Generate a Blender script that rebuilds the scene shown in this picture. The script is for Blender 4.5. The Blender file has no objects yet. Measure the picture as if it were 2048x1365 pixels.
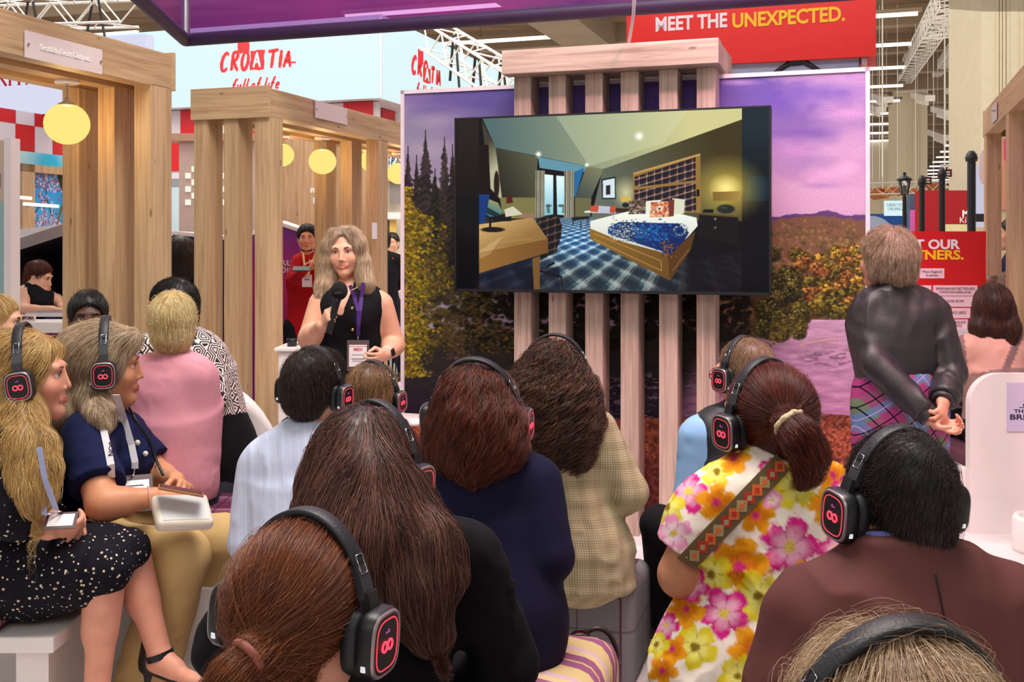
import bpy, bmesh, math, random
import numpy as np
from mathutils import Vector, Matrix
# ------------------------------------------------------------------ camera, world, lights, exposure
SC = bpy.context.scene
COL = SC.collection
FPX, CX, HY, CAMZ = 2150.0, 1024.0, 495.0, 1.60
cam_d = bpy.data.cameras.new('camera')
cam_d.sensor_width = 36.0
cam_d.lens = FPX / 2048 * 36.0
cam_d.shift_y = -(682.5 - HY) / 2048
cam_d.clip_start = 0.05
cam_d.clip_end = 400
cam = bpy.data.objects.new('camera', cam_d)
COL.objects.link(cam)
cam.location = (0, 0, CAMZ)
cam.rotation_euler = (math.pi / 2, 0, 0)
SC.camera = cam
SC.view_settings.view_transform = 'Standard'
SC.view_settings.look = 'None'
SC.view_settings.gamma = 1
SC.view_settings.use_curve_mapping = False
SC.view_settings.exposure = 0.0
SC.cycles.use_denoising = True
SC.cycles.max_bounces = 6
SC.cycles.diffuse_bounces = 3
SC.cycles.glossy_bounces = 3
SC.cycles.transparent_max_bounces = 8
W = bpy.data.worlds.new('hall_light')
SC.world = W
W.use_nodes = True
W.node_tree.nodes['Background'].inputs[0].default_value = (1.0, 0.965, 0.92, 1)
W.node_tree.nodes['Background'].inputs[1].default_value = 0.36

def area(name, loc, target, size, power, color=(1, 1, 1), spread=math.pi):
 d = bpy.data.lights.new(name, 'AREA')
 d.shape = 'RECTANGLE'; d.size, d.size_y = size
 d.energy = power; d.color = color; d.spread = spread
 o = bpy.data.objects.new(name, d); COL.objects.link(o)
 o.location = loc
 o.rotation_euler = (Vector(target) - Vector(loc)).to_track_quat('-Z', 'Y').to_euler()
 return o

def spot(name, loc, target, power, color, angle=60, blend=.5, radius=.1):
 d = bpy.data.lights.new(name, 'SPOT')
 d.energy = power; d.color = color; d.spot_size = math.radians(angle); d.spot_blend = blend
 d.shadow_soft_size = radius
 o = bpy.data.objects.new(name, d); COL.objects.link(o)
 o.location = loc
 o.rotation_euler = (Vector(target) - Vector(loc)).to_track_quat('-Z', 'Y').to_euler()
 return o

area('hall_lamps_overhead', (0.0, 3.2, 6.2), (0.3, 3.6, 0), (3.2, 2.6), 400, (1, .96, .90))
area('hall_lamps_behind', (-1.5, -4.0, 5.5), (0, 4, 1.0), (7, 3), 130, (1, .95, .88))
area('hall_lamps_far', (0, 26, 7.75), (0, 28, 0), (44, 34), 4200, (1, .96, .88))
area('ceiling_fill', (4, 48, 3.5), (4, 48, 9), (44, 60), 5200, (1, .93, .84))  # added fill without a fixture, brightens the hall ceiling from below
area('hall_lamps_mid', (-2, 10.5, 5.6), (-2, 10.6, 0), (10, 4), 480, (1, .95, .88))
spot('stage_spot_pink', (1.15, 3.7, 4.3), (0.85, 5.6, 1.0), 210, (1.0, .36, .52), 75, .6, .12)
spot('stage_spot_rose', (2.6, 3.4, 4.3), (2.1, 5.0, 0.3), 200, (1.0, .40, .54), 80, .7, .15)
spot('stage_spot_violet', (1.9, 4.1, 4.3), (1.7, 5.5, 2.2), 45, (.62, .44, 1.0), 70, .7, .12)
spot('stage_spot_audience', (0.5, 2.6, 4.3), (0.25, 1.9, 1.0), 60, (1.0, .30, .42), 80, .8, .15)
PRES_KEY = spot('presenter_spot', (-0.2, 2.4, 3.9), (-0.75, 5.2, 1.5), 85, (1.0, .93, .86), 30, .8, .15)

# ------------------------------------------------------------------ general helpers
RNG = np.random.default_rng(7)
def c8(r, g, b):
 f = lambda v: (v / 255 / 12.92) if v / 255 <= .04045 else ((v / 255 + .055) / 1.055) ** 2.4
 return (f(r), f(g), f(b), 1.0)
def P(px, py, Y):
 return np.array([(px - CX) / FPX * Y, Y, CAMZ + (HY - py) / FPX * Y])
def pix(V):
 V = np.asarray(V)
 return CX + V[..., 0] / V[..., 1] * FPX, HY - (V[..., 2] - CAMZ) / V[..., 1] * FPX
def nrm(v):
 v = np.asarray(v, float)
 return v / (np.linalg.norm(v, axis=-1, keepdims=True) + 1e-12)
A3 = lambda *v: np.array(v, float)
TH = math.radians(18.4)
U = np.array([math.cos(TH), -math.sin(TH), 0.0])     # along the screen wall, towards the right
D = np.array([math.sin(TH), math.cos(TH), 0.0])      # straight into the stand
UP = np.array([0, 0, 1.0])

def tag(o, label=None, cat=None, group=None, kind=None):
 if label: o['label'] = label
 if cat: o['category'] = cat
 if group: o['group'] = group
 if kind: o['kind'] = kind
 return o
def thing(name, label, cat, loc=(0, 0, 0), rz=0.0, group=None):
 o = bpy.data.objects.new(name, None)
 o.empty_display_size = .1
 COL.objects.link(o)
 o.location = tuple(loc); o.rotation_euler = (0, 0, rz)
 return tag(o, label, cat, group)
def copy_tree(o, parent=None):
 c = o.copy(); COL.objects.link(c)
 c.parent = parent
 for ch in list(o.children):
  copy_tree(ch, c)
 return c

def link_mesh(name, V, F, mats, parent=None, fm=None, smooth=False, col=None):
 V = np.asarray(V, np.float32)
 me = bpy.data.meshes.new(name)
 if isinstance(F, np.ndarray):
  n, k = F.shape
  me.vertices.add(len(V)); me.vertices.foreach_set('co', V.ravel())
  me.loops.add(n * k); me.loops.foreach_set('vertex_index', F.astype(np.int32).ravel())
  me.polygons.add(n)
  me.polygons.foreach_set('loop_start', np.arange(0, n * k, k, dtype=np.int32))
  try: me.polygons.foreach_set('loop_total', np.full(n, k, np.int32))
  except Exception: pass
  me.update(calc_edges=True)
 else:
  me.from_pydata([tuple(map(float, v)) for v in V], [], F)
 if not isinstance(mats, (list, tuple)): mats = [mats]
 for m in mats: me.materials.append(m)
 if fm is not None: me.polygons.foreach_set('material_index', np.asarray(fm, np.int32))
 if smooth is True: me.polygons.foreach_set('use_smooth', np.ones(len(me.polygons), bool))
 elif smooth is not False and smooth is not None: me.polygons.foreach_set('use_smooth', np.asarray(smooth, bool))
 if col is not None:
  at = me.color_attributes.new('Col', 'FLOAT_COLOR', 'POINT')
  cc = np.ones((len(V), 4), np.float32); cc[:, :3] = col
  at.data.foreach_set('color', cc.ravel())
 me.validate(verbose=False)
 me.update()
 o = bpy.data.objects.new(name, me)
 COL.objects.link(o)
 if parent is not None: o.parent = parent
 return o

def rotz(a):
 c, s = math.cos(a), math.sin(a)
 return np.array([[c, -s, 0], [s, c, 0], [0, 0, 1.0]])
def rot_axis(axis, a):
 return np.array(Matrix.Rotation(a, 3, Vector(axis)))
def frame_z(d, up=(0, 0, 1)):
 """3x3 whose columns are x, y, z with z along d."""
 z = nrm(d); up = np.asarray(up, float)
 if abs(np.dot(z, up)) > .98: up = A3(0, 1, 0) if abs(z[1]) < .9 else A3(1, 0, 0)
 x = nrm(np.cross(up, z)); y = np.cross(z, x)
 return np.stack([x, y, z], 1)

class MB:
 """collects shapes and links them as one mesh"""
 def __init__(s): s.v = []; s.f = []; s.m = []; s.sm = []; s.n = 0
 def add(s, V, F, m=0, smooth=False):
  V = np.asarray(V, float)
  s.v.append(V)
  for f in F:
   s.f.append(tuple(int(i) + s.n for i in f)); s.m.append(m); s.sm.append(smooth)
  s.n += len(V); return s
 def box(s, c, size, R=None, bevel=0.0, m=0, seg=2):
  c = np.asarray(c, float); sx, sy, sz = [q / 2 for q in size]
  V = np.array([[x, y, z] for x in (-sx, sx) for y in (-sy, sy) for z in (-sz, sz)])
  F = [(0, 1, 3, 2), (4, 6, 7, 5), (0, 4, 5, 1), (2, 3, 7, 6), (0, 2, 6, 4), (1, 5, 7, 3)]
  sm = False
  if bevel > 0:
   bm = bmesh.new()
   vs = [bm.verts.new(v) for v in V]
   for f in F: bm.faces.new([vs[i] for i in f])
   bmesh.ops.bevel(bm, geom=list(bm.edges), offset=bevel, segments=seg, profile=.5, affect='EDGES')
   bm.verts.index_update()
   V = np.array([v.co[:] for v in bm.verts]); F = [[v.index for v in f.verts] for f in bm.faces]
   bm.free()
   sm = seg > 2
  if R is not None: V = V @ np.asarray(R).T
  return s.add(V + c, F, m, sm)
 def span(s, lo, hi, **k):
  lo = np.asarray(lo, float); hi = np.asarray(hi, float)
  return s.box((lo + hi) / 2, np.abs(hi - lo), **k)
 def bar(s, a, b, w, h, up=(0, 0, 1), bevel=0, m=0):
  a = np.asarray(a, float); b = np.asarray(b, float)
  R = frame_z(b - a, up)
  return s.box((a + b) / 2, (w, h, np.linalg.norm(b - a)), R, bevel, m)
 def cyl(s, a, b, r, r2=None, n=16, m=0, smooth=True, caps=True):
  a = np.asarray(a, float); b = np.asarray(b, float); r2 = r if r2 is None else r2
  R = frame_z(b - a)
  t = np.arange(n) * 2 * math.pi / n
  ring = np.stack([np.cos(t), np.sin(t), 0 * t], 1) @ R.T
  V = np.concatenate([a + ring * r, b + ring * r2])
  F = [(i, (i + 1) % n, n + (i + 1) % n, n + i) for i in range(n)]
  s.add(V, F, m, smooth)
  if caps:
   s.add(a + ring * r, [tuple(range(n))[::-1]], m); s.add(b + ring * r2, [tuple(range(n))], m)
  return s
 def tube(s, pts, r, n=8, m=0, closed=False, flat=None):
  """round tube, or a flat strap when flat=(half width, half thickness, normal)"""
  pts = np.asarray(pts, float); k = len(pts)
  r = np.broadcast_to(np.asarray(r, float), (k,))
  tg = np.gradient(pts, axis=0) if not closed else np.roll(pts, -1, 0) - np.roll(pts, 1, 0)
  tg = nrm(tg)
  V = []
  x = None
  for i in range(k):
   if flat is not None:
    nn = flat[2][i] if np.ndim(flat[2]) == 2 else np.asarray(flat[2], float)
    nn = nrm(nn - tg[i] * np.dot(nn, tg[i])); w = np.cross(tg[i], nn)
    hw, ht = flat[0], flat[1]
    V += [pts[i] - w * hw - nn * ht, pts[i] + w * hw - nn * ht, pts[i] + w * hw + nn * ht, pts[i] - w * hw + nn * ht]
   else:
    if x is None: x = frame_z(tg[i])[:, 0]
    x = nrm(x - tg[i] * np.dot(x, tg[i])); y = np.cross(tg[i], x)
    t = np.arange(n) * 2 * math.pi / n
    V += list(pts[i] + r[i] * (np.cos(t)[:, None] * x + np.sin(t)[:, None] * y))
  q = 4 if flat is not None else n
  F = []
  for i in range(k if closed else k - 1):
   j = (i + 1) % k
   for a in range(q):
    b = (a + 1) % q
    F.append((i * q + a, i * q + b, j * q + b, j * q + a))
  if not closed: F += [tuple(range(q))[::-1], tuple((k - 1) * q + a for a in range(q))]
  return s.add(V, F, m, flat is None)
 def lathe(s, prof, c=(0, 0, 0), n=24, R=None, m=0):
  c = np.asarray(c, float); V = []; k = len(prof)
  t = np.arange(n) * 2 * math.pi / n
  for (r, z) in prof: V.append(np.stack([r * np.cos(t), r * np.sin(t), np.full(n, z)], 1))
  V = np.concatenate(V)
  if R is not None: V = V @ np.asarray(R).T
  F = [(i * n + a, i * n + (a + 1) % n, (i + 1) * n + (a + 1) % n, (i + 1) * n + a) for i in range(k - 1) for a in range(n)]
  F += [tuple(range(n))[::-1], tuple((k - 1) * n + a for a in range(n))]
  return s.add(V + c, F, m, True)
 def prism(s, poly, o, ex, ey, t, m=0):
  """flat outline (2D points) extruded by t along ex x ey"""
  ex = nrm(ex); ey = nrm(ey); ez = np.cross(ex, ey); o = np.asarray(o, float)
  B = np.array([o + ex * p[0] + ey * p[1] for p in poly]); k = len(B)
  V = np.concatenate([B, B + ez * t])
  F = [tuple(range(k))[::-1], tuple(range(k, 2 * k))] + [(i, (i + 1) % k, k + (i + 1) % k, k + i) for i in range(k)]
  return s.add(V, F, m)
 def ball(s, c, r, n=16, m=0, R=None):
  r = np.broadcast_to(np.asarray(r, float), (3,))
  ph = np.linspace(0, math.pi, n // 2 + 1)
  t = np.arange(n) * 2 * math.pi / n
  V = np.array([[math.sin(p) * math.cos(a), math.sin(p) * math.sin(a), math.cos(p)] for p in ph for a in t]) * r
  if R is not None: V = V @ np.asarray(R).T
  k = len(ph)
  F = [(i * n + a, (i + 1) * n + a, (i + 1) * n + (a + 1) % n, i * n + (a + 1) % n) for i in range(k - 1) for a in range(n)]
  return s.add(V + np.asarray(c, float), F, m, True)
 def link(s, name, mats, parent=None, off=None):
  V = np.concatenate(s.v)
  if off is not None: V = V - np.asarray(off, float)
  return link_mesh(name, V, s.f, mats, parent, s.m, s.sm)

# ------------------------------------------------------------------ node materials
class Nodes:
 def __init__(s, name):
  s.mat = bpy.data.materials.new(name); s.mat.use_nodes = True
  s.t = s.mat.node_tree; s.b = s.t.nodes['Principled BSDF']; s.out = s.t.nodes['Material Output']
 def n(s, ty, ins=None, **props):
  nd = s.t.nodes.new(ty)
  for k, v in props.items(): setattr(nd, k, v)
  for k, v in (ins or {}).items(): s.set(nd.inputs[k], v)
  return nd
 def set(s, sock, v):
  if isinstance(v, bpy.types.NodeSocket): s.t.links.new(v, sock)
  elif isinstance(v, bpy.types.Node): s.t.links.new(v.outputs[0], sock)
  else: sock.default_value = v
 def m(s, op, a, b=0.0, c=None):
  nd = s.t.nodes.new('ShaderNodeMath'); nd.operation = op
  s.set(nd.inputs[0], a); s.set(nd.inputs[1], b)
  if c is not None: s.set(nd.inputs[2], c)
  return nd.outputs[0]
 def mix(s, f, a, b):
  nd = s.t.nodes.new('ShaderNodeMix'); nd.data_type = 'RGBA'
  s.set(nd.inputs[0], f); s.set(nd.inputs[6], a); s.set(nd.inputs[7], b)
  return nd.outputs[2]
 def ramp(s, f, stops, interp='LINEAR'):
  nd = s.t.nodes.new('ShaderNodeValToRGB'); nd.color_ramp.interpolation = interp
  e = nd.color_ramp.elements
  while len(e) < len(stops): e.new(.5)
  for el, (p, c) in zip(e, stops): el.position = p; el.color = c
  s.set(nd.inputs[0], f); return nd.outputs[0]
 def coord(s, which='Object', scale=(1, 1, 1), rot=(0, 0, 0), loc=(0, 0, 0)):
  tc = s.t.nodes.new('ShaderNodeTexCoord')
  mp = s.t.nodes.new('ShaderNodeMapping')
  mp.inputs['Scale'].default_value = scale; mp.inputs['Rotation'].default_value = rot; mp.inputs['Location'].default_value = loc
  s.t.links.new(tc.outputs[which], mp.inputs[0]); return mp.outputs[0]
 def noise(s, vec, scale, detail=3, rough=.5, dist=0.0):
  nd = s.n('ShaderNodeTexNoise', {'Vector': vec, 'Scale': scale, 'Detail': detail, 'Roughness': rough, 'Distortion': dist})
  return nd.outputs[0]
 def bump(s, h, strength=.3, dist=.01):
  nd = s.n('ShaderNodeBump', {'Height': h, 'Strength': strength, 'Distance': dist})
  s.t.links.new(nd.outputs[0], s.b.inputs['Normal'])
 def base(s, c): s.set(s.b.inputs['Base Color'], c); return s
 def fin(s, rough=.6, metal=0.0, spec=.5, **k):
  s.set(s.b.inputs['Roughness'], rough); s.set(s.b.inputs['Metallic'], metal); s.b.inputs['Specular IOR Level'].default_value = spec
  for a, v in k.items(): s.set(s.b.inputs[a.replace('_', ' ')], v)
  return s.mat
_MC = {}
def plain(name, col, rough=.6, metal=0.0, var=.06, vs=8.0, bump=0.0, bs=60.0, spec=.5, **k):
 """slightly uneven single colour"""
 if name in _MC: return _MC[name]
 N = Nodes(name)
 co = N.coord('Object')
 f = N.noise(co, vs, 3)
 c = np.array(col[:3])
 N.base(N.ramp(f, [(.3, (*np.clip(c * (1 - var), 0, 1), 1)), (.7, (*np.clip(c * (1 + var), 0, 1), 1))]))
 if bump: N.bump(N.noise(co, bs, 3), bump, .004)
 _MC[name] = N.fin(rough, metal, spec, **k); return _MC[name]
def glow(name, col, strength):
 if name in _MC: return _MC[name]
 N = Nodes(name); N.base((*col[:3], 1))
 N.set(N.b.inputs['Emission Color'], (*col[:3], 1)); N.b.inputs['Emission Strength'].default_value = strength
 N.base((.02, .02, .02, 1)); _MC[name] = N.fin(.5); return _MC[name]
def wood(name, axis, light, dark, seed=0.0):
 if name in _MC: return _MC[name]
 N = Nodes(name)
 sc = [26.0, 26.0, 26.0]; sc[axis] = 1.1
 sc2 = [7.0, 7.0, 7.0]; sc2[axis] = .35
 info = N.n('ShaderNodeObjectInfo')
 co = N.coord('Object', tuple(sc), loc=(seed, seed * 2, 0))
 shift = N.n('ShaderNodeVectorMath', {0: co, 1: (0, 0, 0)}, operation='ADD')
 sh = N.m('MULTIPLY', info.outputs['Random'], 40.0)
 cmb = N.n('ShaderNodeCombineXYZ', {0: sh, 1: sh, 2: sh})
 N.set(shift.inputs[1], cmb.outputs[0])
 f1 = N.noise(shift.outputs[0], 1.6, 5, .62, .6)
 co2 = N.coord('Object', tuple(sc2), loc=(seed, 0, seed))
 sh2 = N.n('ShaderNodeVectorMath', {0: co2, 1: cmb.outputs[0]}, operation='ADD')
 f2 = N.noise(sh2.outputs[0], 1.0, 3, .5, .4)
 l = np.array(light[:3]); d = np.array(dark[:3])
 c1 = N.ramp(f1, [(.30, (*d, 1)), (.50, (*(l * .62 + d * .38), 1)), (.68, (*l, 1))])
 c2 = N.ramp(f2, [(.3, (.80, .78, .76, 1)), (.7, (1.08, 1.06, 1.04, 1))])
 mx = N.n('ShaderNodeMix', {0: 1.0, 6: c1, 7: c2}, data_type='RGBA', blend_type='MULTIPLY')
 # a few small dark knots
 kn = N.n('ShaderNodeTexVoronoi', {'Vector': N.coord('Object', tuple(9.0 if i != axis else 3.0 for i in range(3)), loc=(seed, 3, 1)), 'Scale': 1.0})
 kf = N.ramp(kn.outputs[0], [(.05, (1, 1, 1, 1)), (.085, (0, 0, 0, 1))])
 fin = N.mix(N.m('MULTIPLY', kf, .7), mx.outputs[2], (*(d * .35), 1))
 N.base(fin)
 N.bump(f1, .08, .002)
 _MC[name] = N.fin(.5); return _MC[name]

M_WHITE = plain('white_laminate', c8(236, 228, 226), .35, var=.02)
M_BLACK = plain('black_plastic', c8(22, 22, 26), .42, var=.1, spec=.45)
M_BLACKMETAL = plain('black_painted_metal', c8(24, 23, 26), .45, var=.1)
M_STEEL = plain('brushed_aluminium', c8(190, 190, 192), .32, .9, var=.06, vs=30)
M_CHROME = plain('chrome', c8(220, 220, 224), .16, 1.0, var=.02)
OAK_L, OAK_D = c8(208, 176, 136), c8(170, 134, 98)
OAKX = wood('oak_grain_across', 0, OAK_L, OAK_D)
OAKY = wood('oak_grain_along', 1, OAK_L, OAK_D)
OAKZ = wood('oak_grain_upright', 2, OAK_L, OAK_D)
ASH_L, ASH_D = c8(216, 192, 178), c8(166, 140, 126)
ASHX = wood('ash_grain_across', 0, ASH_L, ASH_D, 5)
ASHZ = wood('ash_grain_upright', 2, ASH_L, ASH_D, 5)

# ------------------------------------------------------------------ lettering
def text_mesh(s, size, bold=0.0, align='CENTER', ext=.002, spacing=1.0, shear=0.0):
 cu = bpy.data.curves.new('lettering', 'FONT')
 cu.body = s; cu.size = size; cu.align_x = align; cu.align_y = 'CENTER'
 cu.extrude = ext; cu.offset = bold; cu.space_character = spacing; cu.shear = shear
 cu.resolution_u = 3
 o = bpy.data.objects.new('lettering', cu); COL.objects.link(o)
 dg = bpy.context.evaluated_depsgraph_get()
 me = o.evaluated_get(dg).to_mesh()
 V = np.array([v.co[:] for v in me.vertices]); F = [tuple(p.vertices) for p in me.polygons]
 o.evaluated_get(dg).to_mesh_clear()
 bpy.data.objects.remove(o); bpy.data.curves.remove(cu)
 return V, F
def lettering(name, s, o, ex, ey, size, mat, parent=None, bold=0.0, align='CENTER', width=None, spacing=1.0, off=None, ext=.002, shear=0.0):
 """flat raised letters on the plane o + ex*x + ey*y"""
 V, F = text_mesh(s, size, bold, align, ext, spacing, shear)
 if width:
  k = width / (V[:, 0].max() - V[:, 0].min()); V[:, 0] *= k
 ex = nrm(ex); ey = nrm(ey); ez = np.cross(ex, ey)
 Wd = np.asarray(o, float) + V[:, :1] * ex + V[:, 1:2] * ey + V[:, 2:3] * ez
 if off is not None: Wd = Wd - np.asarray(off, float)
 return link_mesh(name, Wd, F, mat, parent)
STROKES = {
 'C': [[(.85, .85), (.6, 1), (.25, .8), (.08, .4), (.2, .05), (.5, .0), (.8, .15)]],
 'R': [[(.15, 0), (.2, .5), (.2, 1)], [(.2, .98), (.6, 1.), (.78, .8), (.6, .58), (.25, .5)], [(.35, .5), (.6, .2), (.9, -.02)]],
 'O': [[(.5, 1), (.2, .8), (.1, .4), (.3, .02), (.6, .02), (.85, .4), (.8, .8), (.5, 1)]],
 'A': [[(.05, 0), (.3, .5), (.52, 1)], [(.5, 1), (.68, .5), (.9, 0)], [(.22, .35), (.8, .38)]],
 'T': [[(.0, .95), (.5, .97), (1, 1.02)], [(.52, .97), (.5, .5), (.46, 0)]],
 'I': [[(.5, 1), (.5, .5), (.46, 0)]],
 'S': [[(.8, .85), (.5, 1), (.2, .8), (.45, .52), (.75, .3), (.5, .0), (.1, .12)]],
 'P': [[(.2, 0), (.2, 1)], [(.2, 1), (.75, .9), (.7, .55), (.2, .48)]],
 'L': [[(.25, 1), (.2, .5), (.2, 0)]],
 'F': [[(.2, -.1), (.3, .6), (.55, 1.05), (.85, .95)], [(.05, .5), (.65, .56)]],
 'u': [[(.1, .55), (.12, .15), (.35, 0), (.6, .2), (.68, .55)], [(.68, .55), (.66, .1), (.85, .05)]],
 'l': [[(.35, 1.05), (.3, .3), (.5, 0), (.7, .12)]],
 'o': [[(.5, .55), (.2, .42), (.2, .1), (.5, .0), (.75, .2), (.65, .5), (.45, .55)]],
 'f': [[(.75, 1.0), (.5, 1.05), (.38, .6), (.3, -.3)], [(.1, .52), (.75, .56)]],
 'i': [[(.4, .55), (.36, .15), (.5, 0), (.65, .1)], [(.44, .78), (.46, .8)]],
 'e': [[(.2, .28), (.7, .35), (.6, .55), (.3, .5), (.18, .2), (.4, 0), (.8, .12)]],
}
def brush_word(mb, word, o, ex, ey, h, w, th, n=(0, 0, 0), shear=.12, gap=.15, m=0):
 """hand-painted letters: every stroke a flat tapered ribbon"""
 ex = nrm(ex); ey = nrm(ey); ez = np.cross(ex, ey); x = 0.0
 for chx in word:
  if chx == ' ': x += w * .5; continue
  for st in STROKES[chx]:
   pts = np.array(st, float)
   t = np.linspace(0, len(pts) - 1, (len(pts) - 1) * 4 + 1)
   q = np.stack([np.interp(t, np.arange(len(pts)), pts[:, k]) for k in (0, 1)], 1)
   if len(q) > 6:
    for _ in range(2): q[1:-1] = (q[:-2] + 2 * q[1:-1] + q[2:]) / 4
   wv = th * (.75 + .5 * np.sin(np.linspace(.3, 2.8, len(q))) + .12 * np.sin(np.arange(len(q)) * 2.3))
   tg = nrm(np.gradient(q, axis=0)); nn = np.stack([-tg[:, 1], tg[:, 0]], 1)
   q2 = np.stack([q[:, 0] * w + q[:, 1] * h * shear + x, q[:, 1] * h], 1)
   a = q2 - nn * wv[:, None]; b = q2 + nn * wv[:, None]
   V = np.concatenate([np.asarray(o) + a[:, :1] * ex + a[:, 1:] * ey, np.asarray(o) + b[:, :1] * ex + b[:, 1:] * ey]) + ez * .002
   k = len(q)
   mb.add(V, [(i, i + 1, k + i + 1, k + i) for i in range(k - 1)], m)
  x += w * (1 + gap) if chx not in 'Iil' else w * .62
 return x
# ------------------------------------------------------------------ the setting
def ray_plane(px, py, q, n):
 """the place where the sight line of a photograph pixel meets the plane through q with normal n"""
 d = A3((px - CX) / FPX, 1.0, (HY - py) / FPX)
 o = A3(0, 0, CAMZ)
 return o + d * (np.dot(np.asarray(q) - o, n) / np.dot(d, n))
W0 = A3((1224 - CX) / FPX * 5.80, 5.80, 0)
def wallp(px, py, off=0.0):
 return ray_plane(px, py, W0 + D * off, D)
def uw(p):      # metres along U from W0
 return float(np.dot(np.asarray(p) - W0, U))
def hdist(px, z):  # distance at which height z shows ... used for floor
 return 0

N = Nodes('pale_carpet')
co = N.coord('Object')
f = N.noise(co, 3.0, 5, .6); g = N.noise(co, 120.0, 2)
N.base(N.ramp(f, [(.3, c8(208, 200, 198)), (.7, c8(234, 226, 224))]))
N.bump(g, .35, .004)
M_FLOOR = N.fin(.9, 0, .2)
mb = MB(); mb.span((-16, -6, -.1), (28, 130, 0))
tag(mb.link('floor', M_FLOOR), kind='structure')

# hall ceiling far overhead: concrete bays with ribs
N = Nodes('raw_concrete')
co = N.coord('Object')
f = N.noise(N.coord('Object', (.25, 1.2, 1)), 1.2, 5, .6)
N.base(N.ramp(f, [(.3, c8(92, 70, 50)), (.7, c8(140, 110, 82))]))
M_CONC = N.fin(.85)
M_RIB = plain('grey_painted_concrete', c8(132, 112, 90), .8, var=.1, vs=.6)
RHALL = rotz(-TH)
mb = MB()
CEIL = 8.4
mb.box(D * 72 + U * 0 + UP * (CEIL + .1), (90, 112, .2), RHALL)
tag(mb.link('ceiling', M_CONC), kind='structure')
mb = MB()
for i in range(24):
 y = 19 + i * 4.4
 mb.box(D * y + UP * (CEIL - .28), (90, .45, .56), RHALL)
for x in (-24, -8, 8, 24):
 mb.box(D * 72 + U * x + UP * (CEIL - .4), (1.4, 112, .8), RHALL)
tag(mb.link('trim_1', M_RIB), kind='structure')
M_TUBE = glow('lit_tube', (1.0, .96, .88), 2.2)
M_CREAM = plain('cream_cladding', c8(222, 208, 178), .6, var=.03)
mb = MB()
mb.box(D * 128 + UP * 4.2, (90, .3, 8.4), RHALL)
tag(mb.link('wall_back', plain('pale_hall_wall', c8(196, 184, 172), .8)), kind='structure')
k = 0
for i in range(21):
 y = 21.3 + i * 4.4
 for x in (-22, -11.0, -1, 6.5, 13.2, 20.5):
  px = CX + FPX * np.dot(D * y + U * x, A3(1, 0, 0)) / np.dot(D * y + U * x, A3(0, 1, 0))
  if not (-200 < px < 2200): continue
  row = thing('ceiling_light', 'white fluorescent tube fitting in a long row across the concrete hall ceiling', 'light',
     D * y + U * x + UP * (CEIL - .62), -TH, 'ceiling tube lights')
  MB().box((0, 0, .05), (4.6, .16, .10)).box((0, 0, .31), (.05, .05, .5)).link('housing', M_RIB, row)
  MB().cyl((-2.2, 0, -.03), (2.2, 0, -.03), .07, n=8).link('tube', M_TUBE, row)

# clad columns of the hall
def column(px0, px1, Y, name, grooves):
 x0 = P(px0, 0, Y); x1 = P(px1, 0, Y); w = (x1 - x0)[0]
 mb = MB()
 c = (x0 + x1) / 2
 mb.span((x0[0], Y, 0), (x1[0], Y + w, CEIL))
 for g in grooves:
  gx = x0[0] + w * g
  mb.span((gx - w * .012, Y - .03, 0), (gx + w * .012, Y, CEIL))
 tag(mb.link(name, M_CREAM), kind='structure')
column(1962, 2120, 15.0, 'column_near', (.2, .24, .28, .33, .5))
column(1797, 1855, 46.0, 'column_middle', (.3, .42, .5, .6, .68, .75))
column(1741, 1781, 62.0, 'column_far', (.5,))

# ---- trusses
M_TRUSS = plain('silver_truss', c8(222, 216, 206), .4, .15, var=.08)
M_STRAP = plain('black_strap', c8(18, 18, 20), .7)
def truss(name, label, a, b, w, cat='truss', straps=()):
 a = np.asarray(a, float); b = np.asarray(b, float)
 L = np.linalg.norm(b - a); R = frame_z(b - a); t = thing(name, label, cat, a)
 mb = MB(); r = w * .055
 for sx in (-1, 1):
  for sy in (-1, 1):
   o = R @ A3(sx * w / 2, sy * w / 2, 0)
   mb.cyl(o, o + (b - a), r, n=6)
 mb.link('chords', M_TRUSS, t)
 mb = MB(); n = max(3, int(L / (w * 1.0)))
 for i in range(n):
  z0, z1 = i * L / n, (i + 1) * L / n
  for (p, q) in (((-1, -1), (1, -1)), ((1, -1), (1, 1)), ((1, 1), (-1, 1)), ((-1, 1), (-1, -1))):
   if i % 2: p, q = q, p
   mb.cyl(R @ A3(p[0] * w / 2, p[1] * w / 2, z0), R @ A3(q[0] * w / 2, q[1] * w / 2, z1), r * .6, n=5)
 mb.link('lacing', M_TRUSS, t)
 for s in straps:
  c = (b - a) * s
  m2 = MB()
  for e in (-1, 1):
   m2.bar(c + R @ A3(0, 0, e * w * .12) + UP * (w * .5), c + UP * (-w * 1.3) + R @ A3(0, 0, e * w * .5), w * .09, w * .05)
  m2.link('strap', M_STRAP, t)
 return t
truss('lighting_truss', 'pale truss above the near left pergola beam with black straps', P(-40, 32, 11), P(260, 22, 10.4), .26, straps=(.35, .78))
truss('lighting_truss', 'silver truss with hanging black straps beside the pink header', P(868, 72, 12.5), P(1060, 196, 10.2), .30, straps=(.25, .5, .75))
truss('lighting_truss', 'long silver truss sloping overhead right of the red banner', P(1906, -12, 22), P(1800, 168, 46), .50)
truss('lighting_truss', 'short crosswise truss under the concrete ceiling beside the cream column', P(1850, 58, 25), P(1962, 52, 25), .38)
truss('lighting_truss', 'short crosswise truss above the far cream column', P(1795, 170, 44), P(1900, 163, 44), .5)
truss('lighting_truss', 'second sloping silver truss nearest the big cream column', P(1958, 30, 24), P(1862, 160, 46), .30)
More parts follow.
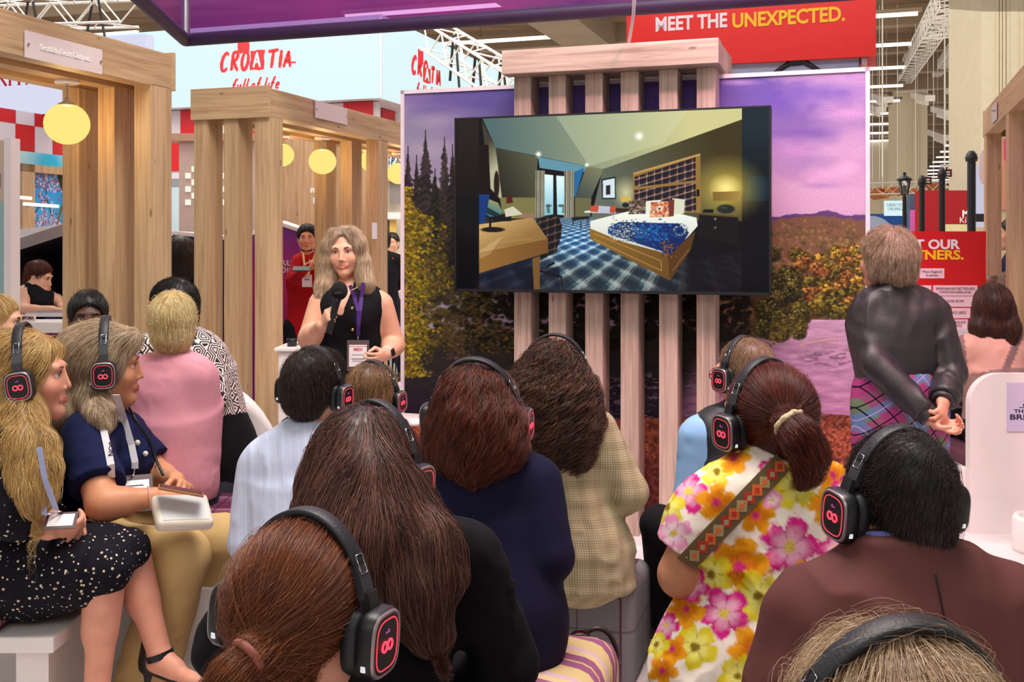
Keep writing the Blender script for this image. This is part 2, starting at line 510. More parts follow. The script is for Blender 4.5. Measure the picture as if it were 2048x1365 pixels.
# hanging lamp bars in the hall
for i, (px, py, Y) in enumerate(((1764, 196, 34), (1845, 193, 32), (1918, 185, 30), (1952, 190, 29), (1750, 215, 38), (1886, 222, 34), (1925, 222, 33), (1880, 270, 42), (1940, 298, 40))):
 p = P(px, py, Y)
 t = thing('lamp_bar', 'silver lamp bar hung on wires under the hall ceiling', 'lamp bar', p, 0, 'hanging lamp bars in the hall')
 s = Y / FPX
 d = A3(8, 60, 12) * s
 MB().bar(-d, d, 19 * s, 12 * s).link('bar', M_TRUSS, t)
 mb = MB()
 for e in (-.7, .7): mb.bar(d * e, d * e + UP * (CEIL - p[2] - d[2] * e - .02), .010, .010)
 mb.link('wire', M_TRUSS, t)
 mb = MB()
 for e in (-.6, -.2, .2, .6): mb.cyl(d * e - UP * 4 * s, d * e - UP * 15 * s, 3 * s, 4.5 * s, n=8)
 mb.link('lamp_head', M_TRUSS, t)

# ------------------------------------------------------------------ screen wall with printed landscape
def picture_grid(corner, ex, ey, w, h, nx, ny):
 x = np.linspace(0, w, nx); y = np.linspace(0, h, ny)
 X, Y = np.meshgrid(x, y)
 V = corner + X.ravel()[:, None] * ex + Y.ravel()[:, None] * ey
 i = np.arange(nx * ny).reshape(ny, nx)
 F = np.stack([i[:-1, :-1], i[:-1, 1:], i[1:, 1:], i[1:, :-1]], -1).reshape(-1, 4)
 return V, F
def vcol_mat(name, emit=0.0, rough=.6, fine=0.0, spec=.3, coat=0.0, fscale=300, bright=1.0):
 N = Nodes(name)
 a = N.n('ShaderNodeVertexColor', layer_name='Col')
 c = a.outputs[0]
 if fine:
  g = N.noise(N.coord('Object'), fscale, 4, .7)
  r = N.ramp(g, [(.3, (1 - fine,) * 3 + (1,)), (.7, (1 + fine,) * 3 + (1,))])
  c = N.n('ShaderNodeMix', {0: 1.0, 6: c, 7: r}, data_type='RGBA', blend_type='MULTIPLY').outputs[2]
 if emit:
  N.base((.004, .004, .005, 1)); N.set(N.b.inputs['Emission Color'], c); N.b.inputs['Emission Strength'].default_value = emit
 else: N.base(c)
 return N.fin(rough, 0, spec, Coat_Weight=coat, Coat_Roughness=.06)
s2l = lambda c: np.where(c <= .04045, c / 12.92, ((np.clip(c, 0, 2) + .055) / 1.055) ** 2.4)

class Canvas:
 """small painter for the printed pictures: a plain array, y down, sRGB 0..1"""
 def __init__(s, x0, y0, x1, y1, k):
  s.x0, s.y0, s.k = x0, y0, k
  s.w = int((x1 - x0) * k); s.h = int((y1 - y0) * k)
  s.a = np.zeros((s.h, s.w, 3), np.float32)
  s.X, s.Y = np.meshgrid(x0 + (np.arange(s.w) + .5) / k, y0 + (np.arange(s.h) + .5) / k)
 def win(s, xa, ya, xb, yb):
  i0 = max(0, int((ya - s.y0) * s.k)); i1 = min(s.h, int((yb - s.y0) * s.k) + 2)
  j0 = max(0, int((xa - s.x0) * s.k)); j1 = min(s.w, int((xb - s.x0) * s.k) + 2)
  return i0, i1, j0, j1
 def blend(s, w, mask, col):
  i0, i1, j0, j1 = w
  if i1 <= i0 or j1 <= j0: return
  m = mask[..., None]
  s.a[i0:i1, j0:j1] = s.a[i0:i1, j0:j1] * (1 - m) + m * col
 def disc(s, x, y, rx, ry, col, al=1.0, soft=.35, rot=0.0):
  R = max(rx, ry)
  w = s.win(x - R, y - R, x + R, y + R)
  if w[1] <= w[0] or w[3] <= w[2]: return
  dx = s.X[w[0]:w[1], w[2]:w[3]] - x; dy = s.Y[w[0]:w[1], w[2]:w[3]] - y
  if rot:
   c, q = math.cos(rot), math.sin(rot); dx, dy = dx * c + dy * q, -dx * q + dy * c
  d = np.sqrt((dx / rx) ** 2 + (dy / ry) ** 2)
  s.blend(w, np.clip((1 - d) / soft, 0, 1) * al, np.array(col) / 255)
 def poly(s, pts, col, al=1.0, grad=None):
  """grad: function(X, Y) -> colour array 0..255"""
  pts = np.array(pts, float)
  w = s.win(pts[:, 0].min(), pts[:, 1].min(), pts[:, 0].max(), pts[:, 1].max())
  if w[1] <= w[0] or w[3] <= w[2]: return
  acc = 0
  for (ox, oy) in ((-.25, -.25), (.25, -.25), (-.25, .25), (.25, .25)):
   X = s.X[w[0]:w[1], w[2]:w[3]] + ox / s.k; Y = s.Y[w[0]:w[1], w[2]:w[3]] + oy / s.k
   ins = np.zeros(X.shape, bool); n = len(pts)
   for i in range(n):
    (xa, ya), (xb, yb) = pts[i], pts[(i + 1) % n]
    if ya == yb: continue
    c = ((Y < ya) != (Y < yb)) & (X < (xb - xa) * (Y - ya) / (yb - ya) + xa)
    ins ^= c
   acc = acc + ins
  m = acc / 4 * al
  if grad is not None: col = grad(s.X[w[0]:w[1], w[2]:w[3]], s.Y[w[0]:w[1], w[2]:w[3]])
  s.blend(w, m, np.array(col) / 255)
 def line(s, pts, wd, col, al=1.0):
  for (xa, ya), (xb, yb) in zip(pts[:-1], pts[1:]):
   dx, dy = xb - xa, yb - ya; L = math.hypot(dx, dy) + 1e-9
   nx, ny = -dy / L * wd / 2, dx / L * wd / 2
   s.poly([(xa + nx, ya + ny), (xb + nx, yb + ny), (xb - nx, yb - ny), (xa - nx, ya - ny)], col, al)
 def sample(s, px, py):
  u = np.clip((px - s.x0) * s.k - .5, 0, s.w - 1.001); v = np.clip((py - s.y0) * s.k - .5, 0, s.h - 1.001)
  i = v.astype(int); j = u.astype(int); fu = (u - j)[:, None]; fv = (v - i)[:, None]
  a = s.a
  return (a[i, j] * (1 - fu) + a[i, j + 1] * fu) * (1 - fv) + (a[i + 1, j] * (1 - fu) + a[i + 1, j + 1] * fu) * fv
def vnoise2(X, Y, sc, seed=0, octv=4, rough=.55):
 r = np.random.default_rng(seed); T = r.random((256, 256)).astype(np.float32)
 out = 0; amp = 1; tot = 0
 for o in range(octv):
  x = X / sc * 2 ** o + o * 17.3; y = Y / sc * 2 ** o + o * 9.1
  i = np.floor(x).astype(int); j = np.floor(y).astype(int); fx = x - i; fy = y - j
  fx = fx * fx * (3 - 2 * fx); fy = fy * fy * (3 - 2 * fy)
  g = lambda a, b: T[a % 256, b % 256]
  out = out + amp * ((g(i, j) * (1 - fx) + g(i + 1, j) * fx) * (1 - fy) + (g(i, j + 1) * (1 - fx) + g(i + 1, j + 1) * fx) * fy)
  tot += amp; amp *= rough
 return out / tot

def paint_landscape():
 c = Canvas(800, 135, 1740, 1100, 1.0)
 X, Y = c.X, c.Y
 r = np.random.default_rng(11)
 L3 = lambda a, b, t: np.array(a) + (np.array(b) - np.array(a)) * np.clip(t, 0, 1)[..., None]
 # sky
 t = np.clip((X - 850) / 500, 0, 1)
 sky = L3((140, 130, 166), (112, 92, 172), t)
 low = L3((166, 156, 180), (196, 156, 194), t)
 sky = sky + (low - sky) * np.clip((Y - 190) / 200, 0, 1)[..., None]
 n = vnoise2(X * .6, Y * 1.5, 150, 3, 5); n2 = vnoise2(X * .5, Y * 1.4, 260, 9, 4)
 cl = np.clip((n - .47) * 5, 0, 1)[..., None]
 sky = sky * (1 - cl * .7) + np.array((216, 180, 210)) * cl * .7
 dk = np.clip((n2 - .50) * 5, 0, 1)[..., None] * np.clip((330 - Y) / 120, 0, 1)[..., None]
 sky = sky * (1 - dk * .75) + np.array((92, 76, 156)) * dk * .75
 c.a[:] = sky / 255
 for (x, y, rx, ry, col, al) in ((1650, 185, 130, 26, (104, 84, 186), .6), (1560, 205, 90, 28, (112, 88, 190), .6), (1600, 265, 110, 12, (122, 92, 180), .6), (1700, 225, 80, 22, (224, 176, 220), .7),
         (1580, 300, 70, 30, (214, 158, 212), .5), (1650, 350, 60, 20, (232, 184, 226), .6), (1690, 335, 40, 18, (236, 196, 230), .6), (1640, 372, 50, 8, (148, 110, 190), .5),
         (870, 240, 60, 22, (190, 176, 196), .5), (850, 300, 70, 26, (196, 184, 200), .5), (1475, 165, 60, 8, (220, 180, 220), .6), (1130, 180, 60, 16, (196, 120, 200), .5), (1330, 180, 60, 14, (180, 110, 210), .5)):
  c.disc(x, y, rx, ry, col, al, 1.0)
 # mountain, wooded hill
 mx = np.arange(1380, 1741, 6)
 my = 436 - 14 * np.exp(-((mx - 1655) / 34.) ** 2) - 8 * np.exp(-((mx - 1590) / 30.) ** 2) - 6 * np.exp(-((mx - 1720) / 20.) ** 2) + r.normal(0, .8, len(mx))
 c.poly([(1380, 700)] + list(zip(mx, my)) + [(1740, 700)], (94, 66, 116))
 hy = 441 - 8 * np.sin((mx - 1540) / 60.) + r.normal(0, 1.5, len(mx))
 c.poly([(1380, 720)] + list(zip(mx, hy)) + [(1740, 720)], (120, 88, 66))
 cols = [(182, 146, 98), (146, 124, 72), (196, 158, 96), (126, 110, 66), (172, 122, 90), (206, 172, 110), (110, 94, 64), (160, 136, 80), (194, 144, 108)]
 def crown(x, y, s, pal, n=26, dark=.34):
  c.disc(x, y, s * 1.15, s, np.array(pal[0]) * dark, .95, .35)
  for q in range(n):
   a = r.uniform(0, 6.28); d = s * math.sqrt(r.random()) * .92; dx, dy = d * math.cos(a), d * math.sin(a) * .85
   lit = np.clip(.78 - dx / s * .25 - dy / s * .5, .3, 1.25) * r.uniform(.8, 1.15)
   c.disc(x + dx, y + dy, s * r.uniform(.12, .24), s * r.uniform(.10, .18), np.array(pal[r.integers(len(pal))]) * lit, .9, .6)
 for i in range(900):
  x = r.uniform(1380, 1740); y = 442 + (i / 900.) * 200
  if r.random() < .3 and y > 560: continue
  k0 = int(vnoise2(np.array([x]), np.array([y * 1.6]), 60, 5, 2)[0] * 19)
  crown(x, y, 3.0 + (y - 440) / 200 * 9, [np.array(cols[(k0 + q) % 9]) * 1.12 for q in (0, 0, 1)], 9, .62)
 gold = [[(206, 166, 56), (176, 142, 44), (220, 184, 84)], [(150, 132, 44), (124, 112, 40), (170, 150, 60)], [(196, 138, 58), (160, 108, 46), (210, 160, 80)], [(120, 112, 44), (96, 92, 38), (150, 134, 56)], [(186, 120, 56), (150, 92, 46), (206, 150, 84)]]
 for i in range(95):
  y = 500 + i / 95. * 128; x = r.uniform(1520, 1740)
  if y < 640 - (x - 1500) * .62 and x < 1590: continue
  crown(x, y, 15 + (y - 500) / 128 * 9, gold[int(vnoise2(np.array([x]), np.array([y]), 50, 8, 2)[0] * 23) % 5], 60, .30)
 # river
 wy = Y - 640
 t2 = np.clip((Y - 640) / 200, 0, 1)
 wat = L3((196, 158, 186), (184, 124, 164), t2)
 rip = vnoise2(X * .35, Y * 2.2, 14, 21, 3)
 wat = wat + (rip[..., None] - .5) * 70 * np.array((1, .9, .9))
 band = np.exp(-((Y - 717) / 22.) ** 2) * np.clip((vnoise2(X * .6, Y * 2.5, 10, 4, 3) - .5) * 6, 0, 1) * np.clip((X - 1560) / 60, 0, 1)
 wat = wat * (1 - band[..., None] * .6) + np.array((90, 66, 84)) * band[..., None] * .6
 darkw = np.clip((1590 - X) / 130, 0, 1) * np.clip((800 - Y) / 120, 0, 1) + np.clip((1400 - X) / 60, 0, 1)
 dcol = L3((48, 40, 40), (30, 18, 36), np.clip((Y - 720) / 120, 0, 1)) + (rip[..., None] - .5) * 22
 g = np.clip(darkw, 0, 1)[..., None]
 wat = wat * (1 - g) + dcol * g
 spark = (vnoise2(X * .5, Y * 2, 5, 33, 2) > .66) & (Y > 745) & (Y < 850) & (X > 1210) & (X < 1560)
 wat[spark] = wat[spark] * .45 + np.array((170, 140, 180)) * .55
 m = (Y > 640 + np.clip((1620 - X), 0, 20) * 1.2)
 c.a[m] = (wat / 255)[m]
 # leafy shore
 sh = Y > 832 + 12 * (vnoise2(X, Y * 0, 60, 8, 3) - .5) + np.clip((1620 - X) * .02, -2, 12)
 ln = vnoise2(X, Y, 5, 41, 3); lb = vnoise2(X, Y * 2, 60, 42, 3)
 shore = L3((104, 46, 34), (200, 106, 76), np.clip((ln - .3) * 2.2, 0, 1)) * (.7 + .5 * lb[..., None])
 dl = np.clip((1420 - X) / 160, 0, 1) * np.clip((Y - 900) / 60, 0, 1)
 shore = shore * (1 - .5 * dl[..., None]) + np.array((80, 20, 50)) * .5 * dl[..., None]
 c.a[sh] = (shore / 255)[sh]
 # dark forest mass on the left and behind the screen
 fe = lambda x: 585 + np.clip((x - 1545) * .9, 0, 60)
 for i in range(4200):
  x = r.uniform(800, 1620); 
  top = 380 if x < 1000 else 430
  y = r.uniform(top, 700)
  if x > 1540 and (y < 560 + (x - 1540) * .9 or y > 690 - (x - 1540) * .35): continue
  if x > 1240 and y > 680 - max(0, (x - 1400)) * .02: continue
  dark = np.clip((x - 830) / 130, 0, 1)
  base = np.array([(78, 68, 24), (60, 56, 26), (92, 74, 30), (44, 42, 24), (70, 50, 34)][r.integers(5)])
  col = base * (1.15 - .75 * dark * (x < 1500)) * r.uniform(.6, 1.3)
  s = r.uniform(5, 13)
  c.disc(x, y, s, s * .7, col, .9, .5)
 for i in range(46):
  y = 470 + i / 46. * 205; x = r.uniform(1525, 1606)
  if y < 500 + (x - 1545) * 1.0 or y > 700 - (x - 1540) * .5: continue
  crown(x, y, 17, [[(128, 124, 52), (96, 96, 40), (166, 148, 62)], [(100, 102, 46), (74, 78, 36), (130, 122, 54)]][i % 2], 50, .25)
 # spruces against the sky
 def spruce(x, top, bot, w, col):
  n = int((bot - top) / 5)
  for i in range(n):
   t = i / n; y = top + (bot - top) * t
   ww = w * (t ** .8) * (.75 + .5 * r.random())
   for s in (-1, 1):
    e = x + s * ww * r.uniform(.7, 1.1)
    cc = np.array(col) * r.uniform(.7, 1.35)
    c.poly([(x, y - 5), (e, y + ww * .22 + r.uniform(0, 5)), (e - s * ww * .25, y + ww * .3 + 5), (x, y + 7)], cc)
  c.line([(x, top - 8), (x, top + 10)], 1.6, np.array(col) * .8)
 for (x, top, bot, w, col) in ((816, 300, 500, 26, (58, 44, 52)), (833, 318, 480, 20, (50, 40, 46)), (851, 268, 520, 34, (52, 44, 46)), (889, 282, 520, 30, (60, 50, 50)),
          (905, 296, 540, 26, (48, 42, 44)), (870, 345, 540, 30, (40, 38, 34)), (915, 380, 560, 30, (40, 36, 34)), (884, 400, 600, 28, (60, 50, 38))):
  spruce(x, top, bot, w, col)
 # yellow-green leafy branches along the left edge
 for i in range(3600):
  y = 375 + r.random() * 380
  reach = 66 + 26 * math.sin(y / 38.) + 20 * math.sin(y / 17.) - np.clip((y - 690) * .6, 0, 60)
  if y < 420: reach *= (y - 360) / 60
  x = 806 + abs(r.normal(0, .5)) * max(reach, 5)
  col = np.array([(184, 158, 32), (144, 128, 34), (210, 178, 44), (104, 98, 34), (160, 128, 40), (122, 84, 36)][r.integers(6)]) * r.uniform(.5, 1.15)
  c.disc(x, y, r.uniform(2, 6), r.uniform(1.5, 3.5), col, .95, .5, r.uniform(-.6, .9))
 for i in range(2600):
  x = r.uniform(850, 1030); y = r.uniform(480, 730)
  n_ = vnoise2(np.array([x]), np.array([y]), 40, 77, 2)[0]
  if n_ < .5: continue
  col = np.array([(132, 114, 44), (100, 90, 40), (140, 96, 60), (80, 72, 36)][r.integers(4)]) * r.uniform(.5, 1.0)
  c.disc(x, y, r.uniform(2, 6), r.uniform(1.5, 3), col, .9, .5, r.uniform(-.6, .6))
 for i in range(420):      # bare pinkish tree
  t = r.random(); y = 630 + t * 90; x = 915 + r.normal(0, 6 + 20 * math.sin(t * 3))
  c.disc(x, y, r.uniform(2, 6), 1.2, np.array((120, 88, 66)) * r.uniform(.5, 1.1), .8, .5, r.uniform(-.5, .5))
 for i in range(260):      # edge of foliage on the dark water, right half
  x = r.uniform(1540, 1612); y = 640 + r.random() * 55 * (1 - (x - 1540) / 90)
  c.disc(x, y, 4, 3, np.array([(96, 88, 30), (66, 60, 28), (130, 116, 40)][r.integers(3)]) * r.uniform(.6, 1.2), .9, .5)
 c.line([(1600, 690), (1640, 682), (1680, 677)], 3, (206, 168, 150))
 # darken the left water gently mottled
 return c
def build_wall():
 lo = wallp(809, 0, .18); hi = wallp(1731, 0, .18)
 ul, uh = uw(lo), uw(hi); w = uh - ul
 top = 2.51
 t = thing('exhibition_wall', 'tall exhibition wall printed with a lake, autumn forest and violet sky', 'wall panel', W0 + D * .18 + U * ul, -TH)
 mb = MB()
 mb.span((0, .004, 0), (w, .12, top))
 mb.link('wall_core', M_WHITE, t)
 mb = MB()
 fr = .022
 mb.span((-fr, -.008, 0), (0, .12, top + fr)); mb.span((w, -.008, 0), (w + fr, .12, top + fr)); mb.span((-fr, -.008, top), (w + fr, .12, top + fr))
 mb.link('frame', plain('pale_aluminium_frame', c8(226, 208, 216), .4), t)
 nx, ny = 900, 780
 V, F = picture_grid(A3(0, 0, .02), A3(1, 0, 0), UP, w, top - .02, nx, ny)
 Vw = W0 + D * .18 + U * ul + V[:, :1] * U + V[:, 2:] * UP
 px, py = pix(Vw)
 c = paint_landscape()
 cc = s2l(np.clip(c.sample(px, py), 0, 1)) * .84
 link_mesh('landscape_print', V, F, vcol_mat('printed_fabric', 0, .75, .22, .2, 0, 160), t, col=cc)
build_wall()

# ---- slatted portal in front of the wall
def build_portal():
 tl = uw(wallp(1003, 98, -.12)); tr = uw(wallp(1437, 75, -.12))
 zt = wallp(1437, 75, -.12)[2]; zb = 2.545
 t = thing('slatted_portal', 'pinkish oak slatted portal carrying the big screen', 'portal', W0, -TH)
 mb = MB().span((tl, -.12, zb), (tr, .0, zt), bevel=.003)
 mb.link('header_board', ASHX, t)
 MB().span((tl + .02, .0, zb + .004), (tr - .004, .46, zt - .004)).link('header_return', ASHX, t)
 for pxl, pxr in ((1028, 1063), (1097, 1132), (1170, 1209), (1241, 1279), (1318, 1358), (1393, 1433)):
  a = uw(wallp(pxl, 300)); b = uw(wallp(pxr, 300))
  MB().span((a, .0, .05), (a + .098, .165, 2.545), bevel=.003).link('slat', ASHZ, t)
 MB().span((uw(wallp(1020, 0)), -.005, 0), (uw(wallp(1450, 0)) , .17, .05)).link('plinth', M_WHITE, t)
build_portal()

# ---- television
def paint_bedroom():
 """hotel bedroom shown on the screen; x 880..1560, y 190..610 of the picture scaled to 2048 x 1265"""
 k = 2048 / 680.
 T = lambda pts: [(880 + x / k, 190 + y / k) for (x, y) in pts]
 c = Canvas(900, 205, 1550, 600, 1.6)
 r = np.random.default_rng(5)
 def G(c0, c1, p0, p1):
  (xa, ya), (xb, yb) = T([p0, p1]); dx, dy = xb - xa, yb - ya
  return lambda X, Y: np.array(c0) + (np.array(c1) - np.array(c0)) * np.clip(((X - xa) * dx + (Y - ya) * dy) / (dx * dx + dy * dy), 0, 1)[..., None]
 po = lambda pts, col, al=1.0, grad=None: c.poly(T(pts), col, al, grad)
 li = lambda pts, w, col, al=1.0: c.line(T(pts), w / k, col, al)
 di = lambda x, y, rx, ry, col, al=1.0, soft=.3, rot=0: c.disc(*T([(x, y)])[0], rx / k, ry / k, col, al, soft, rot)
 po([(0, 0), (2048, 0), (2048, 1265), (0, 1265)], (8, 10, 14))
 po([(1816, 60), (2000, 60), (2000, 1190), (1816, 1190)], 0, grad=G((30, 48, 58), (4, 6, 12), (1900, 200), (1900, 760))); po([(1860, 490), (2000, 490), (2000, 640), (1840, 640)], (14, 44, 76), .6)
 po([(85, 130), (235, 130), (235, 620), (85, 620)], (38, 27, 22), grad=G((44, 34, 30), (14, 8, 8), (85, 200), (85, 800)))
 po([(235, 120), (1818, 75), (1818, 1190), (235, 1175)], (12, 11, 15))
 # ceiling and walls
 po([(250, 130), (1818, 78), (1818, 150), (980, 448), (590, 370), (335, 318)], 0, grad=G((88, 112, 112), (206, 200, 146), (330, 330), (1500, 200)))
 po([(590, 372), (980, 448), (800, 470), (600, 440)], (104, 150, 166))
 po([(700, 130), (1500, 85), (1350, 290), (900, 430)], (206, 214, 176), .35)
 po([(335, 318), (590, 372), (575, 620), (360, 620)], 0, grad=G((52, 50, 38), (96, 98, 78), (350, 500), (580, 380)))
 po([(250, 150), (335, 318), (375, 640), (300, 560), (258, 220)], 0, grad=G((70, 66, 50), (178, 178, 148), (260, 300), (360, 420)))
 po([(360, 618), (575, 618), (575, 745), (380, 745)], (128, 122, 76))
 po([(800, 468), (868, 440), (815, 618), (800, 610)], (42, 110, 160))
 po([(880, 432), (985, 450), (910, 622), (815, 618)], 0, grad=G((74, 84, 80), (128, 128, 98), (830, 600), (950, 450)))
 po([(812, 618), (912, 622), (905, 735), (812, 735)], (112, 110, 76))
 po([(980, 448), (1818, 148), (1818, 760), (905, 760)], 0, grad=G((104, 112, 100), (70, 60, 28), (980, 600), (1650, 250)))
 di(1730, 570, 260, 220, (222, 196, 92), .9, 1.0); di(1722, 560, 110, 90, (255, 240, 160), .9, 1.0); di(1120, 590, 90, 110, (232, 222, 170), .8, 1.0)
 # window with curtains
 po([(600, 455), (760, 470), (760, 735), (600, 735)], (26, 20, 18))
 po([(628, 478), (682, 484), (682, 720), (630, 728)], 0, grad=G((226, 244, 250), (128, 186, 200), (650, 480), (650, 730)))
 po([(700, 486), (748, 490), (748, 725), (706, 722)], 0, grad=G((226, 244, 250), (150, 206, 214), (650, 480), (650, 730)))
 for (x, s) in ((655, 1), (728, -1)):
  for q in range(4): li([(x - 14 * s + q * 5, 660), (x - 8 * s + q * 5, 712)], 3, (60, 66, 66))
  di(x, 668, 20, 10, (80, 84, 80), .8)
 for x0, x1 in ((575, 630), (748, 806)):
  for q in range(9):
   xa = x0 + (x1 - x0) * q / 9
   po([(xa, 455), (xa + 7, 455), (xa + 7, 742), (xa - 2, 742)], [(150, 148, 126), (86, 84, 76), (178, 176, 150), (112, 108, 96)][q % 4])
 # carpet: tartan laid in perspective
 def carpet(X, Y):
  x = (X - 880) * k; y = (Y - 190) * k
  d = np.clip(y - 640, 20, None)
  a = (x - 700) / d; b = 1500. / d
  p = a * 3.0 + b * .9; q = a * 3.0 - b * 1.6 + .3
  s = lambda v, per, w: (np.abs((v / per) % 1 - .5) < w).astype(float)
  n = vnoise2(X, Y, 3, 3, 2)
  base = np.array((74, 96, 104)) * np.ones(X.shape + (3,))
  for v in (p, q):
   m = s(v, 1.2, .24)[..., None]; base = base * (1 - m * .5) + np.array((24, 34, 44)) * m * .5
   m = s(v + .55, 1.2, .11)[..., None]; base = base * (1 - m * .45) + np.array((190, 194, 176)) * m * .45
   m = s(v + .3, 1.2, .02)[..., None]; base = base * (1 - m * .6) + np.array((120, 84, 92)) * m * .6
  g = np.exp(-((x - 830) / 260) ** 2 - ((y - 860) / 150) ** 2)[..., None]
  base = base * (1 + .35 * g) + np.array((0, 40, 90)) * g * .6
  dk = np.clip((x - 1250) / 260, 0, 1)[..., None]
  base = base * (1 - .85 * dk) + np.array((10, 8, 16)) * dk
  return np.clip(base * (.85 + .3 * n[..., None]), 0, 255)
 po([(560, 745), (905, 735), (1540, 1000), (1818, 940), (1818, 1190), (235, 1175), (235, 1050), (640, 940)], 0, grad=carpet)
 po([(235, 1040), (600, 960), (560, 1175), (235, 1175)], (10, 18, 40), .8); po([(420, 1040), (720, 1040), (720, 1175), (560, 1175)], (8, 14, 34), .6)
 # sofa, coffee table, picture
 po([(870, 710), (1060, 715), (1060, 690), (955, 668), (955, 690), (870, 700)], (214, 216, 224)); po([(955, 668), (1060, 675), (1060, 716), (955, 712)], (186, 190, 206))
 po([(908, 668), (955, 664), (952, 708), (905, 704)], (196, 88, 58)); po([(1025, 672), (1060, 668), (1056, 712), (1022, 712)], (190, 84, 56))
 po([(792, 738), (895, 730), (905, 745), (800, 760)], (30, 34, 44)); li([(800, 755), (800, 785)], 6, (24, 26, 34)); li([(848, 760), (848, 808)], 6, (24, 26, 34)); li([(890, 745), (890, 790)], 5, (24, 26, 34))
 po([(973, 508), (1058, 492), (1061, 628), (976, 628)], (28, 36, 42)); po([(981, 516), (1052, 502), (1054, 620), (982, 620)], (206, 222, 226)); po([(1000, 546), (1026, 543), (1026, 600), (1000, 602)], (54, 44, 46))
 # headboard in tartan
 po([(1162, 470), (1568, 352), (1572, 712), (1165, 700)], (150, 118, 64)); po([(1162, 470), (1568, 352), (1568, 366), (1170, 480)], (188, 152, 92))
 def tart(X, Y):
  x = (X - 880) * k; y = (Y - 190) * k
  y2 = (y - (470 - (x - 1162) * .29)) 
  s = lambda v, per, w: (np.abs((v / per) % 1 - .5) < w).astype(float)[..., None]
  b = np.ones(X.shape + (3,)) * np.array((92, 56, 46))
  for v in (x * 1.0, y2 * 1.1):
   m = s(v, 46, .28); b = b * (1 - m * .5) + np.array((14, 22, 44)) * m * .5
   m = s(v + 19, 46, .07); b = b * (1 - m * .7) + np.array((196, 168, 140)) * m * .7
  return b
 po([(1172, 494), (1540, 374), (1540, 514), (1174, 556)], 0, grad=tart); po([(1172, 574), (1540, 530), (1543, 706), (1172, 660)], 0, grad=tart)
 po([(1545, 570), (1562, 570), (1562, 612), (1545, 612)], (20, 20, 20))
 # bedside tables and lamps
 po([(1560, 712), (1798, 730), (1790, 900), (1560, 860)], (26, 22, 22)); po([(1560, 712), (1798, 730), (1798, 740), (1560, 722)], (96, 76, 44))
 po([(1642, 585), (1806, 580), (1812, 640), (1646, 640)], 0, grad=G((128, 104, 48), (172, 142, 70), (1640, 600), (1810, 600)))
 di(1722, 688, 62, 32, (40, 46, 42)); di(1710, 680, 30, 10, (110, 116, 90), .6, 1.0); po([(1590, 690), (1648, 690), (1645, 712), (1580, 708)], (24, 22, 24)); di(1658, 748, 8, 8, (150, 140, 100)); di(1658, 800, 8, 8, (120, 110, 80))
 po([(1088, 614), (1150, 612), (1150, 642), (1090, 644)], (206, 176, 88)); di(1118, 664, 24, 17, (34, 40, 42)); po([(1058, 682), (1150, 685), (1150, 712), (1058, 706)], (60, 46, 30))
 # bed
 po([(898, 795), (1372, 965), (1385, 1120), (905, 870)], 0, grad=G((148, 112, 52), (110, 78, 34), (900, 800), (1380, 1100)))
 po([(1372, 965), (1540, 820), (1510, 935), (1385, 1120)], (92, 62, 26))
 li([(925, 835), (1330, 1000), (1335, 1060), (925, 868)], 4, (186, 148, 82)); li([(1400, 1060), (1500, 930)], 4, (150, 112, 60))
 po([(905, 760), (1140, 700), (1440, 715), (1545, 740), (1552, 790), (1500, 850), (1380, 960), (1100, 885), (905, 805)], 0, grad=G((236, 238, 230), (206, 208, 196), (1100, 700), (1100, 900)))
 po([(1010, 800), (1080, 765), (1440, 775), (1500, 830), (1470, 880), (1385, 968), (1330, 940), (1015, 840)], 0, grad=G((30, 70, 128), (22, 40, 96), (1040, 800), (1450, 900)))
 for i in range(420):
  x = r.normal(1110, 60); y = r.normal(820, 32)
  if x < 1015 or y > 905 - (1200 - x) * .2: continue
  di(x, y, r.uniform(3, 9), r.uniform(2, 5), [(214, 206, 176), (20, 34, 70), (236, 232, 210), (96, 110, 120)][r.integers(4)], .8, .5)
 for i in range(260):
  x = r.normal(1270, 70); y = r.normal(840, 36)
  if y > 950 - abs(x - 1370) * .5: continue
  di(x, y, r.uniform(5, 16), r.uniform(3, 8), [(20, 90, 160), (34, 116, 180), (16, 50, 120), (60, 140, 190)][r.integers(4)], .7, .6)
 for i in range(240):
  a = r.uniform(0, 6.3); rr = r.uniform(10, 52); x = 1442 + rr * math.cos(a) * 1.1; y = 818 + rr * math.sin(a) * .9
  di(x, y, 4, 3, [(210, 204, 180), (24, 40, 90), (30, 100, 150)][int(rr / 9) % 3], .85, .5)
 for i in range(70): di(r.normal(1370, 22), r.normal(920, 26), 8, 6, [(150, 80, 40), (30, 30, 70), (180, 120, 60)][r.integers(3)], .7, .6)
 # pillows
 po([(1240, 640), (1330, 632), (1335, 720), (1238, 716)], (224, 226, 210)); po([(1400, 622), (1475, 630), (1470, 716), (1395, 720)], (214, 214, 190))
 po([(1140, 638), (1232, 632), (1238, 716), (1135, 720)], (110, 88, 74)); po([(1272, 646), (1375, 640), (1382, 735), (1262, 738)], (206, 148, 116)); po([(1375, 640), (1412, 628), (1408, 730), (1380, 735)], (120, 60, 52))
 for i in range(90): di(r.uniform(1140, 1236), r.uniform(640, 716), 7, 5, [(60, 48, 56), (190, 180, 160), (90, 60, 60)][r.integers(3)], .8, .5)
 for i in range(110): di(r.uniform(1270, 1376), r.uniform(646, 734), 8, 6, [(206, 70, 40), (236, 214, 180), (230, 130, 50), (120, 60, 60)][r.integers(4)], .8, .5)
 di(1322, 684, 26, 22, (240, 230, 210), .9, .6); di(1322, 686, 9, 8, (60, 40, 40), .9)
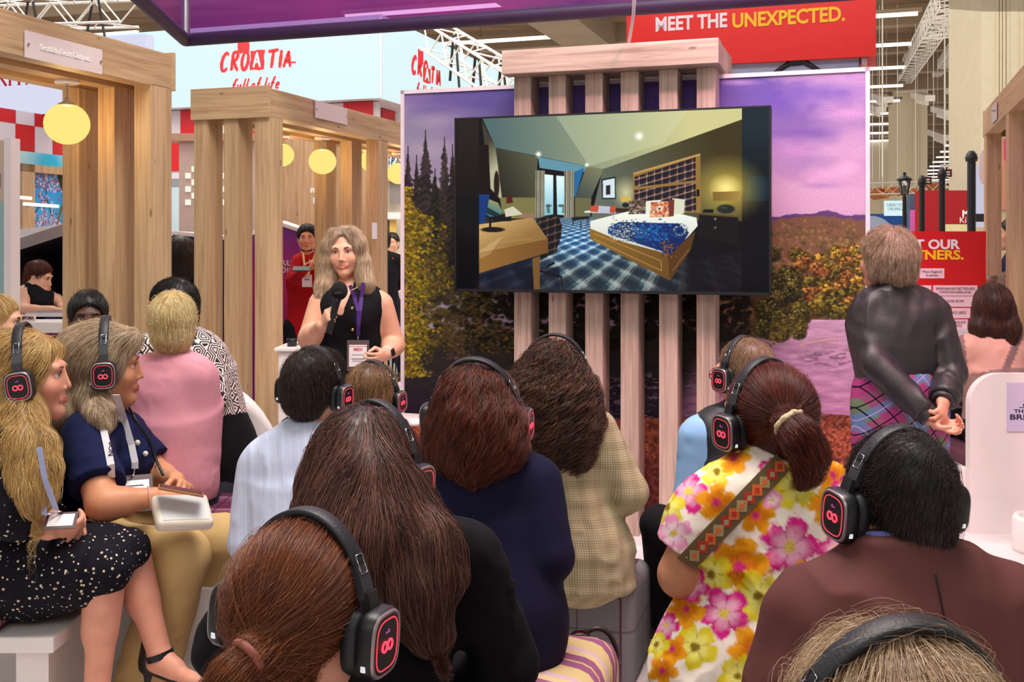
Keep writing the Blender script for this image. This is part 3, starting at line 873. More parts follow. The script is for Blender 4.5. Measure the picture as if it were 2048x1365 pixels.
 # desk, mirror, chair
 po([(585, 745), (650, 726), (715, 735), (735, 790), (728, 860), (700, 945), (600, 1000), (560, 850)], 0, grad=lambda X, Y: tart(X * 1.0, Y * .9) * .62)
 po([(235, 780), (560, 740), (650, 870), (235, 955)], 0, grad=G((206, 172, 116), (150, 116, 66), (300, 760), (400, 930)))
 for i in range(60):
  y = r.uniform(760, 930); li([(245, y + 10), (245 + (y - 740) * 2.0, y - 26)], 2, (176, 140, 88), .35)
 po([(235, 952), (650, 868), (652, 950), (235, 1075)], 0, grad=G((150, 110, 54), (120, 84, 40), (240, 960), (640, 900)))
 po([(556, 985), (600, 972), (602, 1172), (565, 1172)], (124, 88, 44))
 li([(600, 1060), (735, 1100)], 12, (14, 14, 18)); li([(640, 1040), (690, 1010)], 12, (14, 14, 18)); li([(728, 1090), (735, 1150)], 9, (14, 14, 18))
 po([(240, 640), (290, 626), (350, 650), (375, 700), (368, 730), (300, 735), (250, 700)], 0, grad=G((54, 120, 140), (150, 150, 110), (290, 720), (320, 640)))
 po([(258, 662), (366, 722), (330, 734), (262, 706)], (20, 28, 34), .75)
 li([(302, 735), (302, 810)], 13, (18, 18, 20)); di(318, 812, 82, 18, (22, 22, 24)); po([(330, 735), (430, 700), (430, 760), (330, 765)], (22, 18, 18)); po([(235, 595), (300, 600), (270, 770), (235, 780)], (20, 60, 120))
 po([(236, 300), (292, 300), (306, 600), (236, 600)], (26, 16, 14)); po([(400, 610), (432, 606), (440, 650), (400, 655)], (90, 28, 30)); po([(388, 690), (440, 672), (500, 720), (395, 736)], (206, 200, 178)); po([(500, 715), (565, 712), (565, 745), (470, 742)], (150, 120, 96))
 di(341, 540, 18, 88, (44, 28, 24), 1, .15)
 for (x, y, s) in ((1200, 248, 22), (593, 358, 15), (884, 422, 11)): di(x, y, s * 1.8, s * 1.8, (255, 255, 226), .7, 1.0); di(x, y, s * .8, s * .8, (255, 255, 246))
 po([(235, 940), (380, 850), (300, 960), (235, 990)], (236, 220, 180), .25)
 return c
def build_tv():
 q = [wallp(x, y, -.13) for x, y in ((908, 236), (1540, 211), (1544, 592), (910, 583))]
 ul = uw(q[0] * .5 + q[3] * .5); ur = uw(q[1] * .5 + q[2] * .5)
 zt = (q[0][2] + q[1][2]) / 2; zb = (q[2][2] + q[3][2]) / 2
 w = ur - ul; h = zt - zb
 t = thing('television', 'large wall television showing a tartan hotel bedroom', 'television', W0 + U * ul + UP * zb, -TH)
 b = .010
 MB().span((0, -.125, 0), (w, -.075, h), bevel=.004).link('casing', M_BLACK, t)
 mb = MB()
 for lo, hi in (((0, -.131, 0), (w, -.125, b * 1.6)), ((0, -.131, h - b), (w, -.125, h)), ((0, -.131, 0), (b, -.125, h)), ((w - b, -.131, 0), (w, -.125, h))): mb.span(lo, hi)
 mb.link('bezel', M_BLACK, t)
 MB().span((w * .25, -.075, h * .2), (w * .75, 0.0, h * .8)).link('wall_bracket', M_BLACKMETAL, t)
 nx, ny = 860, 500
 V, F = picture_grid(A3(b, -.127, b * 1.6), A3(1, 0, 0), UP, w - 2 * b, h - 2.6 * b, nx, ny)
 Vw = W0 + U * ul + UP * zb + V[:, :1] * U + V[:, 1:2] * D + V[:, 2:] * UP
 px, py = pix(Vw)
 cc = s2l(np.clip(paint_bedroom().sample(px, py), 0, 1)) ** 1.12 * 1.15
 link_mesh('screen', V, F, vcol_mat('lit_screen', 1.0, .12, 0, .25), t, col=cc)
build_tv()
# ------------------------------------------------------------------ oak pergolas with globe lamps
M_GLOBE = None
def globe_mat():
 N = Nodes('lit_opal_glass')
 e = N.n('ShaderNodeEmission', {'Color': (1.0, .74, .21, 1), 'Strength': 1.12})
 t = N.n('ShaderNodeBsdfTransparent')
 mx = N.n('ShaderNodeMixShader', {0: .12, 1: e.outputs[0], 2: t.outputs[0]})
 N.t.links.new(mx.outputs[0], N.out.inputs[0])
 return N.mat
M_GLOBE = globe_mat()
M_LED = glow('warm_led_strip', (1.0, .62, .30), 1.6)
def globe_lamp(label, p, r, top):
 t = thing('globe_pendant', label, 'lamp', p, 0, 'globe lamps under the pergolas')
 mb = MB(); mb.ball((0, 0, 0), (r, r, r * .94), 28); mb.link('globe', M_GLOBE, t)
 MB().lathe([(r * .42, r * .82), (r * .4, r * .9), (r * .2, r * 1.0), (r * .08, r * 1.08), (r * .08, r * 1.2)], n=20).link('cap', M_STEEL, t)
 MB().cyl((0, 0, r * 1.15), (0, 0, top), .005, n=8).link('rod', M_STEEL, t)
 MB().lathe([(.055, top - .018), (.06, top - .012), (.06, top)], n=24).link('ceiling_rose', M_WHITE, t)
 d = bpy.data.lights.new('globe_light', 'POINT'); d.energy = 26; d.color = (1, .62, .26); d.shadow_soft_size = r * .7
 o = bpy.data.objects.new('globe_light', d); COL.objects.link(o); o.parent = t
 return t
M_PLATE = plain('frosted_acrylic', c8(226, 208, 206), .25, var=.02)
M_ETCH = plain('white_lettering', c8(250, 244, 242), .5, var=.01)
def pergola(label, corner, L, rows, w=.56, ztop=2.62, hb=.185, close=(True, True)):
 """local x along U (0 = right side, negative to the left), y along D (0 = the given corner)"""
 t = thing('pergola', label, 'pergola', (corner[0], corner[1], 0), -TH)
 y0, y1 = min(0, L), max(0, L); zb = ztop - hb
 for i, x in enumerate((-.10, -w / 2 - .05 + .0, -w)):
  MB().span((x, y0, zb), (x + .10, y1, ztop - (.0 if i != 1 else .03)), bevel=.002).link('long_beam', OAKY, t)
 for yy, on in ((y0, close[0]), (y1, close[1])):
  if on: MB().span((-w - .01, yy - .012, zb - .005), (.012, yy + .012, ztop + .012), bevel=.002).link('end_board', OAKX, t)
 MB().span((-w + .1, y0 + .02, ztop - .02), (-.1, y1 - .02, ztop)).link('roof_board', OAKY, t)
 mb = MB()
 for x in (-.14, -w + .12): mb.span((x, y0 + .1, ztop - .035), (x + .02, y1 - .1, ztop - .021))
 mb.link('light_strip', M_LED, t)
 for r in rows:
  for x in (-.105, -w / 2 - .0525, -w):
   MB().span((x, r, 0), (x + .105, r + .172, zb + .01), bevel=.002).link('post', OAKZ, t)
 return t
K1 = A3((345 - CX) / FPX * 5.7, 5.7, 0)
pergola('oak slatted pergola nearest the camera on the left', K1, -2.6, (-.178, -2.59))
K2 = A3((536 - CX) / FPX * 6.85, 6.85, 0)
pergola('oak slatted pergola behind the presenter in the middle of the left side', K2, 4.2, (.012, 1.62, 4.0))
K3 = ray_plane(1966, 226, A3(0, 0, 2.62), UP); K3[2] = 0
def pergola_r():
 t = thing('pergola', 'oak slatted pergola at the far right behind the seated women', 'pergola', (K3[0], K3[1], 0), -TH)
 for i, x in enumerate((0, .23, .46)):
  MB().span((x, -3.2, 2.44), (x + .10, 0, 2.62), bevel=.002).link('long_beam', OAKY, t)
 MB().span((0, -.012, 2.435), (.56, .012, 2.63)).link('end_board', OAKX, t)
 MB().span((.10, -3.2, 2.60), (.46, -.02, 2.618)).link('roof_board', OAKY, t)
 for r in (-.18, -1.55, -3.1):
  for x in (.005, .23, .455): MB().span((x, r, 0), (x + .105, r + .165, 2.45), bevel=.002).link('post', OAKZ, t)
pergola_r()
def perg_pt(px, py, K, xl): return ray_plane(px, py, K + U * xl, U)
g1 = perg_pt(134, 248, K1, -.30); globe_lamp('glowing globe lamp under the near left pergola', g1, 44 / FPX * g1[1], 2.435 - g1[2])
g2 = perg_pt(645, 323, K2, -.30); globe_lamp('glowing globe lamp above the presenter, whole in view', g2, 27.5 / FPX * g2[1], 2.435 - g2[2])
g4 = perg_pt(563, 310, K2, -.51); globe_lamp('glowing globe lamp cut by the front posts of the middle pergola', g4, 25 / FPX * g4[1], 2.435 - g4[2])
g5 = perg_pt(744, 322, K2, -.52); globe_lamp('glowing globe lamp mostly hidden behind a middle pergola post', g5, 24 / FPX * g5[1], 2.435 - g5[2])
g3 = perg_pt(797, 347, K2, -.30); globe_lamp('glowing globe lamp half hidden by the left edge of the screen wall', g3, 23 / FPX * g3[1], 2.435 - g3[2])
def beam_plate(K, pa, pb, words, label, size, off=.004):
 q = K + U * off
 c = [ray_plane(x, y, q, U) for x, y in (pa, pb)]
 o = (c[0] + c[1]) / 2; w = abs(np.dot(c[1] - c[0], D)); h = .118
 t = thing('name_plate', label, 'sign', o)
 MB().box(A3(0, 0, 0) + U * .004, (w, .006, h), rotz(math.pi / 2 - TH)).link('plate', M_PLATE, t)
 mb = MB()
 for s in (-1, 1): mb.cyl(D * s * (w / 2 - .014) + U * .006, D * s * (w / 2 - .014) + U * .014, .006, n=10)
 mb.link('screw', M_STEEL, t)
 if words: lettering('lettering', words, U * .0082, D, UP, size, M_ETCH, t, bold=.0006, width=w * .64)
 return t
beam_plate(K1, (48, 90), (202, 122), 'Scottish Event Campus', 'acrylic plate lettered Scottish Event Campus on the near left pergola beam', .036)
beam_plate(K2, (629, 217), (693, 235), '', 'blank looking acrylic plate on the middle pergola beam', .03)
pl = ray_plane(1990, 226, K3 - U * .004, U)
t = thing('name_plate', 'small white plate on the beam of the far right pergola', 'sign', pl)
MB().box(-U * .004, (.30, .006, .115), rotz(math.pi / 2 - TH)).link('plate', M_PLATE, t)
MB().cyl(-U * .008 - D * .13, -U * .03 - D * .13, .006, n=8).link('screw', M_STEEL, t)
# paper notice on a post (its square code is left out)
pn = ray_plane(749, 462, K2 + U * .004, U)
tag(MB().box(pn, (.085, .003, .125), rotz(math.pi / 2 - TH)).link('paper_notice', plain('white_paper', c8(236, 232, 238), .8, var=.02)), 'small white paper notice taped to a pergola post beside the presenter', 'notice')

# ------------------------------------------------------------------ purple fabric ring overhead
N = Nodes('sheer_purple_fabric')
tr = N.n('ShaderNodeBsdfTransparent', {'Color': (.80, .50, .92, 1)})
cbase = N.ramp(N.noise(N.coord('Object'), .7, 2), [(.35, c8(96, 34, 132)), (.65, c8(150, 44, 140))])
N.base(cbase); N.fin(.6, 0, .3)
tl_ = N.n('ShaderNodeBsdfTranslucent', {'Color': cbase})
m1 = N.n('ShaderNodeMixShader', {0: .5, 1: N.b.outputs[0], 2: tl_.outputs[0]})
m2 = N.n('ShaderNodeMixShader', {0: .36, 1: m1.outputs[0], 2: tr.outputs[0]})
N.t.links.new(m2.outputs[0], N.out.inputs[0])
M_SHEER = N.mat
M_HEM = plain('dark_purple_hem', c8(48, 18, 62), .6, var=.1)
def canopy():
 z = 2.95
 c = ray_plane(371, 80, A3(0, 0, z), UP)
 e = ray_plane(2300, -26, A3(0, 0, z), UP)
 far = c + U * 5.2
 b = ray_plane(283, 0, A3(0, 0, z), UP); b = c + (b - c) * 2.2
 t = thing('hanging_canopy', 'sheer purple fabric canopy ring hung over the stand on dark poles', 'canopy', c)
 for q in (far, b):
  d = q - c
  MB().cyl((0, 0, 0), d, .042, n=14).link('hem_pole', M_HEM, t)
  n = 40; k = 12
  x = np.linspace(0, 1, n); zz = np.linspace(.03, 1.5, k)
  V = np.array([d * xx + UP * (h + .006 * math.sin(xx * 90)) + nrm(A3(d[1], -d[0], 0)) * .012 * math.sin(xx * 14) * (h < 1.4) for h in zz for xx in x])
  F = [(i * n + j, i * n + j + 1, (i + 1) * n + j + 1, (i + 1) * n + j) for i in range(k - 1) for j in range(n - 1)]
  link_mesh('fabric', V, F, M_SHEER, t, smooth=True)
  MB().cyl(UP * 1.52, d + UP * 1.52, .03, n=10).link('upper_pole', M_HEM, t)
 MB().cyl(-UP * .02, UP * 1.52, .030, n=12).link('corner_post', M_STEEL, t)
canopy()
h0 = wallp(1258, 84, -.05); h1 = P(1270, -30, 5.2)
tag(MB().tube([h0, h0 * .5 + h1 * .5 + A3(.008, 0, 0), h1], .009, 8).link('white_rope', plain('white_cord', c8(236, 214, 222), .7)), 'white rope rising from the top of the pink header', 'rope')

# ------------------------------------------------------------------ neighbouring stands on the left
M_RED = plain('red_vinyl', c8(196, 8, 24), .45, var=.02)
M_LBOX = glow('white_lightbox_face', (.68, .88, .92), 1.0)
M_LBOX2 = glow('lavender_lightbox_face', (.70, .72, .90), .95)
M_GREYWHITE = plain('warm_grey_panel', c8(206, 196, 200), .5, var=.02)
M_BRUSH = plain('red_brush_paint', c8(214, 26, 34), .6, var=.05)
def croatia():
 c = P(762, 195, 13.0); zb = c[2]; c[2] = 0; zt = 4.42 + .0
 wl = 7.2; wr = 5.4
 t = thing('lightbox_tower', 'pale blue hanging lightbox sign lettered CROATIA Full of life', 'sign', c)
 MB().box(-U * wl / 2 + UP * (zb + zt) / 2 + D * .02, (wl, .04, zt - zb), RHALL).link('front_face', M_LBOX, t)
 MB().box(D * wr / 2 + UP * (zb + zt) / 2 - U * .02, (.04, wr, zt - zb), RHALL).link('side_face', M_LBOX, t)
 MB().box(-U * (wl / 2 + .02) + D * (wr / 2 + .02) + UP * (zb + zt) / 2, (wl - .05, wr - .05, zt - zb - .02), RHALL).link('box_body', M_GREYWHITE, t)
 MB().bar(UP * zb, UP * zt, .03, .03).link('corner_trim', M_STEEL, t)
 s = 13.6 / FPX
 o = ray_plane(440, 143, c - D * .012, D) - c
 k = s * 1.06
 mb = MB()
 brush_word(mb, 'CRO', o, U, UP, 35 * k, 19 * k, 3.0 * k)
 oa = ray_plane(500, 141, c - D * .012, D) - c
 sq = [(0, 0), (9, 1), (20, -1), (30, 1), (31, 14), (30, 26), (33, 37), (18, 38), (8, 36), (1, 37), (2, 22), (-1, 10)]
 mb.prism([(x * k, y * k) for x, y in sq], oa, U, UP, .003)
 o2 = ray_plane(476, 106, c - D * .012, D) - c
 mb.prism([(x * k, y * k) for x, y in [(0, 0), (6, -2), (14, 1), (24, -1), (25, 12), (23, 27), (12, 26), (1, 27), (-1, 14)]], o2, U, UP, .003)
 o3 = ray_plane(540, 137, c - D * .012, D) - c
 brush_word(mb, 'T', ray_plane(533, 137, c - D * .012, D) - c, U, UP, 33 * k, 22 * k, 2.9 * k); brush_word(mb, 'I', ray_plane(554, 136, c - D * .012, D) - c, U, UP, 33 * k, 12 * k, 3.0 * k)
 o4 = ray_plane(566, 135, c - D * .012, D) - c
 brush_word(mb, 'A', o4, U, UP, 30 * k, 17 * k, 2.8 * k)
 mb.bar(o4 + U * 8 * k + UP * 9 * k, o4 + U * 27 * k + UP * 8 * k, .003, 3.2 * k)
 o5 = ray_plane(462, 182, c - D * .012, D) - c
 brush_word(mb, 'Full of life', o5, U, UP, 21 * k, 11 * k, 1.8 * k, shear=.3, gap=0)
 mb.link('front_lettering', M_BRUSH, t)
 mb = MB(); brush_word(mb, 'A', oa + U * 7 * k + UP * 5 * k - D * .006, U, UP, 28 * k, 17 * k, 1.9 * k, shear=0)
 mb.link('white_letter', M_LBOX, t)
 s2 = (14.6 / FPX) * 1.5; q = c + U * .012
 R = lambda x, y: ray_plane(x, y, q, U) - c
 mb = MB()
 kx = np.dot(R(880, 165) - R(822, 152), D) / 58; kz = s2 / 1.5 * 1.1
 brush_word(mb, 'CRO', R(823, 145), D, UP, 30 * kz, 9.5 * kx, 1.7 * kx)
 mb.prism([(x * kx, y * kz) for x, y in [(0, 0), (8, -1), (15, 1), (15, 27), (7, 26), (0, 28)]], R(846, 163), D, UP, .003)
 mb.prism([(x * kx, y * kz) for x, y in [(0, 0), (6, -1), (10, 1), (10, 24), (5, 23), (0, 25)]], R(836, 126), D, UP, .003)
 brush_word(mb, 'TIA', R(861, 165), D, UP, 28 * kz, 7.5 * kx, 1.5 * kx)
 brush_word(mb, 'Full of', R(832, 186), D, UP, 18 * kz, 5.5 * kx, 1.0 * kx, shear=.3, gap=0)
 mb.link('side_lettering', M_BRUSH, t)
 mb = MB(); brush_word(mb, 'A', R(849, 160) + U * .006, D, UP, 22 * kz, 9 * kx, .9 * kx, shear=0); mb.link('white_letter', M_LBOX, t)
 # checkered fascia below the box
 ch = thing('checkered_fascia', 'red and white checkered fascia below the pale blue lightbox', 'fascia', c)
 MB().box(-U * 3.8 + UP * (zb - .45) + D * .35, (7.2, .1, .9), RHALL).link('white_panel', M_GREYWHITE, ch)
 mb = MB(); sq = .40
 for r in range(2):
  for i in range(18):
   if (i + r) % 2 == 0: mb.box(-U * (.45 + i * sq) + UP * (zb - .2 - r * sq) + D * .29, (sq, .02, sq), RHALL)
 mb.link('red_square', M_RED, ch)
 MB().box(D * .95 + UP * (zb - .45) - U * .5, (.1, 1.1, .9), RHALL).link('white_panel', M_GREYWHITE, ch)
 mb = MB()
 for r in range(2):
  for i in range(2):
   if (i + r) % 2 == 1: mb.box(D * (.75 + i * sq) + UP * (zb - .2 - r * sq) - U * .44, (.02, sq, sq), RHALL)
 mb.link('red_square', M_RED, ch)
 mb = MB()
 for (x, y) in ((-.8, .6), (-6.8, .8)): mb.cyl(U * x + D * y, U * x + D * y + UP * zb, .12, n=12)
 mb.link('support_post', M_WHITE, ch)
croatia()
def heritage():
 c = P(299, 70, 9.2); zt = c[2]; zb = P(100, 232, 9.6)[2]; c[2] = 0; w = 3.6
 t = thing('lightbox_sign', 'lavender white lightbox sign with red capitals ending HERITAGE on the far left', 'sign', c)
 MB().box(-U * w / 2 + UP * (zb + zt) / 2, (w, .12, zt - zb), RHALL).link('face', M_LBOX2, t)
 MB().box(-U * w / 2 + UP * (zb - .02), (w, .14, .04), RHALL).link('lower_rail', M_BLACKMETAL, t)
 MB().bar(-U * .06 + D * .1, -U * .06 + D * .1 + UP * zb, .06, .06).bar(-U * 3.5 + D * .1, -U * 3.5 + D * .1 + UP * zb, .06, .06).link('stand_post', M_WHITE, t)
 o = ray_plane(-40, 175, c - D * .064, D) - c
 k = 9.8 / FPX
 mb = MB()
 def L(x, bars):
  for (xa, ya, xb, yb, wd) in bars:
   mb.bar(o + U * (x + xa) * k + UP * ya * k, o + U * (x + xb) * k + UP * yb * k, wd * k, .004, up=D)
 S = lambda x: [(x - 4, .8, x + 4, .8, 1.4), (x - 4, 29, x + 4, 29, 1.4)]
 H = 30
 L(-20, [(4, 0, 4, H, 5), (24, 0, 24, H, 5), (4, 15, 24, 15, 2)] + S(4) + S(24))
 L(14, [(4, 0, 4, H, 5), (4, 29, 20, 29, 2), (4, 15, 16, 15, 2), (4, 1, 21, 1, 2), (20, 29, 20, 23, 2), (21, 1, 21, 8, 2), (16, 12, 16, 18, 2)] + S(4))
 L(42, [(4, 0, 4, H, 5), (4, 29, 16, 28, 2.5), (16, 28, 20, 22, 4), (20, 22, 16, 16, 4), (16, 16, 4, 15, 2.5), (11, 15, 23, 0, 5)] + S(4))
 L(70, [(4, 0, 4, H, 5)] + S(4))
 L(84, [(12, 0, 12, H, 5), (0, 29, 24, 29, 2), (0, 29, 0, 22, 2), (24, 29, 24, 22, 2), (8, .8, 16, .8, 1.4)])
 L(112, [(2, 0, 12, H, 2.5), (12, H, 23, 0, 5), (5, 10, 19, 10, 2), (-1, .8, 5, .8, 1.4), (19, .8, 27, .8, 1.4)])
 L(142, [(22, 25, 14, 29.5, 3), (14, 29.5, 5, 25, 4), (5, 25, 3, 15, 5), (3, 15, 5, 5, 5), (5, 5, 14, .5, 4), (14, .5, 23, 3, 3), (23, 3, 23, 13, 4.5), (18, 13, 27, 13, 1.4)])
 L(176, [(4, 0, 4, H, 5), (4, 29, 20, 29, 2), (4, 15, 16, 15, 2), (4, 1, 21, 1, 2), (20, 29, 20, 23, 2), (21, 1, 21, 8, 2)] + S(4))
 mb.link('lettering', M_RED, t)
heritage()

# checkered wall with blossom picture, running into the stand on the left
def left_wall():
 q = A3((-60 - CX) / FPX * 8.6, 8.6, 0)
 R = lambda x, y, off=0.0: ray_plane(x, y, q + U * off, U)
 a, b = R(-70, 300), R(300, 300)
 y0, y1 = 0.0, float(np.dot(b - a, D)); o = A3(a[0], a[1], 0)
 W_ = lambda x, y, off=0.0: (float(np.dot(R(x, y, off) - o, D)), float(R(x, y, off)[2]))
 t = thing('checkered_wall', 'white stand wall with red checkers on top and a pale blue lower band', 'wall panel', o, -TH)
 zt = W_(60, 225)[1]; zm = W_(60, 304)[1]
 MB().span((-.12, y0, 0), (0, y1, zt)).link('wall_board', plain('glossy_white_board', c8(214, 206, 216), .3, var=.02), t)
 ys = W_(31, 300)[0]; yw = W_(69, 300)[0] - ys; hz = (zt - zm) / 1.5
 mb = MB()
 for i in range(-4, 9):
  for r in range(2):
   if (i + r) % 2 == 0:
    z1 = zm + hz * (r + 1) if r == 0 else zt
    lo = max(y0, ys + i * yw); hi = min(y1, ys + (i + 1) * yw)
    if hi > lo: mb.span((0, lo, zm + hz * r), (.004, hi, min(zt, z1)))
 mb.link('red_square', M_RED, t)
 N = Nodes('pale_blue_gradient_board')
 v = N.n('ShaderNodeVectorMath', {0: N.coord('Object'), 1: (0, W_(98, 320)[0], W_(98, 335)[1])}, operation='DISTANCE')
 N.base(N.ramp(v.outputs['Value'], [(.10, c8(40, 178, 220)), (.30, c8(176, 226, 236)), (.5, c8(214, 232, 238))]))
 MB().span((0, y0, 0), (.006, y1, zm)).link('lower_band', N.fin(.35), t)
 # framed blossom picture
 pa, pb = W_(40, 328, .05), W_(141, 470, .05)
 fr = thing('framed_picture', 'oak framed picture of pink blossom against blue sky on the checkered wall', 'picture', o, -TH)
 ya, yb = pa[0], pb[0]; z1 = W_(90, 332, .05)[1]; z0 = z1 - 1.0; e = .11
 mb = MB()
 for lo, hi in (((.006, ya, z1 - e * .6), (.075, yb, z1)), ((.006, ya, z0), (.075, yb, z0 + e)), ((.006, ya, z0), (.075, ya + e * 1.3, z1)), ((.006, yb - e * .5, z0), (.075, yb, z1))): mb.span(lo, hi)
 mb.link('oak_frame', OAKZ, fr)
 nx, ny = 150, 200
 V, F = picture_grid(A3(.03, ya + e, z0 + e * .8), A3(0, 1, 0), UP, yb - ya - e * 1.4, z1 - z0 - e * 1.2, nx, ny)
 c = Canvas(0, 0, 150, 200, 1.0); c.a[:] = (np.array((36, 140, 214)) + (np.array((110, 196, 236)) - np.array((36, 140, 214))) * (c.Y / 200)[..., None]) / 255
 r = np.random.default_rng(4)
 c.line([(60, 0), (78, 60), (110, 120)], 4, (60, 48, 50)); c.line([(150, 60), (128, 80), (112, 120), (96, 124)], 9, (120, 104, 60)); c.line([(20, 90), (60, 60), (78, 60)], 3, (60, 48, 60))
 for i in range(900):
  x, y = r.uniform(0, 150), r.uniform(0, 128)
  if vnoise2(np.array([x]), np.array([y]), 34, 6, 3)[0] < .47 and not (y < 40): continue
  c.disc(x, y, r.uniform(2, 5), r.uniform(2, 4), [(206, 160, 190), (150, 100, 130), (236, 206, 216), (110, 70, 96)][r.integers(4)], .9, .5)
 for i in range(350):
  x = abs(r.normal(0, 20)); y = r.uniform(128, 200)
  c.disc(x, y, 3, 3, [(206, 170, 200), (150, 120, 160), (230, 206, 220)][r.integers(3)], .9, .5)
 c.poly([(150, 0), (150, 50), (120, 18), (118, 0)], (60, 60, 44))
 uv = np.stack([(V[:, 1] - V[:, 1].min()) / np.ptp(V[:, 1]) * 150, 200 - (V[:, 2] - V[:, 2].min()) / np.ptp(V[:, 2]) * 200], 1)
 link_mesh('blossom_print', V, F, vcol_mat('glossy_print', 0, .35), fr, col=s2l(np.clip(c.sample(uv[:, 0], uv[:, 1]), 0, 1)))
 for (xa, ya_, xb, yb_) in ((28, 394, 62, 397), (48, 408, 116, 413)):
  p, s = R(xa, ya_, .22), R(xb, yb_, .22)
  tt = thing('tube_lamp', 'slim lit tube lamp in front of the blossom picture', 'lamp', p, 0, 'tube lamps by the blossom picture')
  MB().cyl((0, 0, 0), s - p, .014, n=10).link('tube', glow('lit_slim_tube', (1, .93, .80), 1.4), tt)
  MB().bar((s - p) * .5, (s - p) * .5 - U * .22, .02, .02).link('bracket', M_STEEL, tt)
left_wall()
# teal and sand glass panel at the very left edge
q = P(20, 280, 6.9)
t = thing('partition_panel', 'sand and teal partition panel with a white post at the left edge', 'panel', (q[0], q[1], 0), -TH)
N = Nodes('sand_over_teal'); z = N.n('ShaderNodeSeparateXYZ', {0: N.coord('Object')})
N.base(N.ramp(N.m('MULTIPLY', z.outputs[2], .4), [(.755, c8(150, 186, 186)), (.765, c8(206, 182, 164))]))
MB().span((-1.2, 0, 0), (-.03, .05, q[2])).link('panel', N.fin(.4), t)
MB().span((-.03, -.02, 0), (.025, .06, q[2] + .01)).link('post', M_WHITE, t)
MB().span((-.28, -.006, P(0, 362, 6.9)[2] - .04), (-.075, -.002, P(0, 362, 6.9)[2] + .05)).link('blue_sticker', plain('blue_sticker', c8(30, 120, 170), .5), t)

# gable shaped dark work pod
def pod():
 Y = 7.7; f = lambda x, y, yy=Y: P(x, y, yy)
 L = f(0, 490); A = f(133, 446); Rr = f(268, 490)
 o = A3(A[0], Y, 0); dp = 1.1; th = .07
 t = thing('work_pod', 'grey house shaped work pod with a dark plum lining on the left', 'pod', o)
 out = [(L[0] - o[0], 0), (L[0] - o[0], L[2]), (0, A[2]), (Rr[0] - o[0], L[2]), (Rr[0] - o[0], 0)]
 inn = [(out[0][0] + th, 0), (out[0][0] + th, L[2] - .06), (0, A[2] - .085), (out[3][0] - th, L[2] - .06), (out[4][0] - th, 0)]
 mb = MB(); ml = MB()
 def quad(m, a, b, y0, y1): m.add([(a[0], y0, a[1]), (b[0], y0, b[1]), (b[0], y1, b[1]), (a[0], y1, a[1])], [(0, 1, 2, 3)])
 for i in range(4):
  quad(mb, out[i], out[i + 1], 0, dp); quad(ml, inn[i], inn[i + 1], 0, dp)
  mb.add([(out[i][0], 0, out[i][1]), (out[i + 1][0], 0, out[i + 1][1]), (inn[i + 1][0], 0, inn[i + 1][1]), (inn[i][0], 0, inn[i][1])], [(0, 1, 2, 3)])
 mb.link('shell', plain('grey_felt', c8(158, 142, 138), .9, var=.05), t)
 ml.add([(x, dp - .02, z) for x, z in inn], [(0, 1, 2, 3, 4)])
 ml.link('lining', plain('dark_plum_felt', c8(40, 22, 38), .95, var=.1), t)
 # lit white gable behind
 t2 = thing('white_gable', 'white gabled roof of the pod behind the grey work pod', 'pod', o + A3(-.46, 1.14, 0))
 mb = MB(); z0 = P(0, 462, 8.84)[2]; z1 = P(50, 447, 8.84)[2] 
 mb.prism([(-.5, 0), (.5, 0), (.5, z0), (.0, z1), (-.5, z0)], (0, .28, 0), (1, 0, 0), UP, .28)
 mb.link('gable_body', M_WHITE, t2)
 MB().prism([(-.36, 0), (.36, 0), (.36, z0 - .12), (0, z1 - .1), (-.36, z0 - .12)], (0, -.002, 0), (1, 0, 0), UP, .004).link('dark_opening', plain('charcoal_felt', c8(70, 66, 70), .9), t2)
pod()
def counter_left():
 Y = 6.55
 a = P(10, 655, Y); b = P(152, 645, Y)
 t = thing('counter', 'white topped magenta counter below the work pod on the left', 'counter', (a[0], Y, 0))
 w = b[0] - a[0] + .12
 MB().span((-.25, 0, a[2] - .035), (w, .29, a[2] + .03), bevel=.004).link('top', M_WHITE, t)
 MB().span((-.22, .03, 0), (w - .03, .27, a[2] - .035)).link('front', plain('magenta_laminate', c8(110, 20, 76), .4), t)
 p = P(47, 645, Y)
 s = thing('table_sign', 'small white sign lettered #PCMA standing on the magenta counter', 'sign', A3(p[0], Y + .06, a[2] + .03))
 MB().span((-.044, 0, 0), (.044, .012, .042)).link('board', M_WHITE, s)
 lettering('lettering', '#PCMA', (0, -.002, .022), (1, 0, 0), UP, .026, plain('plum_ink', c8(90, 20, 50), .6), s, bold=.0008, width=.074, ext=.0006)
counter_left()
# tall table with laptop inside the pod
p = P(108, 624, 7.35)
t = thing('high_table', 'white topped high table with a navy front in the work pod', 'table', (p[0], 7.35, 0))
MB().span((-.13, -.14, p[2] - .025), (.30, .24, p[2])).link('top', M_WHITE, t)
MB().span((-.02, -.10, 0), (.28, .2, p[2] - .025)).link('front', plain('navy_laminate', c8(34, 34, 96), .4), t)
lettering('lettering', 'spark', (.12, -.104, p[2] - .075), (1, 0, 0), UP, .07, M_ETCH, t, bold=.002)
t = thing('laptop', 'open silver laptop on the high table in the work pod', 'laptop', A3(p[0] + .08, 7.32, p[2]))
MB().span((-.14, -.1, 0), (.08, .1, .012)).link('keyboard_base', M_STEEL, t)
MB().box((.11, 0, .09), (.008, .21, .17), rot_axis((0, 1, 0), .3)).link('lid', M_STEEL, t)

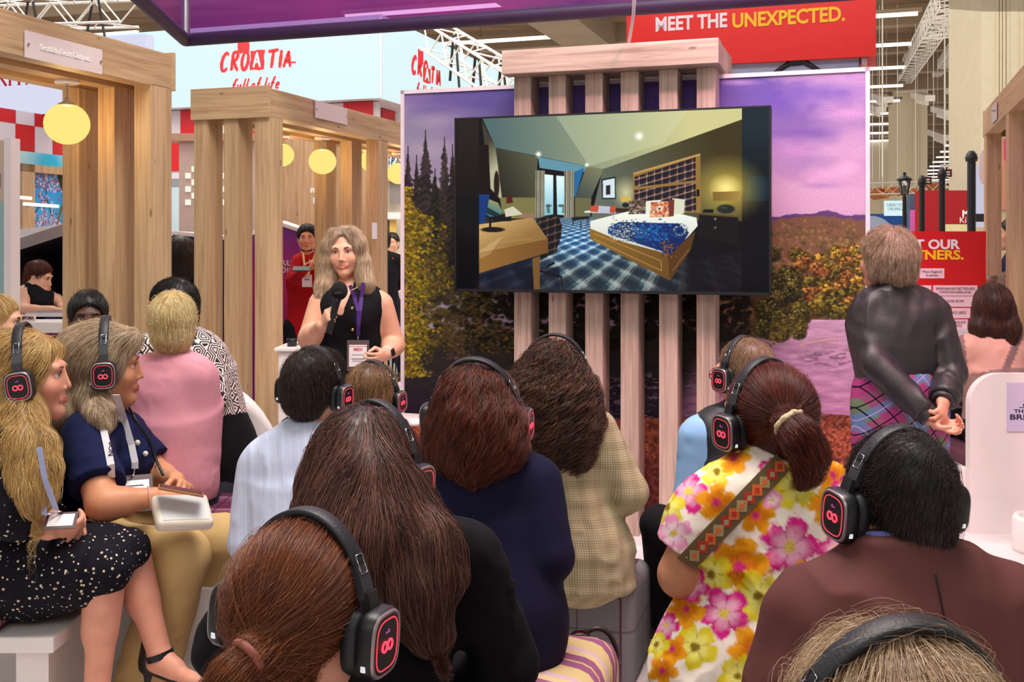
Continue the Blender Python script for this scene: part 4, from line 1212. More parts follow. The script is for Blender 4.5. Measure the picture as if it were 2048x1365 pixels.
# grey stand side with white squares, seen between the pergolas
q = P(360, 275, 10.5)
t = thing('display_panel', 'taupe display panel with a ladder of white squares between the pergolas', 'panel', (P(358, 0, 10.5)[0], 10.5, 0))
MB().span((0, 0, 0), (.86, .1, P(0, 268, 10.5)[2])).link('board', plain('taupe_board', c8(196, 170, 156), .6, var=.03), t)
MB().span((-.5, -.06, P(0, 283, 10.5)[2]), (.95, .16, P(0, 268, 10.5)[2])).link('top_rail', plain('brown_rail', c8(176, 134, 108), .6), t)
mb = MB(); s = 10.5 / FPX
for col_ in range(8):
 for r in range(6):
  if (col_ + r) % 2: mb.span(((13 + col_ * 12.5) * s, -.012, CAMZ + (HY - 333 - r * 13.3 + 0) / FPX * 10.5 - 11 * s), ((24 + col_ * 12.5) * s, -.004, CAMZ + (HY - 333 - r * 13.3) / FPX * 10.5))
mb.link('lit_square', glow('lit_cream_square', (1, .93, .8), .95), t)
# pale screen panels further back so the gaps look into other stands
def block(name, label, cat, x0, y0, x1, y1, Y, mat, depth=.12, part='board'):
 a = P(x0, y0, Y); b = P(x1, y1, Y)
 t = thing(name, label, cat, (a[0], Y, 0))
 zlo = min(b[2], a[2])
 MB().span((0, 0, max(0, zlo)), (b[0] - a[0], depth, a[2])).link(part, mat, t)
 return t
t = block('blue_panel', 'pale blue stand panel seen low between the left pergolas', 'panel', 318, 375, 362, 478, 11.4, plain('pale_blue_board', c8(206, 230, 238), .4, var=.02))
MB().span((.25, -.02, 0), (.31, 0, P(0, 440, 11.4)[2])).link('cyan_strip', plain('cyan_strip', c8(30, 150, 200), .5), t)
# violet gable pods behind the pergola posts
def violet_pod(label, x0, xa, x1, ytop, yap, Y, words=None):
 N = Nodes('violet_magenta_board')
 z = N.n('ShaderNodeSeparateXYZ', {0: N.coord('Object')})
 N.base(N.ramp(N.m('MULTIPLY', z.outputs[2], .5), [(.36, c8(150, 24, 130)), (.62, c8(206, 28, 130)), (.86, c8(120, 34, 140))]))
 m = N.fin(.45)
 a, b, c = P(x0, ytop, Y), P(xa, yap, Y), P(x1, ytop, Y)
 t = thing('gable_booth', label, 'booth', (a[0], Y, 0))
 pol = [(0, 0), (c[0] - a[0], 0), (c[0] - a[0], c[2]), (b[0] - a[0], b[2]), (0, a[2])]
 MB().prism(pol, (0, .5, 0), (1, 0, 0), UP, .5).link('body', m, t)
 e = .03
 mb = MB()
 mb.bar((0, .25, a[2] + e / 2), (b[0] - a[0], .25, b[2] + e / 2), .56, e); mb.bar((b[0] - a[0], .25, b[2] + e / 2), (c[0] - a[0], .25, c[2] + e / 2), .56, e)
 mb.link('roof_edge', M_WHITE, t)
 return t, a
t, a = violet_pod('violet and magenta gable booth lettered FULLY CHARGED behind the presenter', 494, 545, 640, 478, 446, 9.4)
p = P(570, 534, 9.4); k = 9.4 / FPX
lettering('lettering', 'FULLY', A3(p[0] - a[0] - 8 * k, -.006, P(0, 527, 9.4)[2]), (1, 0, 0), UP, 15 * k, M_ETCH, t, bold=.001, align='LEFT', width=30 * k)
lettering('lettering', 'CHARGED', A3(p[0] - a[0] - 8 * k, -.006, P(0, 541, 9.4)[2]), (1, 0, 0), UP, 15 * k, M_ETCH, t, bold=.001, align='LEFT', width=48 * k)
t, a = violet_pod('dark blue gable booth behind the long haired woman between the pergolas', 318, 350, 470, 482, 470, 8.8)
t.children[0].data.materials[0] = plain('indigo_board', c8(52, 34, 110), .5)
for o in t.children:
 if o.name.startswith('body'): o.data.materials.clear(); o.data.materials.append(plain('indigo_board', c8(52, 34, 110), .5))
 else: o.data.materials.clear(); o.data.materials.append(M_WHITE)
# wood panel deep in the middle pergola
t = block('wood_panel', 'tall pale oak panel behind the middle pergola', 'panel', 560, 278, 730, 700, 10.6, OAKZ, .08)
M_ = glow('white_lit_letters', (1, .97, .92), .9)
for (x, y, s_) in ((627, 380, 'm'), (630, 402, 'F')):
 q = P(x, y, 10.59); lettering('lettering', s_, A3(q[0] - t.location[0], -.008, q[2]), (1, 0, 0), UP, .085, M_, t, bold=.002)
# bright cafe stand seen right of the posts
t = block('cafe_stand', 'bright far stand with cream wall seen right of the pergola posts', 'stand', 736, 300, 832, 700, 14.5, plain('cream_wall', c8(222, 214, 190), .6, var=.04), .1, 'back_wall')
o = np.array(t.location)
bb = lambda n, x0, y0, x1, y1, Y, m, dy=.06: MB().span(P(x0, y1, Y) - o, P(x1, y0, Y) + A3(0, dy, 0) - o).link(n, m, t)
bb('round_sign_panel', 760, 305, 800, 345, 14.3, M_LBOX); bb('shelf_band', 756, 348, 806, 362, 14.2, plain('amber_band', c8(214, 176, 110), .5))
bb('grey_block', 780, 362, 806, 408, 14.3, plain('stone_grey', c8(150, 142, 138), .7)); bb('dark_board', 756, 440, 778, 468, 14.0, plain('dark_olive_board', c8(60, 64, 52), .6)); bb('yellow_board', 779, 440, 792, 472, 14.0, plain('ochre_board', c8(222, 180, 90), .6))
bb('counter', 756, 425, 806, 438, 13.9, M_WHITE, .4)
mb = MB(); q = P(765, 330, 14.28); k = 14.28 / FPX
brush_word(mb, 'CSPI', q - o - A3(0, .006, 0), (1, 0, 0), UP, 15 * k, 7 * k, 1.0 * k, gap=.2); mb.link('lettering', M_BLACKMETAL, t)
t = thing('chair', 'red chair in the bright far stand beyond the posts', 'chair', (P(770, 0, 12.2)[0], 12.2, 0))
z = P(0, 515, 12.2)[2]
MB().span((-.1, 0, .45), (.1, .05, z), bevel=.01).link('backrest', M_RED, t); MB().span((-.12, -.35, .42), (.12, .05, .47), bevel=.01).link('seat', M_RED, t)
for sx in (-.1, .1):
 for sy in (-.32, .02): MB().cyl((sx, sy, 0), (sx, sy, .43), .012, n=8).link('leg', M_STEEL, t)

# white counter behind the presenter and little table with a glass
def white_counter():
 Y = 6.25
 a, b = P(556, 703, Y), P(700, 703, Y)
 t = thing('white_counter', 'white counter standing behind the presenter', 'counter', (a[0], Y, 0))
 MB().span((0, 0, 0), (b[0] - a[0], .45, a[2]), bevel=.006).link('body', M_WHITE, t)
 MB().span((-.02, -.02, a[2]), (b[0] - a[0] + .02, .47, a[2] + .02), bevel=.004).link('top', M_WHITE, t)
 p = P(577, 700, Y)
 t = thing('cup', 'dark cup on the white counter behind the presenter', 'cup', A3(p[0], Y + .1, a[2] + .02))
 MB().lathe([(.028, 0), (.03, .03), (.034, .045), (.03, .045), (.026, .006)], n=18).link('bowl', M_BLACK, t)
 MB().tube([(.03, 0, .035), (.048, 0, .03), (.046, 0, .015), (.03, 0, .01)], .004, 6).link('handle', M_BLACK, t)
 x0, x1 = P(772, 846, 5.35)[0], P(812, 846, 5.35)[0]; z = P(0, 846, 5.35)[2]
 t = thing('side_table', 'white side table at the left edge of the screen wall', 'table', ((x0 + x1) / 2, 5.5, 0))
 MB().lathe([(.16, z - .02), (.165, z - .01), (.16, z)], n=32).link('tabletop', M_WHITE, t)
 MB().cyl((0, 0, .02), (0, 0, z - .02), .025, n=16).link('stem', M_WHITE, t)
 MB().lathe([(.14, 0), (.14, .012), (.03, .025)], n=28).link('base', M_WHITE, t)
 N = Nodes('clear_glass'); N.b.inputs['Transmission Weight'].default_value = 1.0; N.base((.95, .98, 1, 1)); m = N.fin(.03, IOR=1.45)
 tag(MB().lathe([(.026, 0), (.032, .11), (.029, .11), (.024, .006)], n=20).link('drinking_glass', m), 'clear drinking glass on the side table beside the presenter', 'glass').location = ((x0 + x1) / 2 - .05, 5.45, z + .001)
white_counter()

# ------------------------------------------------------------------ right side: red banner, partner board and beyond
M_BANNER = plain('bright_red_board', c8(238, 36, 18), .5, var=.02)
M_LTXT = plain('white_board_letters', c8(252, 244, 242), .5, var=.01)
M_YTXT = plain('yellow_board_letters', c8(255, 206, 10), .5, var=.01)
def red_banner():
 q = P(1752, 112, 7.9); 
 R = lambda x, y, off=0: ray_plane(x, y, q + D * off, D)
 o = A3(q[0], q[1], 0); w = np.dot(q - R(1253, 140), U); zb = q[2]
 t = thing('overhead_banner', 'red overhead fascia lettered MEET THE UNEXPECTED above the screen wall', 'banner', o, -TH)
 MB().span((-w, 0, zb), (0, .5, zb + .75)).link('fascia_board', M_BANNER, t)
 MB().span((-w + .1, .05, zb - .32), (-.12, .4, zb)).link('picture_board', plain('sea_sky_print', c8(150, 170, 186), .5, var=.25, vs=1.5), t)
 MB().span((-w + .1, .048, zb - .32), (-.12, .05, zb - .2)).link('sea_band', plain('sea_blue_print', c8(40, 110, 140), .5), t)
 MB().span((-.10, .02, zb - .4), (-.06, .46, zb)).link('edge_panel', plain('mottled_edge', c8(170, 140, 136), .6, var=.4, vs=9), t)
 c = R(1598, 128, .045) - o; L = lambda x, y: (lambda p: A3(np.dot(p, U), .047, p[2]))(R(x, y, .045) - o)
 mb = MB()
 for a, b, r in (((1580, 126), (1546, 148), .022), ((1612, 126), (1640, 142), .022), ((1580, 122), (1614, 122), .04)): mb.cyl(L(*a), L(*b), r, r * .7, n=8)
 mb.link('leaping_silhouette', M_BLACKMETAL, t)
 mb = MB()
 for x in (-w + .3, -.3): mb.span((x, .3, 0), (x + .1, .4, zb - .3))
 mb.link('support_leg', M_BLACKMETAL, t)
 s = 8.1 / FPX; 
 for (words, xa, xb, y, m) in (('MEET THE', 1310, 1453, 46, M_LTXT), ('UNEXPECTED.', 1463, 1688, 36, M_YTXT)):
  p = R((xa + xb) / 2, y, -.004) - o; wd = np.dot(R(xb, y) - R(xa, y), U)
  lettering('lettering', words, A3(np.dot(p, U), -.004, p[2]), (1, 0, 0), UP, 40 * s, m, t, bold=.0045, width=wd)
red_banner()
def partner_board():
 Y = 6.9; q = P(1972, 463, Y); o = A3(q[0], q[1], 0)
 e = nrm(A3(1, -.05, 0)); n = A3(-e[1], e[0], 0)
 R = lambda x, y, off=0.0: ray_plane(x, y, q + n * off, n)
 t = thing('partner_board', 'red board lettered MEET OUR PARTNERS with white name boxes', 'sign', o, math.atan2(e[1], e[0]))
 wl = np.dot(q - R(1610, 470), e); L = lambda x, y, off=-.004: (lambda p: A3(np.dot(p, e), off, p[2]))(R(x, y) - o)
 MB().span((-wl, 0, R(0, 0)[2] * 0 + .55), (0, .05, q[2])).link('board', plain('partner_red', c8(212, 8, 20), .45, var=.02), t)
 MB().span((-wl - .1, -.12, P(0, 668, Y)[2] - .05), (.08, .25, P(0, 657, Y)[2])).link('ledge', M_WHITE, t)
 MB().span((-wl - .05, -.06, 0), (.06, .2, P(0, 668, Y)[2] - .05)).link('plinth', plain('striped_base', c8(120, 104, 108), .6, var=.2, vs=40), t)
 k = Y / FPX
 lettering('lettering', 'MEET OUR', L(1848, 490), (1, 0, 0), UP, 26 * k, M_LTXT, t, bold=.0028, width=138 * k)
 lettering('lettering', 'PARTNERS.', L(1851, 511), (1, 0, 0), UP, 26 * k, M_YTXT, t, bold=.0028, width=148 * k)
 mp = plain('pinkish_white_card', c8(246, 216, 222), .6, var=.01); mi = plain('maroon_ink', c8(110, 20, 50), .7)
 for (x0, y0, x1, y1, lines) in ((1839, 537, 1888, 557, (('Meet England', 544, 38), ('for partners', 551, 24))), (1866, 571, 1954, 592, (('BIRMINGHAM AND WEST MIDLANDS', 578, 76), ('CONVENTION BUREAU & NEC', 585, 64))),
         (1866, 593, 1945, 614, (('ASA TOURS UK DMC', 603, 44),)), (1866, 616, 1940, 637, (('CONFERENCE LEEDS', 626, 56),)), (1866, 639, 1935, 657, (('OVATIONS DMC ENGLAND', 645, 60), ('EVENTS & MICE', 652, 44))),
         (1780, 571, 1862, 592, (('BATH VENUES & AHOY', 581, 70),)), (1780, 593, 1862, 614, ()), (1780, 616, 1862, 637, ()), (1780, 639, 1862, 657, ())):
  a, b = L(x0, y0), L(x1, y1)
  MB().span((a[0], -.006, b[2]), (b[0], 0, a[2])).link('name_box', mp, t)
  for s_, y, wd in lines: lettering('name_text', s_, L((x0 + x1) / 2, y, -.007), (1, 0, 0), UP, 7.5 * k, mi, t, width=wd * k, ext=.0006)
partner_board()
def bench_kiosk():
 Y = 6.0; a = P(1940, 748, Y); x1 = P(2140, 748, Y)[0]
 w = x1 - a[0]; h = a[2]; r = .17
 pol = [(0, 0), (w, 0), (w, h)] + [(r - r * math.sin(q), h - r + r * math.cos(q)) for q in np.linspace(0, math.pi / 2, 12)]
 t = thing('bench', 'white round cornered bench with a lavender notice at the right edge', 'bench', (a[0], Y, 0))
 MB().prism(pol, (0, .06, 0), (1, 0, 0), UP, .06).link('back_panel', M_WHITE, t)
 MB().span((-.045, .06, .0), (w, .62, .36), bevel=.01).link('seat_base', M_WHITE, t)
 MB().span((.0, .08, .36), (w, .58, .44), bevel=.02, seg=3).link('seat_cushion', plain('plum_cushion', c8(92, 48, 66), .9), t)
 p = P(2013, 766, Y); q = P(2110, 863, Y)
 n = thing('notice', 'lavender notice with navy lettering on the white bench back', 'notice', (p[0], Y - .002, q[2]))
 hh = p[2] - q[2]; ww = q[0] - p[0]
 MB().span((0, -.004, 0), (ww, 0, hh)).link('card', plain('lavender_card', c8(206, 194, 222), .5, var=.01), n)
 k = Y / FPX; ink = plain('navy_ink', c8(28, 22, 66), .6)
 lettering('lettering', 'THE BEST', (14 * k, -.0045, 40 * k), (1, 0, 0), UP, 10 * k, ink, n, align='LEFT', width=60 * k, bold=.0006, ext=.0005)
 lettering('lettering', 'BRITISH', (5 * k, -.0045, 28 * k), (1, 0, 0), UP, 15 * k, ink, n, align='LEFT', width=76 * k, bold=.001, ext=.0005)
 MB().span((24 * k, -.006, 47.5 * k), (70 * k, -.004, 48.5 * k)).prism([(32 * k, 50 * k), (40 * k, 50 * k), (40 * k, 54 * k), (36 * k, 57 * k), (32 * k, 54 * k)], (0, -.004, 0), (1, 0, 0), UP, -.001).link('emblem', ink, n)
 c = P(2085, 1050, 5.6)
 t = thing('round_stool', 'pale round stool cut off at the right edge', 'stool', (c[0], 5.65, 0))
 MB().lathe([(.12, 0), (.125, .02), (.125, .17), (.115, .19), (.07, .18)], n=28).link('shell', M_WHITE, t)
 MB().lathe([(.07, .165), (.09, .185), (.06, .2), (.01, .205)], n=28).link('pad', plain('pale_pad', c8(206, 200, 196), .9), t)
bench_kiosk()
# lamp post, black posts with little boards, further stands
def lamp_post():
 Y = 9.6; p = P(1809, 470, Y); o = A3(p[0], Y, 0); k = Y / FPX; z = lambda y: P(0, y, Y)[2]
 t = thing('lamp_post', 'black old fashioned street lantern on a post behind the standing woman', 'lamp post', o)
 MB().cyl((0, 0, 0), (0, 0, z(392)), 4 * k, n=14).lathe([(.12, 0), (.1, .2), (.04, .3)], n=16).link('post', M_BLACKMETAL, t)
 mb = MB(); mb.lathe([(16 * k, z(361)), (12 * k, z(356)), (4 * k, z(351)), (2 * k, z(349)), (4.5 * k, z(347)), (1 * k, z(344))], n=12); mb.link('cap', M_BLACKMETAL, t)
 mb = MB()
 for a in range(4):
  q = a * math.pi / 2 + .6
  mb.bar((13 * k * math.cos(q), 13 * k * math.sin(q), z(361)), (7 * k * math.cos(q), 7 * k * math.sin(q), z(390)), 2 * k, 2 * k)
 mb.link('lantern_frame', M_BLACKMETAL, t)
 N = Nodes('lantern_glass'); N.base((.9, .9, .88, 1)); N.b.inputs['Transmission Weight'].default_value = .9
 MB().lathe([(6.5 * k, z(389)), (11 * k, z(362))], n=4).link('lantern_glass', N.fin(.05), t)
 MB().cyl((0, 0, z(392)), (0, 0, z(372)), 2.6 * k, n=8).link('lamp_holder', M_BLACKMETAL, t)
lamp_post()
def sign_post(label, x, top, Y, r, board=True):
 k = Y / FPX; p = P(x, top, Y); o = A3(p[0], Y, 0)
 t = thing('signpost', label, 'signpost', o)
 MB().cyl((0, 0, 0), (0, 0, p[2]), r * k, n=14).link('post', M_BLACKMETAL, t)
 MB().lathe([(r * k * 1.35, p[2] - 17 * k), (r * k * 1.5, p[2] - 10 * k), (r * k * 1.2, p[2] - 2 * k), (r * k * .6, p[2] + 4 * k)], n=14).link('collar', M_BLACKMETAL, t)
 if board:
  MB().span((r * k, -.01, p[2] - 14 * k), (r * k + 13 * k, .01, p[2] + 1 * k)).link('board', plain('maroon_board', c8(96, 30, 34), .6), t)
  MB().span((r * k + 2 * k, -.014, p[2] - 11 * k), (r * k + 9 * k, -.01, p[2] - 8 * k)).span((r * k + 2 * k, -.014, p[2] - 6 * k), (r * k + 9 * k, -.01, p[2] - 3 * k)).link('white_bar', M_LTXT, t)
sign_post('slim black signpost with a small maroon board right of the street lantern', 1844, 355, 9.9, 5.5)
sign_post('taller black signpost with a small maroon board', 1884, 340, 9.7, 6)
sign_post('thickest and tallest black signpost beside the oak pergola', 1943, 306, 9.4, 8, False)
t = block('info_wall', 'blue stand wall with a pale globe picture behind the standing woman', 'stand', 1738, 428, 1822, 700, 17, plain('royal_blue_board', c8(18, 74, 150), .5, var=.03))
k = 17 / FPX; mb = MB(); mb.prism([(-4 * k, 0)] + [(x * k, y * k) for x, y in [(46 * math.sin(a), 43 * math.cos(a) - 43) for a in np.linspace(0, 2.0, 14)]] + [(-4 * k, -60 * k)], A3(4 * k, -.012, P(0, 432, 17)[2]), (1, 0, 0), UP, .008)
mb.link('globe_picture', plain('dusk_print', c8(156, 168, 196), .5, var=.2, vs=1.2), t)
MB().span((30 * k, -.05, P(0, 432, 17)[2]), (72 * k, .0, P(0, 402, 17)[2])).link('name_board', M_LBOX, t)
lettering('lettering', 'TURISMO TOTAL', A3(51 * k, -.054, P(0, 411, 17)[2]), (1, 0, 0), UP, 9 * k, plain('teal_ink', c8(90, 130, 140), .6), t, width=38 * k)
lettering('lettering', 'E PROVINCIA', A3(51 * k, -.054, P(0, 419, 17)[2]), (1, 0, 0), UP, 9 * k, plain('teal_ink', c8(90, 130, 140), .6), t, width=32 * k)
t = block('magenta_panel', 'narrow pink and slate panel with an exclamation mark between the black posts', 'panel', 1820, 388, 1848, 700, 16, plain('slate_board', c8(74, 96, 124), .5))
k = 16 / FPX
MB().span((0, -.02, 0), (9 * k, -.002, P(0, 420, 16)[2])).link('pink_strip', plain('hot_pink', c8(236, 110, 200), .5), t)
MB().span((10 * k, -.02, P(0, 424, 16)[2]), (28 * k, -.002, P(0, 386, 16)[2])).link('maroon_head', plain('brick_red', c8(160, 64, 60), .5), t)
lettering('lettering', '!', A3(17 * k, -.024, P(0, 404, 16)[2]), (1, 0, 0), UP, 34 * k, M_LTXT, t, bold=.01)
t = block('red_stand', 'dark red stand wall lettered in white behind the signposts', 'stand', 1846, 381, 1944, 700, 15, plain('deep_red_board', c8(168, 0, 14), .5, var=.02), .3)
k = 15 / FPX
lettering('lettering', 'Madrid', A3(78 * k, -.006, P(0, 428, 15)[2]), (1, 0, 0), UP, 17 * k, M_LTXT, t, align='LEFT', bold=.006)
lettering('lettering', 'Kingdom', A3(72 * k, -.006, P(0, 441, 15)[2]), (1, 0, 0), UP, 17 * k, M_LTXT, t, align='LEFT')
MB().span((44 * k, -.02, 0), (98 * k, -.002, P(0, 449, 15)[2])).link('cream_base', plain('pale_yellow_board', c8(226, 214, 160), .6), t)
t = block('white_screen', 'pale lavender screen wall of a far stand behind the right pergola', 'stand', 1950, 330, 2080, 455, 13, glow('lavender_screen', (.60, .58, .74), .9))
k = 13 / FPX
MB().span((0, -.03, P(0, 444, 13)[2]), (130 * k, -.002, P(0, 428, 13)[2])).link('dark_band', M_BLACKMETAL, t)
MB().span((0, -.02, 0), (130 * k, .1, P(0, 455, 13)[2])).link('base_wall', plain('sand_wall', c8(206, 186, 150), .6), t)
MB().prism([(10 * k * math.sin(a), 34 * k * math.cos(a)) for a in np.linspace(0, 2 * math.pi, 24, endpoint=False)], A3(12 * k, -.06, P(0, 335, 13)[2]), (1, 0, 0), UP, .03).link('round_panel', plain('dusty_pink_board', c8(196, 170, 172), .6), t)
t = block('pink_mural', 'peach and magenta patterned panel glimpsed between right pergola posts', 'panel', 1996, 275, 2100, 420, 11.5, plain('peach_board', c8(206, 140, 110), .5))
k = 11.5 / FPX
MB().span((0, .02, 0), (100 * k, .1, P(0, 420, 11.5)[2])).link('base', plain('sand_wall', c8(206, 186, 150), .6), t)
MB().prism([(12 * k, 0), (26 * k, -2 * k), (28 * k, -70 * k), (12 * k, -40 * k)], A3(0, -.004, P(0, 278, 11.5)[2]), (1, 0, 0), UP, -.004).link('magenta_shape', plain('magenta_print', c8(206, 60, 120), .5), t)
# orange slatted roofs and trusses far down the hall
for i, (x, y) in enumerate(((1752, 390), (1766, 384), (1802, 382), (1838, 386), (1874, 374), (1912, 378))):
 Y = 30; k = Y / FPX; p = P(x, y, Y)
 t = thing('orange_panel', 'tilted orange roof panel hung far down the hall', 'roof panel', p, 0, 'orange roof panels down the hall')
 MB().box((0, 0, 0), (26 * k, 1.2, 4 * k), rot_axis((0, 1, 0), .55)).link('panel', plain('orange_print', c8(232, 140, 72), .6, var=.15), t)
 MB().bar((-.1, 0, 0), (-.1, 0, CEIL - p[2] - .02), .012, .012).link('wire', M_TRUSS, t)
hang = truss('lighting_truss', 'level truss far down the hall above the orange roof panels', P(1738, 378, 29), P(1925, 374, 29), .30)
hang2 = truss('lighting_truss', 'short bright truss far down the hall beside the tallest signpost', P(1890, 352, 24), P(1945, 350, 24), .5)

for tr_, w_ in ((hang, 2.4), (hang2, .7)):
 for e in (.15, .85): MB().bar(A3(w_ * e, 0, 0), A3(w_ * e, 0, CEIL - tr_.location[2] - .02), .03, .03).link('wire', M_TRUSS, tr_)
# ------------------------------------------------------------------ smooth solid modelling for people
class Pr:
 """a rounded cone or an ellipsoid; k = how softly it melts into its neighbours"""
 def __init__(s, kind, a, b=None, ra=0., rb=None, k=.02, n=None, q=1., R=None, capa=None, capb=None, sub=False):
  s.kind = kind; s.a = np.asarray(a, float); s.b = None if b is None else np.asarray(b, float)
  s.ra = ra; s.rb = ra if rb is None else rb; s.k = k; s.n = None if n is None else nrm(n); s.q = q
  s.R = np.eye(3) if R is None else np.asarray(R, float); s.capa = capa; s.capb = capb; s.sub = sub
 def grow(s, t, f=None):
  o = Pr.__new__(Pr); o.__dict__ = dict(s.__dict__)
  if s.kind == 'c':
   o.ra = s.ra + t; o.rb = s.rb + t
   if f is not None:
    o.b = s.a + (s.b - s.a) * f; o.rb = o.ra + (o.rb - o.ra) * f; o.capb = True
  else: o.ra = np.asarray(s.ra) + t
  return o
 def bounds(s):
  if s.kind == 'c':
   r = max(s.ra, s.rb) * max(1, s.q)
   return np.minimum(s.a, s.b) - r, np.maximum(s.a, s.b) + r
  e = np.sqrt(((s.R * np.asarray(s.ra)) ** 2).sum(1))
  return s.a - e, s.a + e
 def ev(s, X, Y, Z):
  if s.kind == 'c':
   ab = s.b - s.a
   wx, wy, wz = X - s.a[0], Y - s.a[1], Z - s.a[2]
   ww = wx * wx + wy * wy + wz * wz; dt = wx * ab[0] + wy * ab[1] + wz * ab[2]; L2 = ab @ ab
   ax = dt
   if s.n is not None:
    g = 1 / s.q ** 2 - 1; cn = wx * s.n[0] + wy * s.n[1] + wz * s.n[2]; an = ab @ s.n
    ww = ww + cn * cn * g; dt = dt + cn * (an * g); L2 = L2 + an * an * g
   h = np.clip(dt / max(L2, 1e-9), 0, 1)
   d = np.sqrt(np.maximum(ww - 2 * h * dt + h * h * L2, 1e-12)) - (s.ra + (s.rb - s.ra) * h)
   if s.n is not None and s.q < 1: d = d * (.5 + .5 * s.q)
   L = math.sqrt(ab @ ab) + 1e-9
   if s.capb: d = np.maximum(d, ax / L - L)
   if s.capa: d = np.maximum(d, -ax / L)
   return d
  r = np.asarray(s.ra, float)
  wx, wy, wz = X - s.a[0], Y - s.a[1], Z - s.a[2]
  l = [wx * s.R[0, i] + wy * s.R[1, i] + wz * s.R[2, i] for i in range(3)]
  k0 = np.sqrt(sum((l[i] / r[i]) ** 2 for i in range(3))); k1 = np.sqrt(sum((l[i] / r[i] ** 2) ** 2 for i in range(3)))
  return k0 * (k0 - 1) / np.maximum(k1, 1e-6)
def cone(a, b, ra, rb=None, k=.02, n=None, q=1., **kw): return Pr('c', a, b, ra, rb, k, n, q, **kw)
def ell(c, r, R=None, k=.02, **kw): return Pr('e', c, None, np.broadcast_to(np.asarray(r, float), (3,)), None, k, R=R, **kw)
def chain(pts, rs, k=.02, n=None, q=1.): return [cone(pts[i], pts[i + 1], rs[i], rs[i + 1], k, n, q) for i in range(len(pts) - 1)]

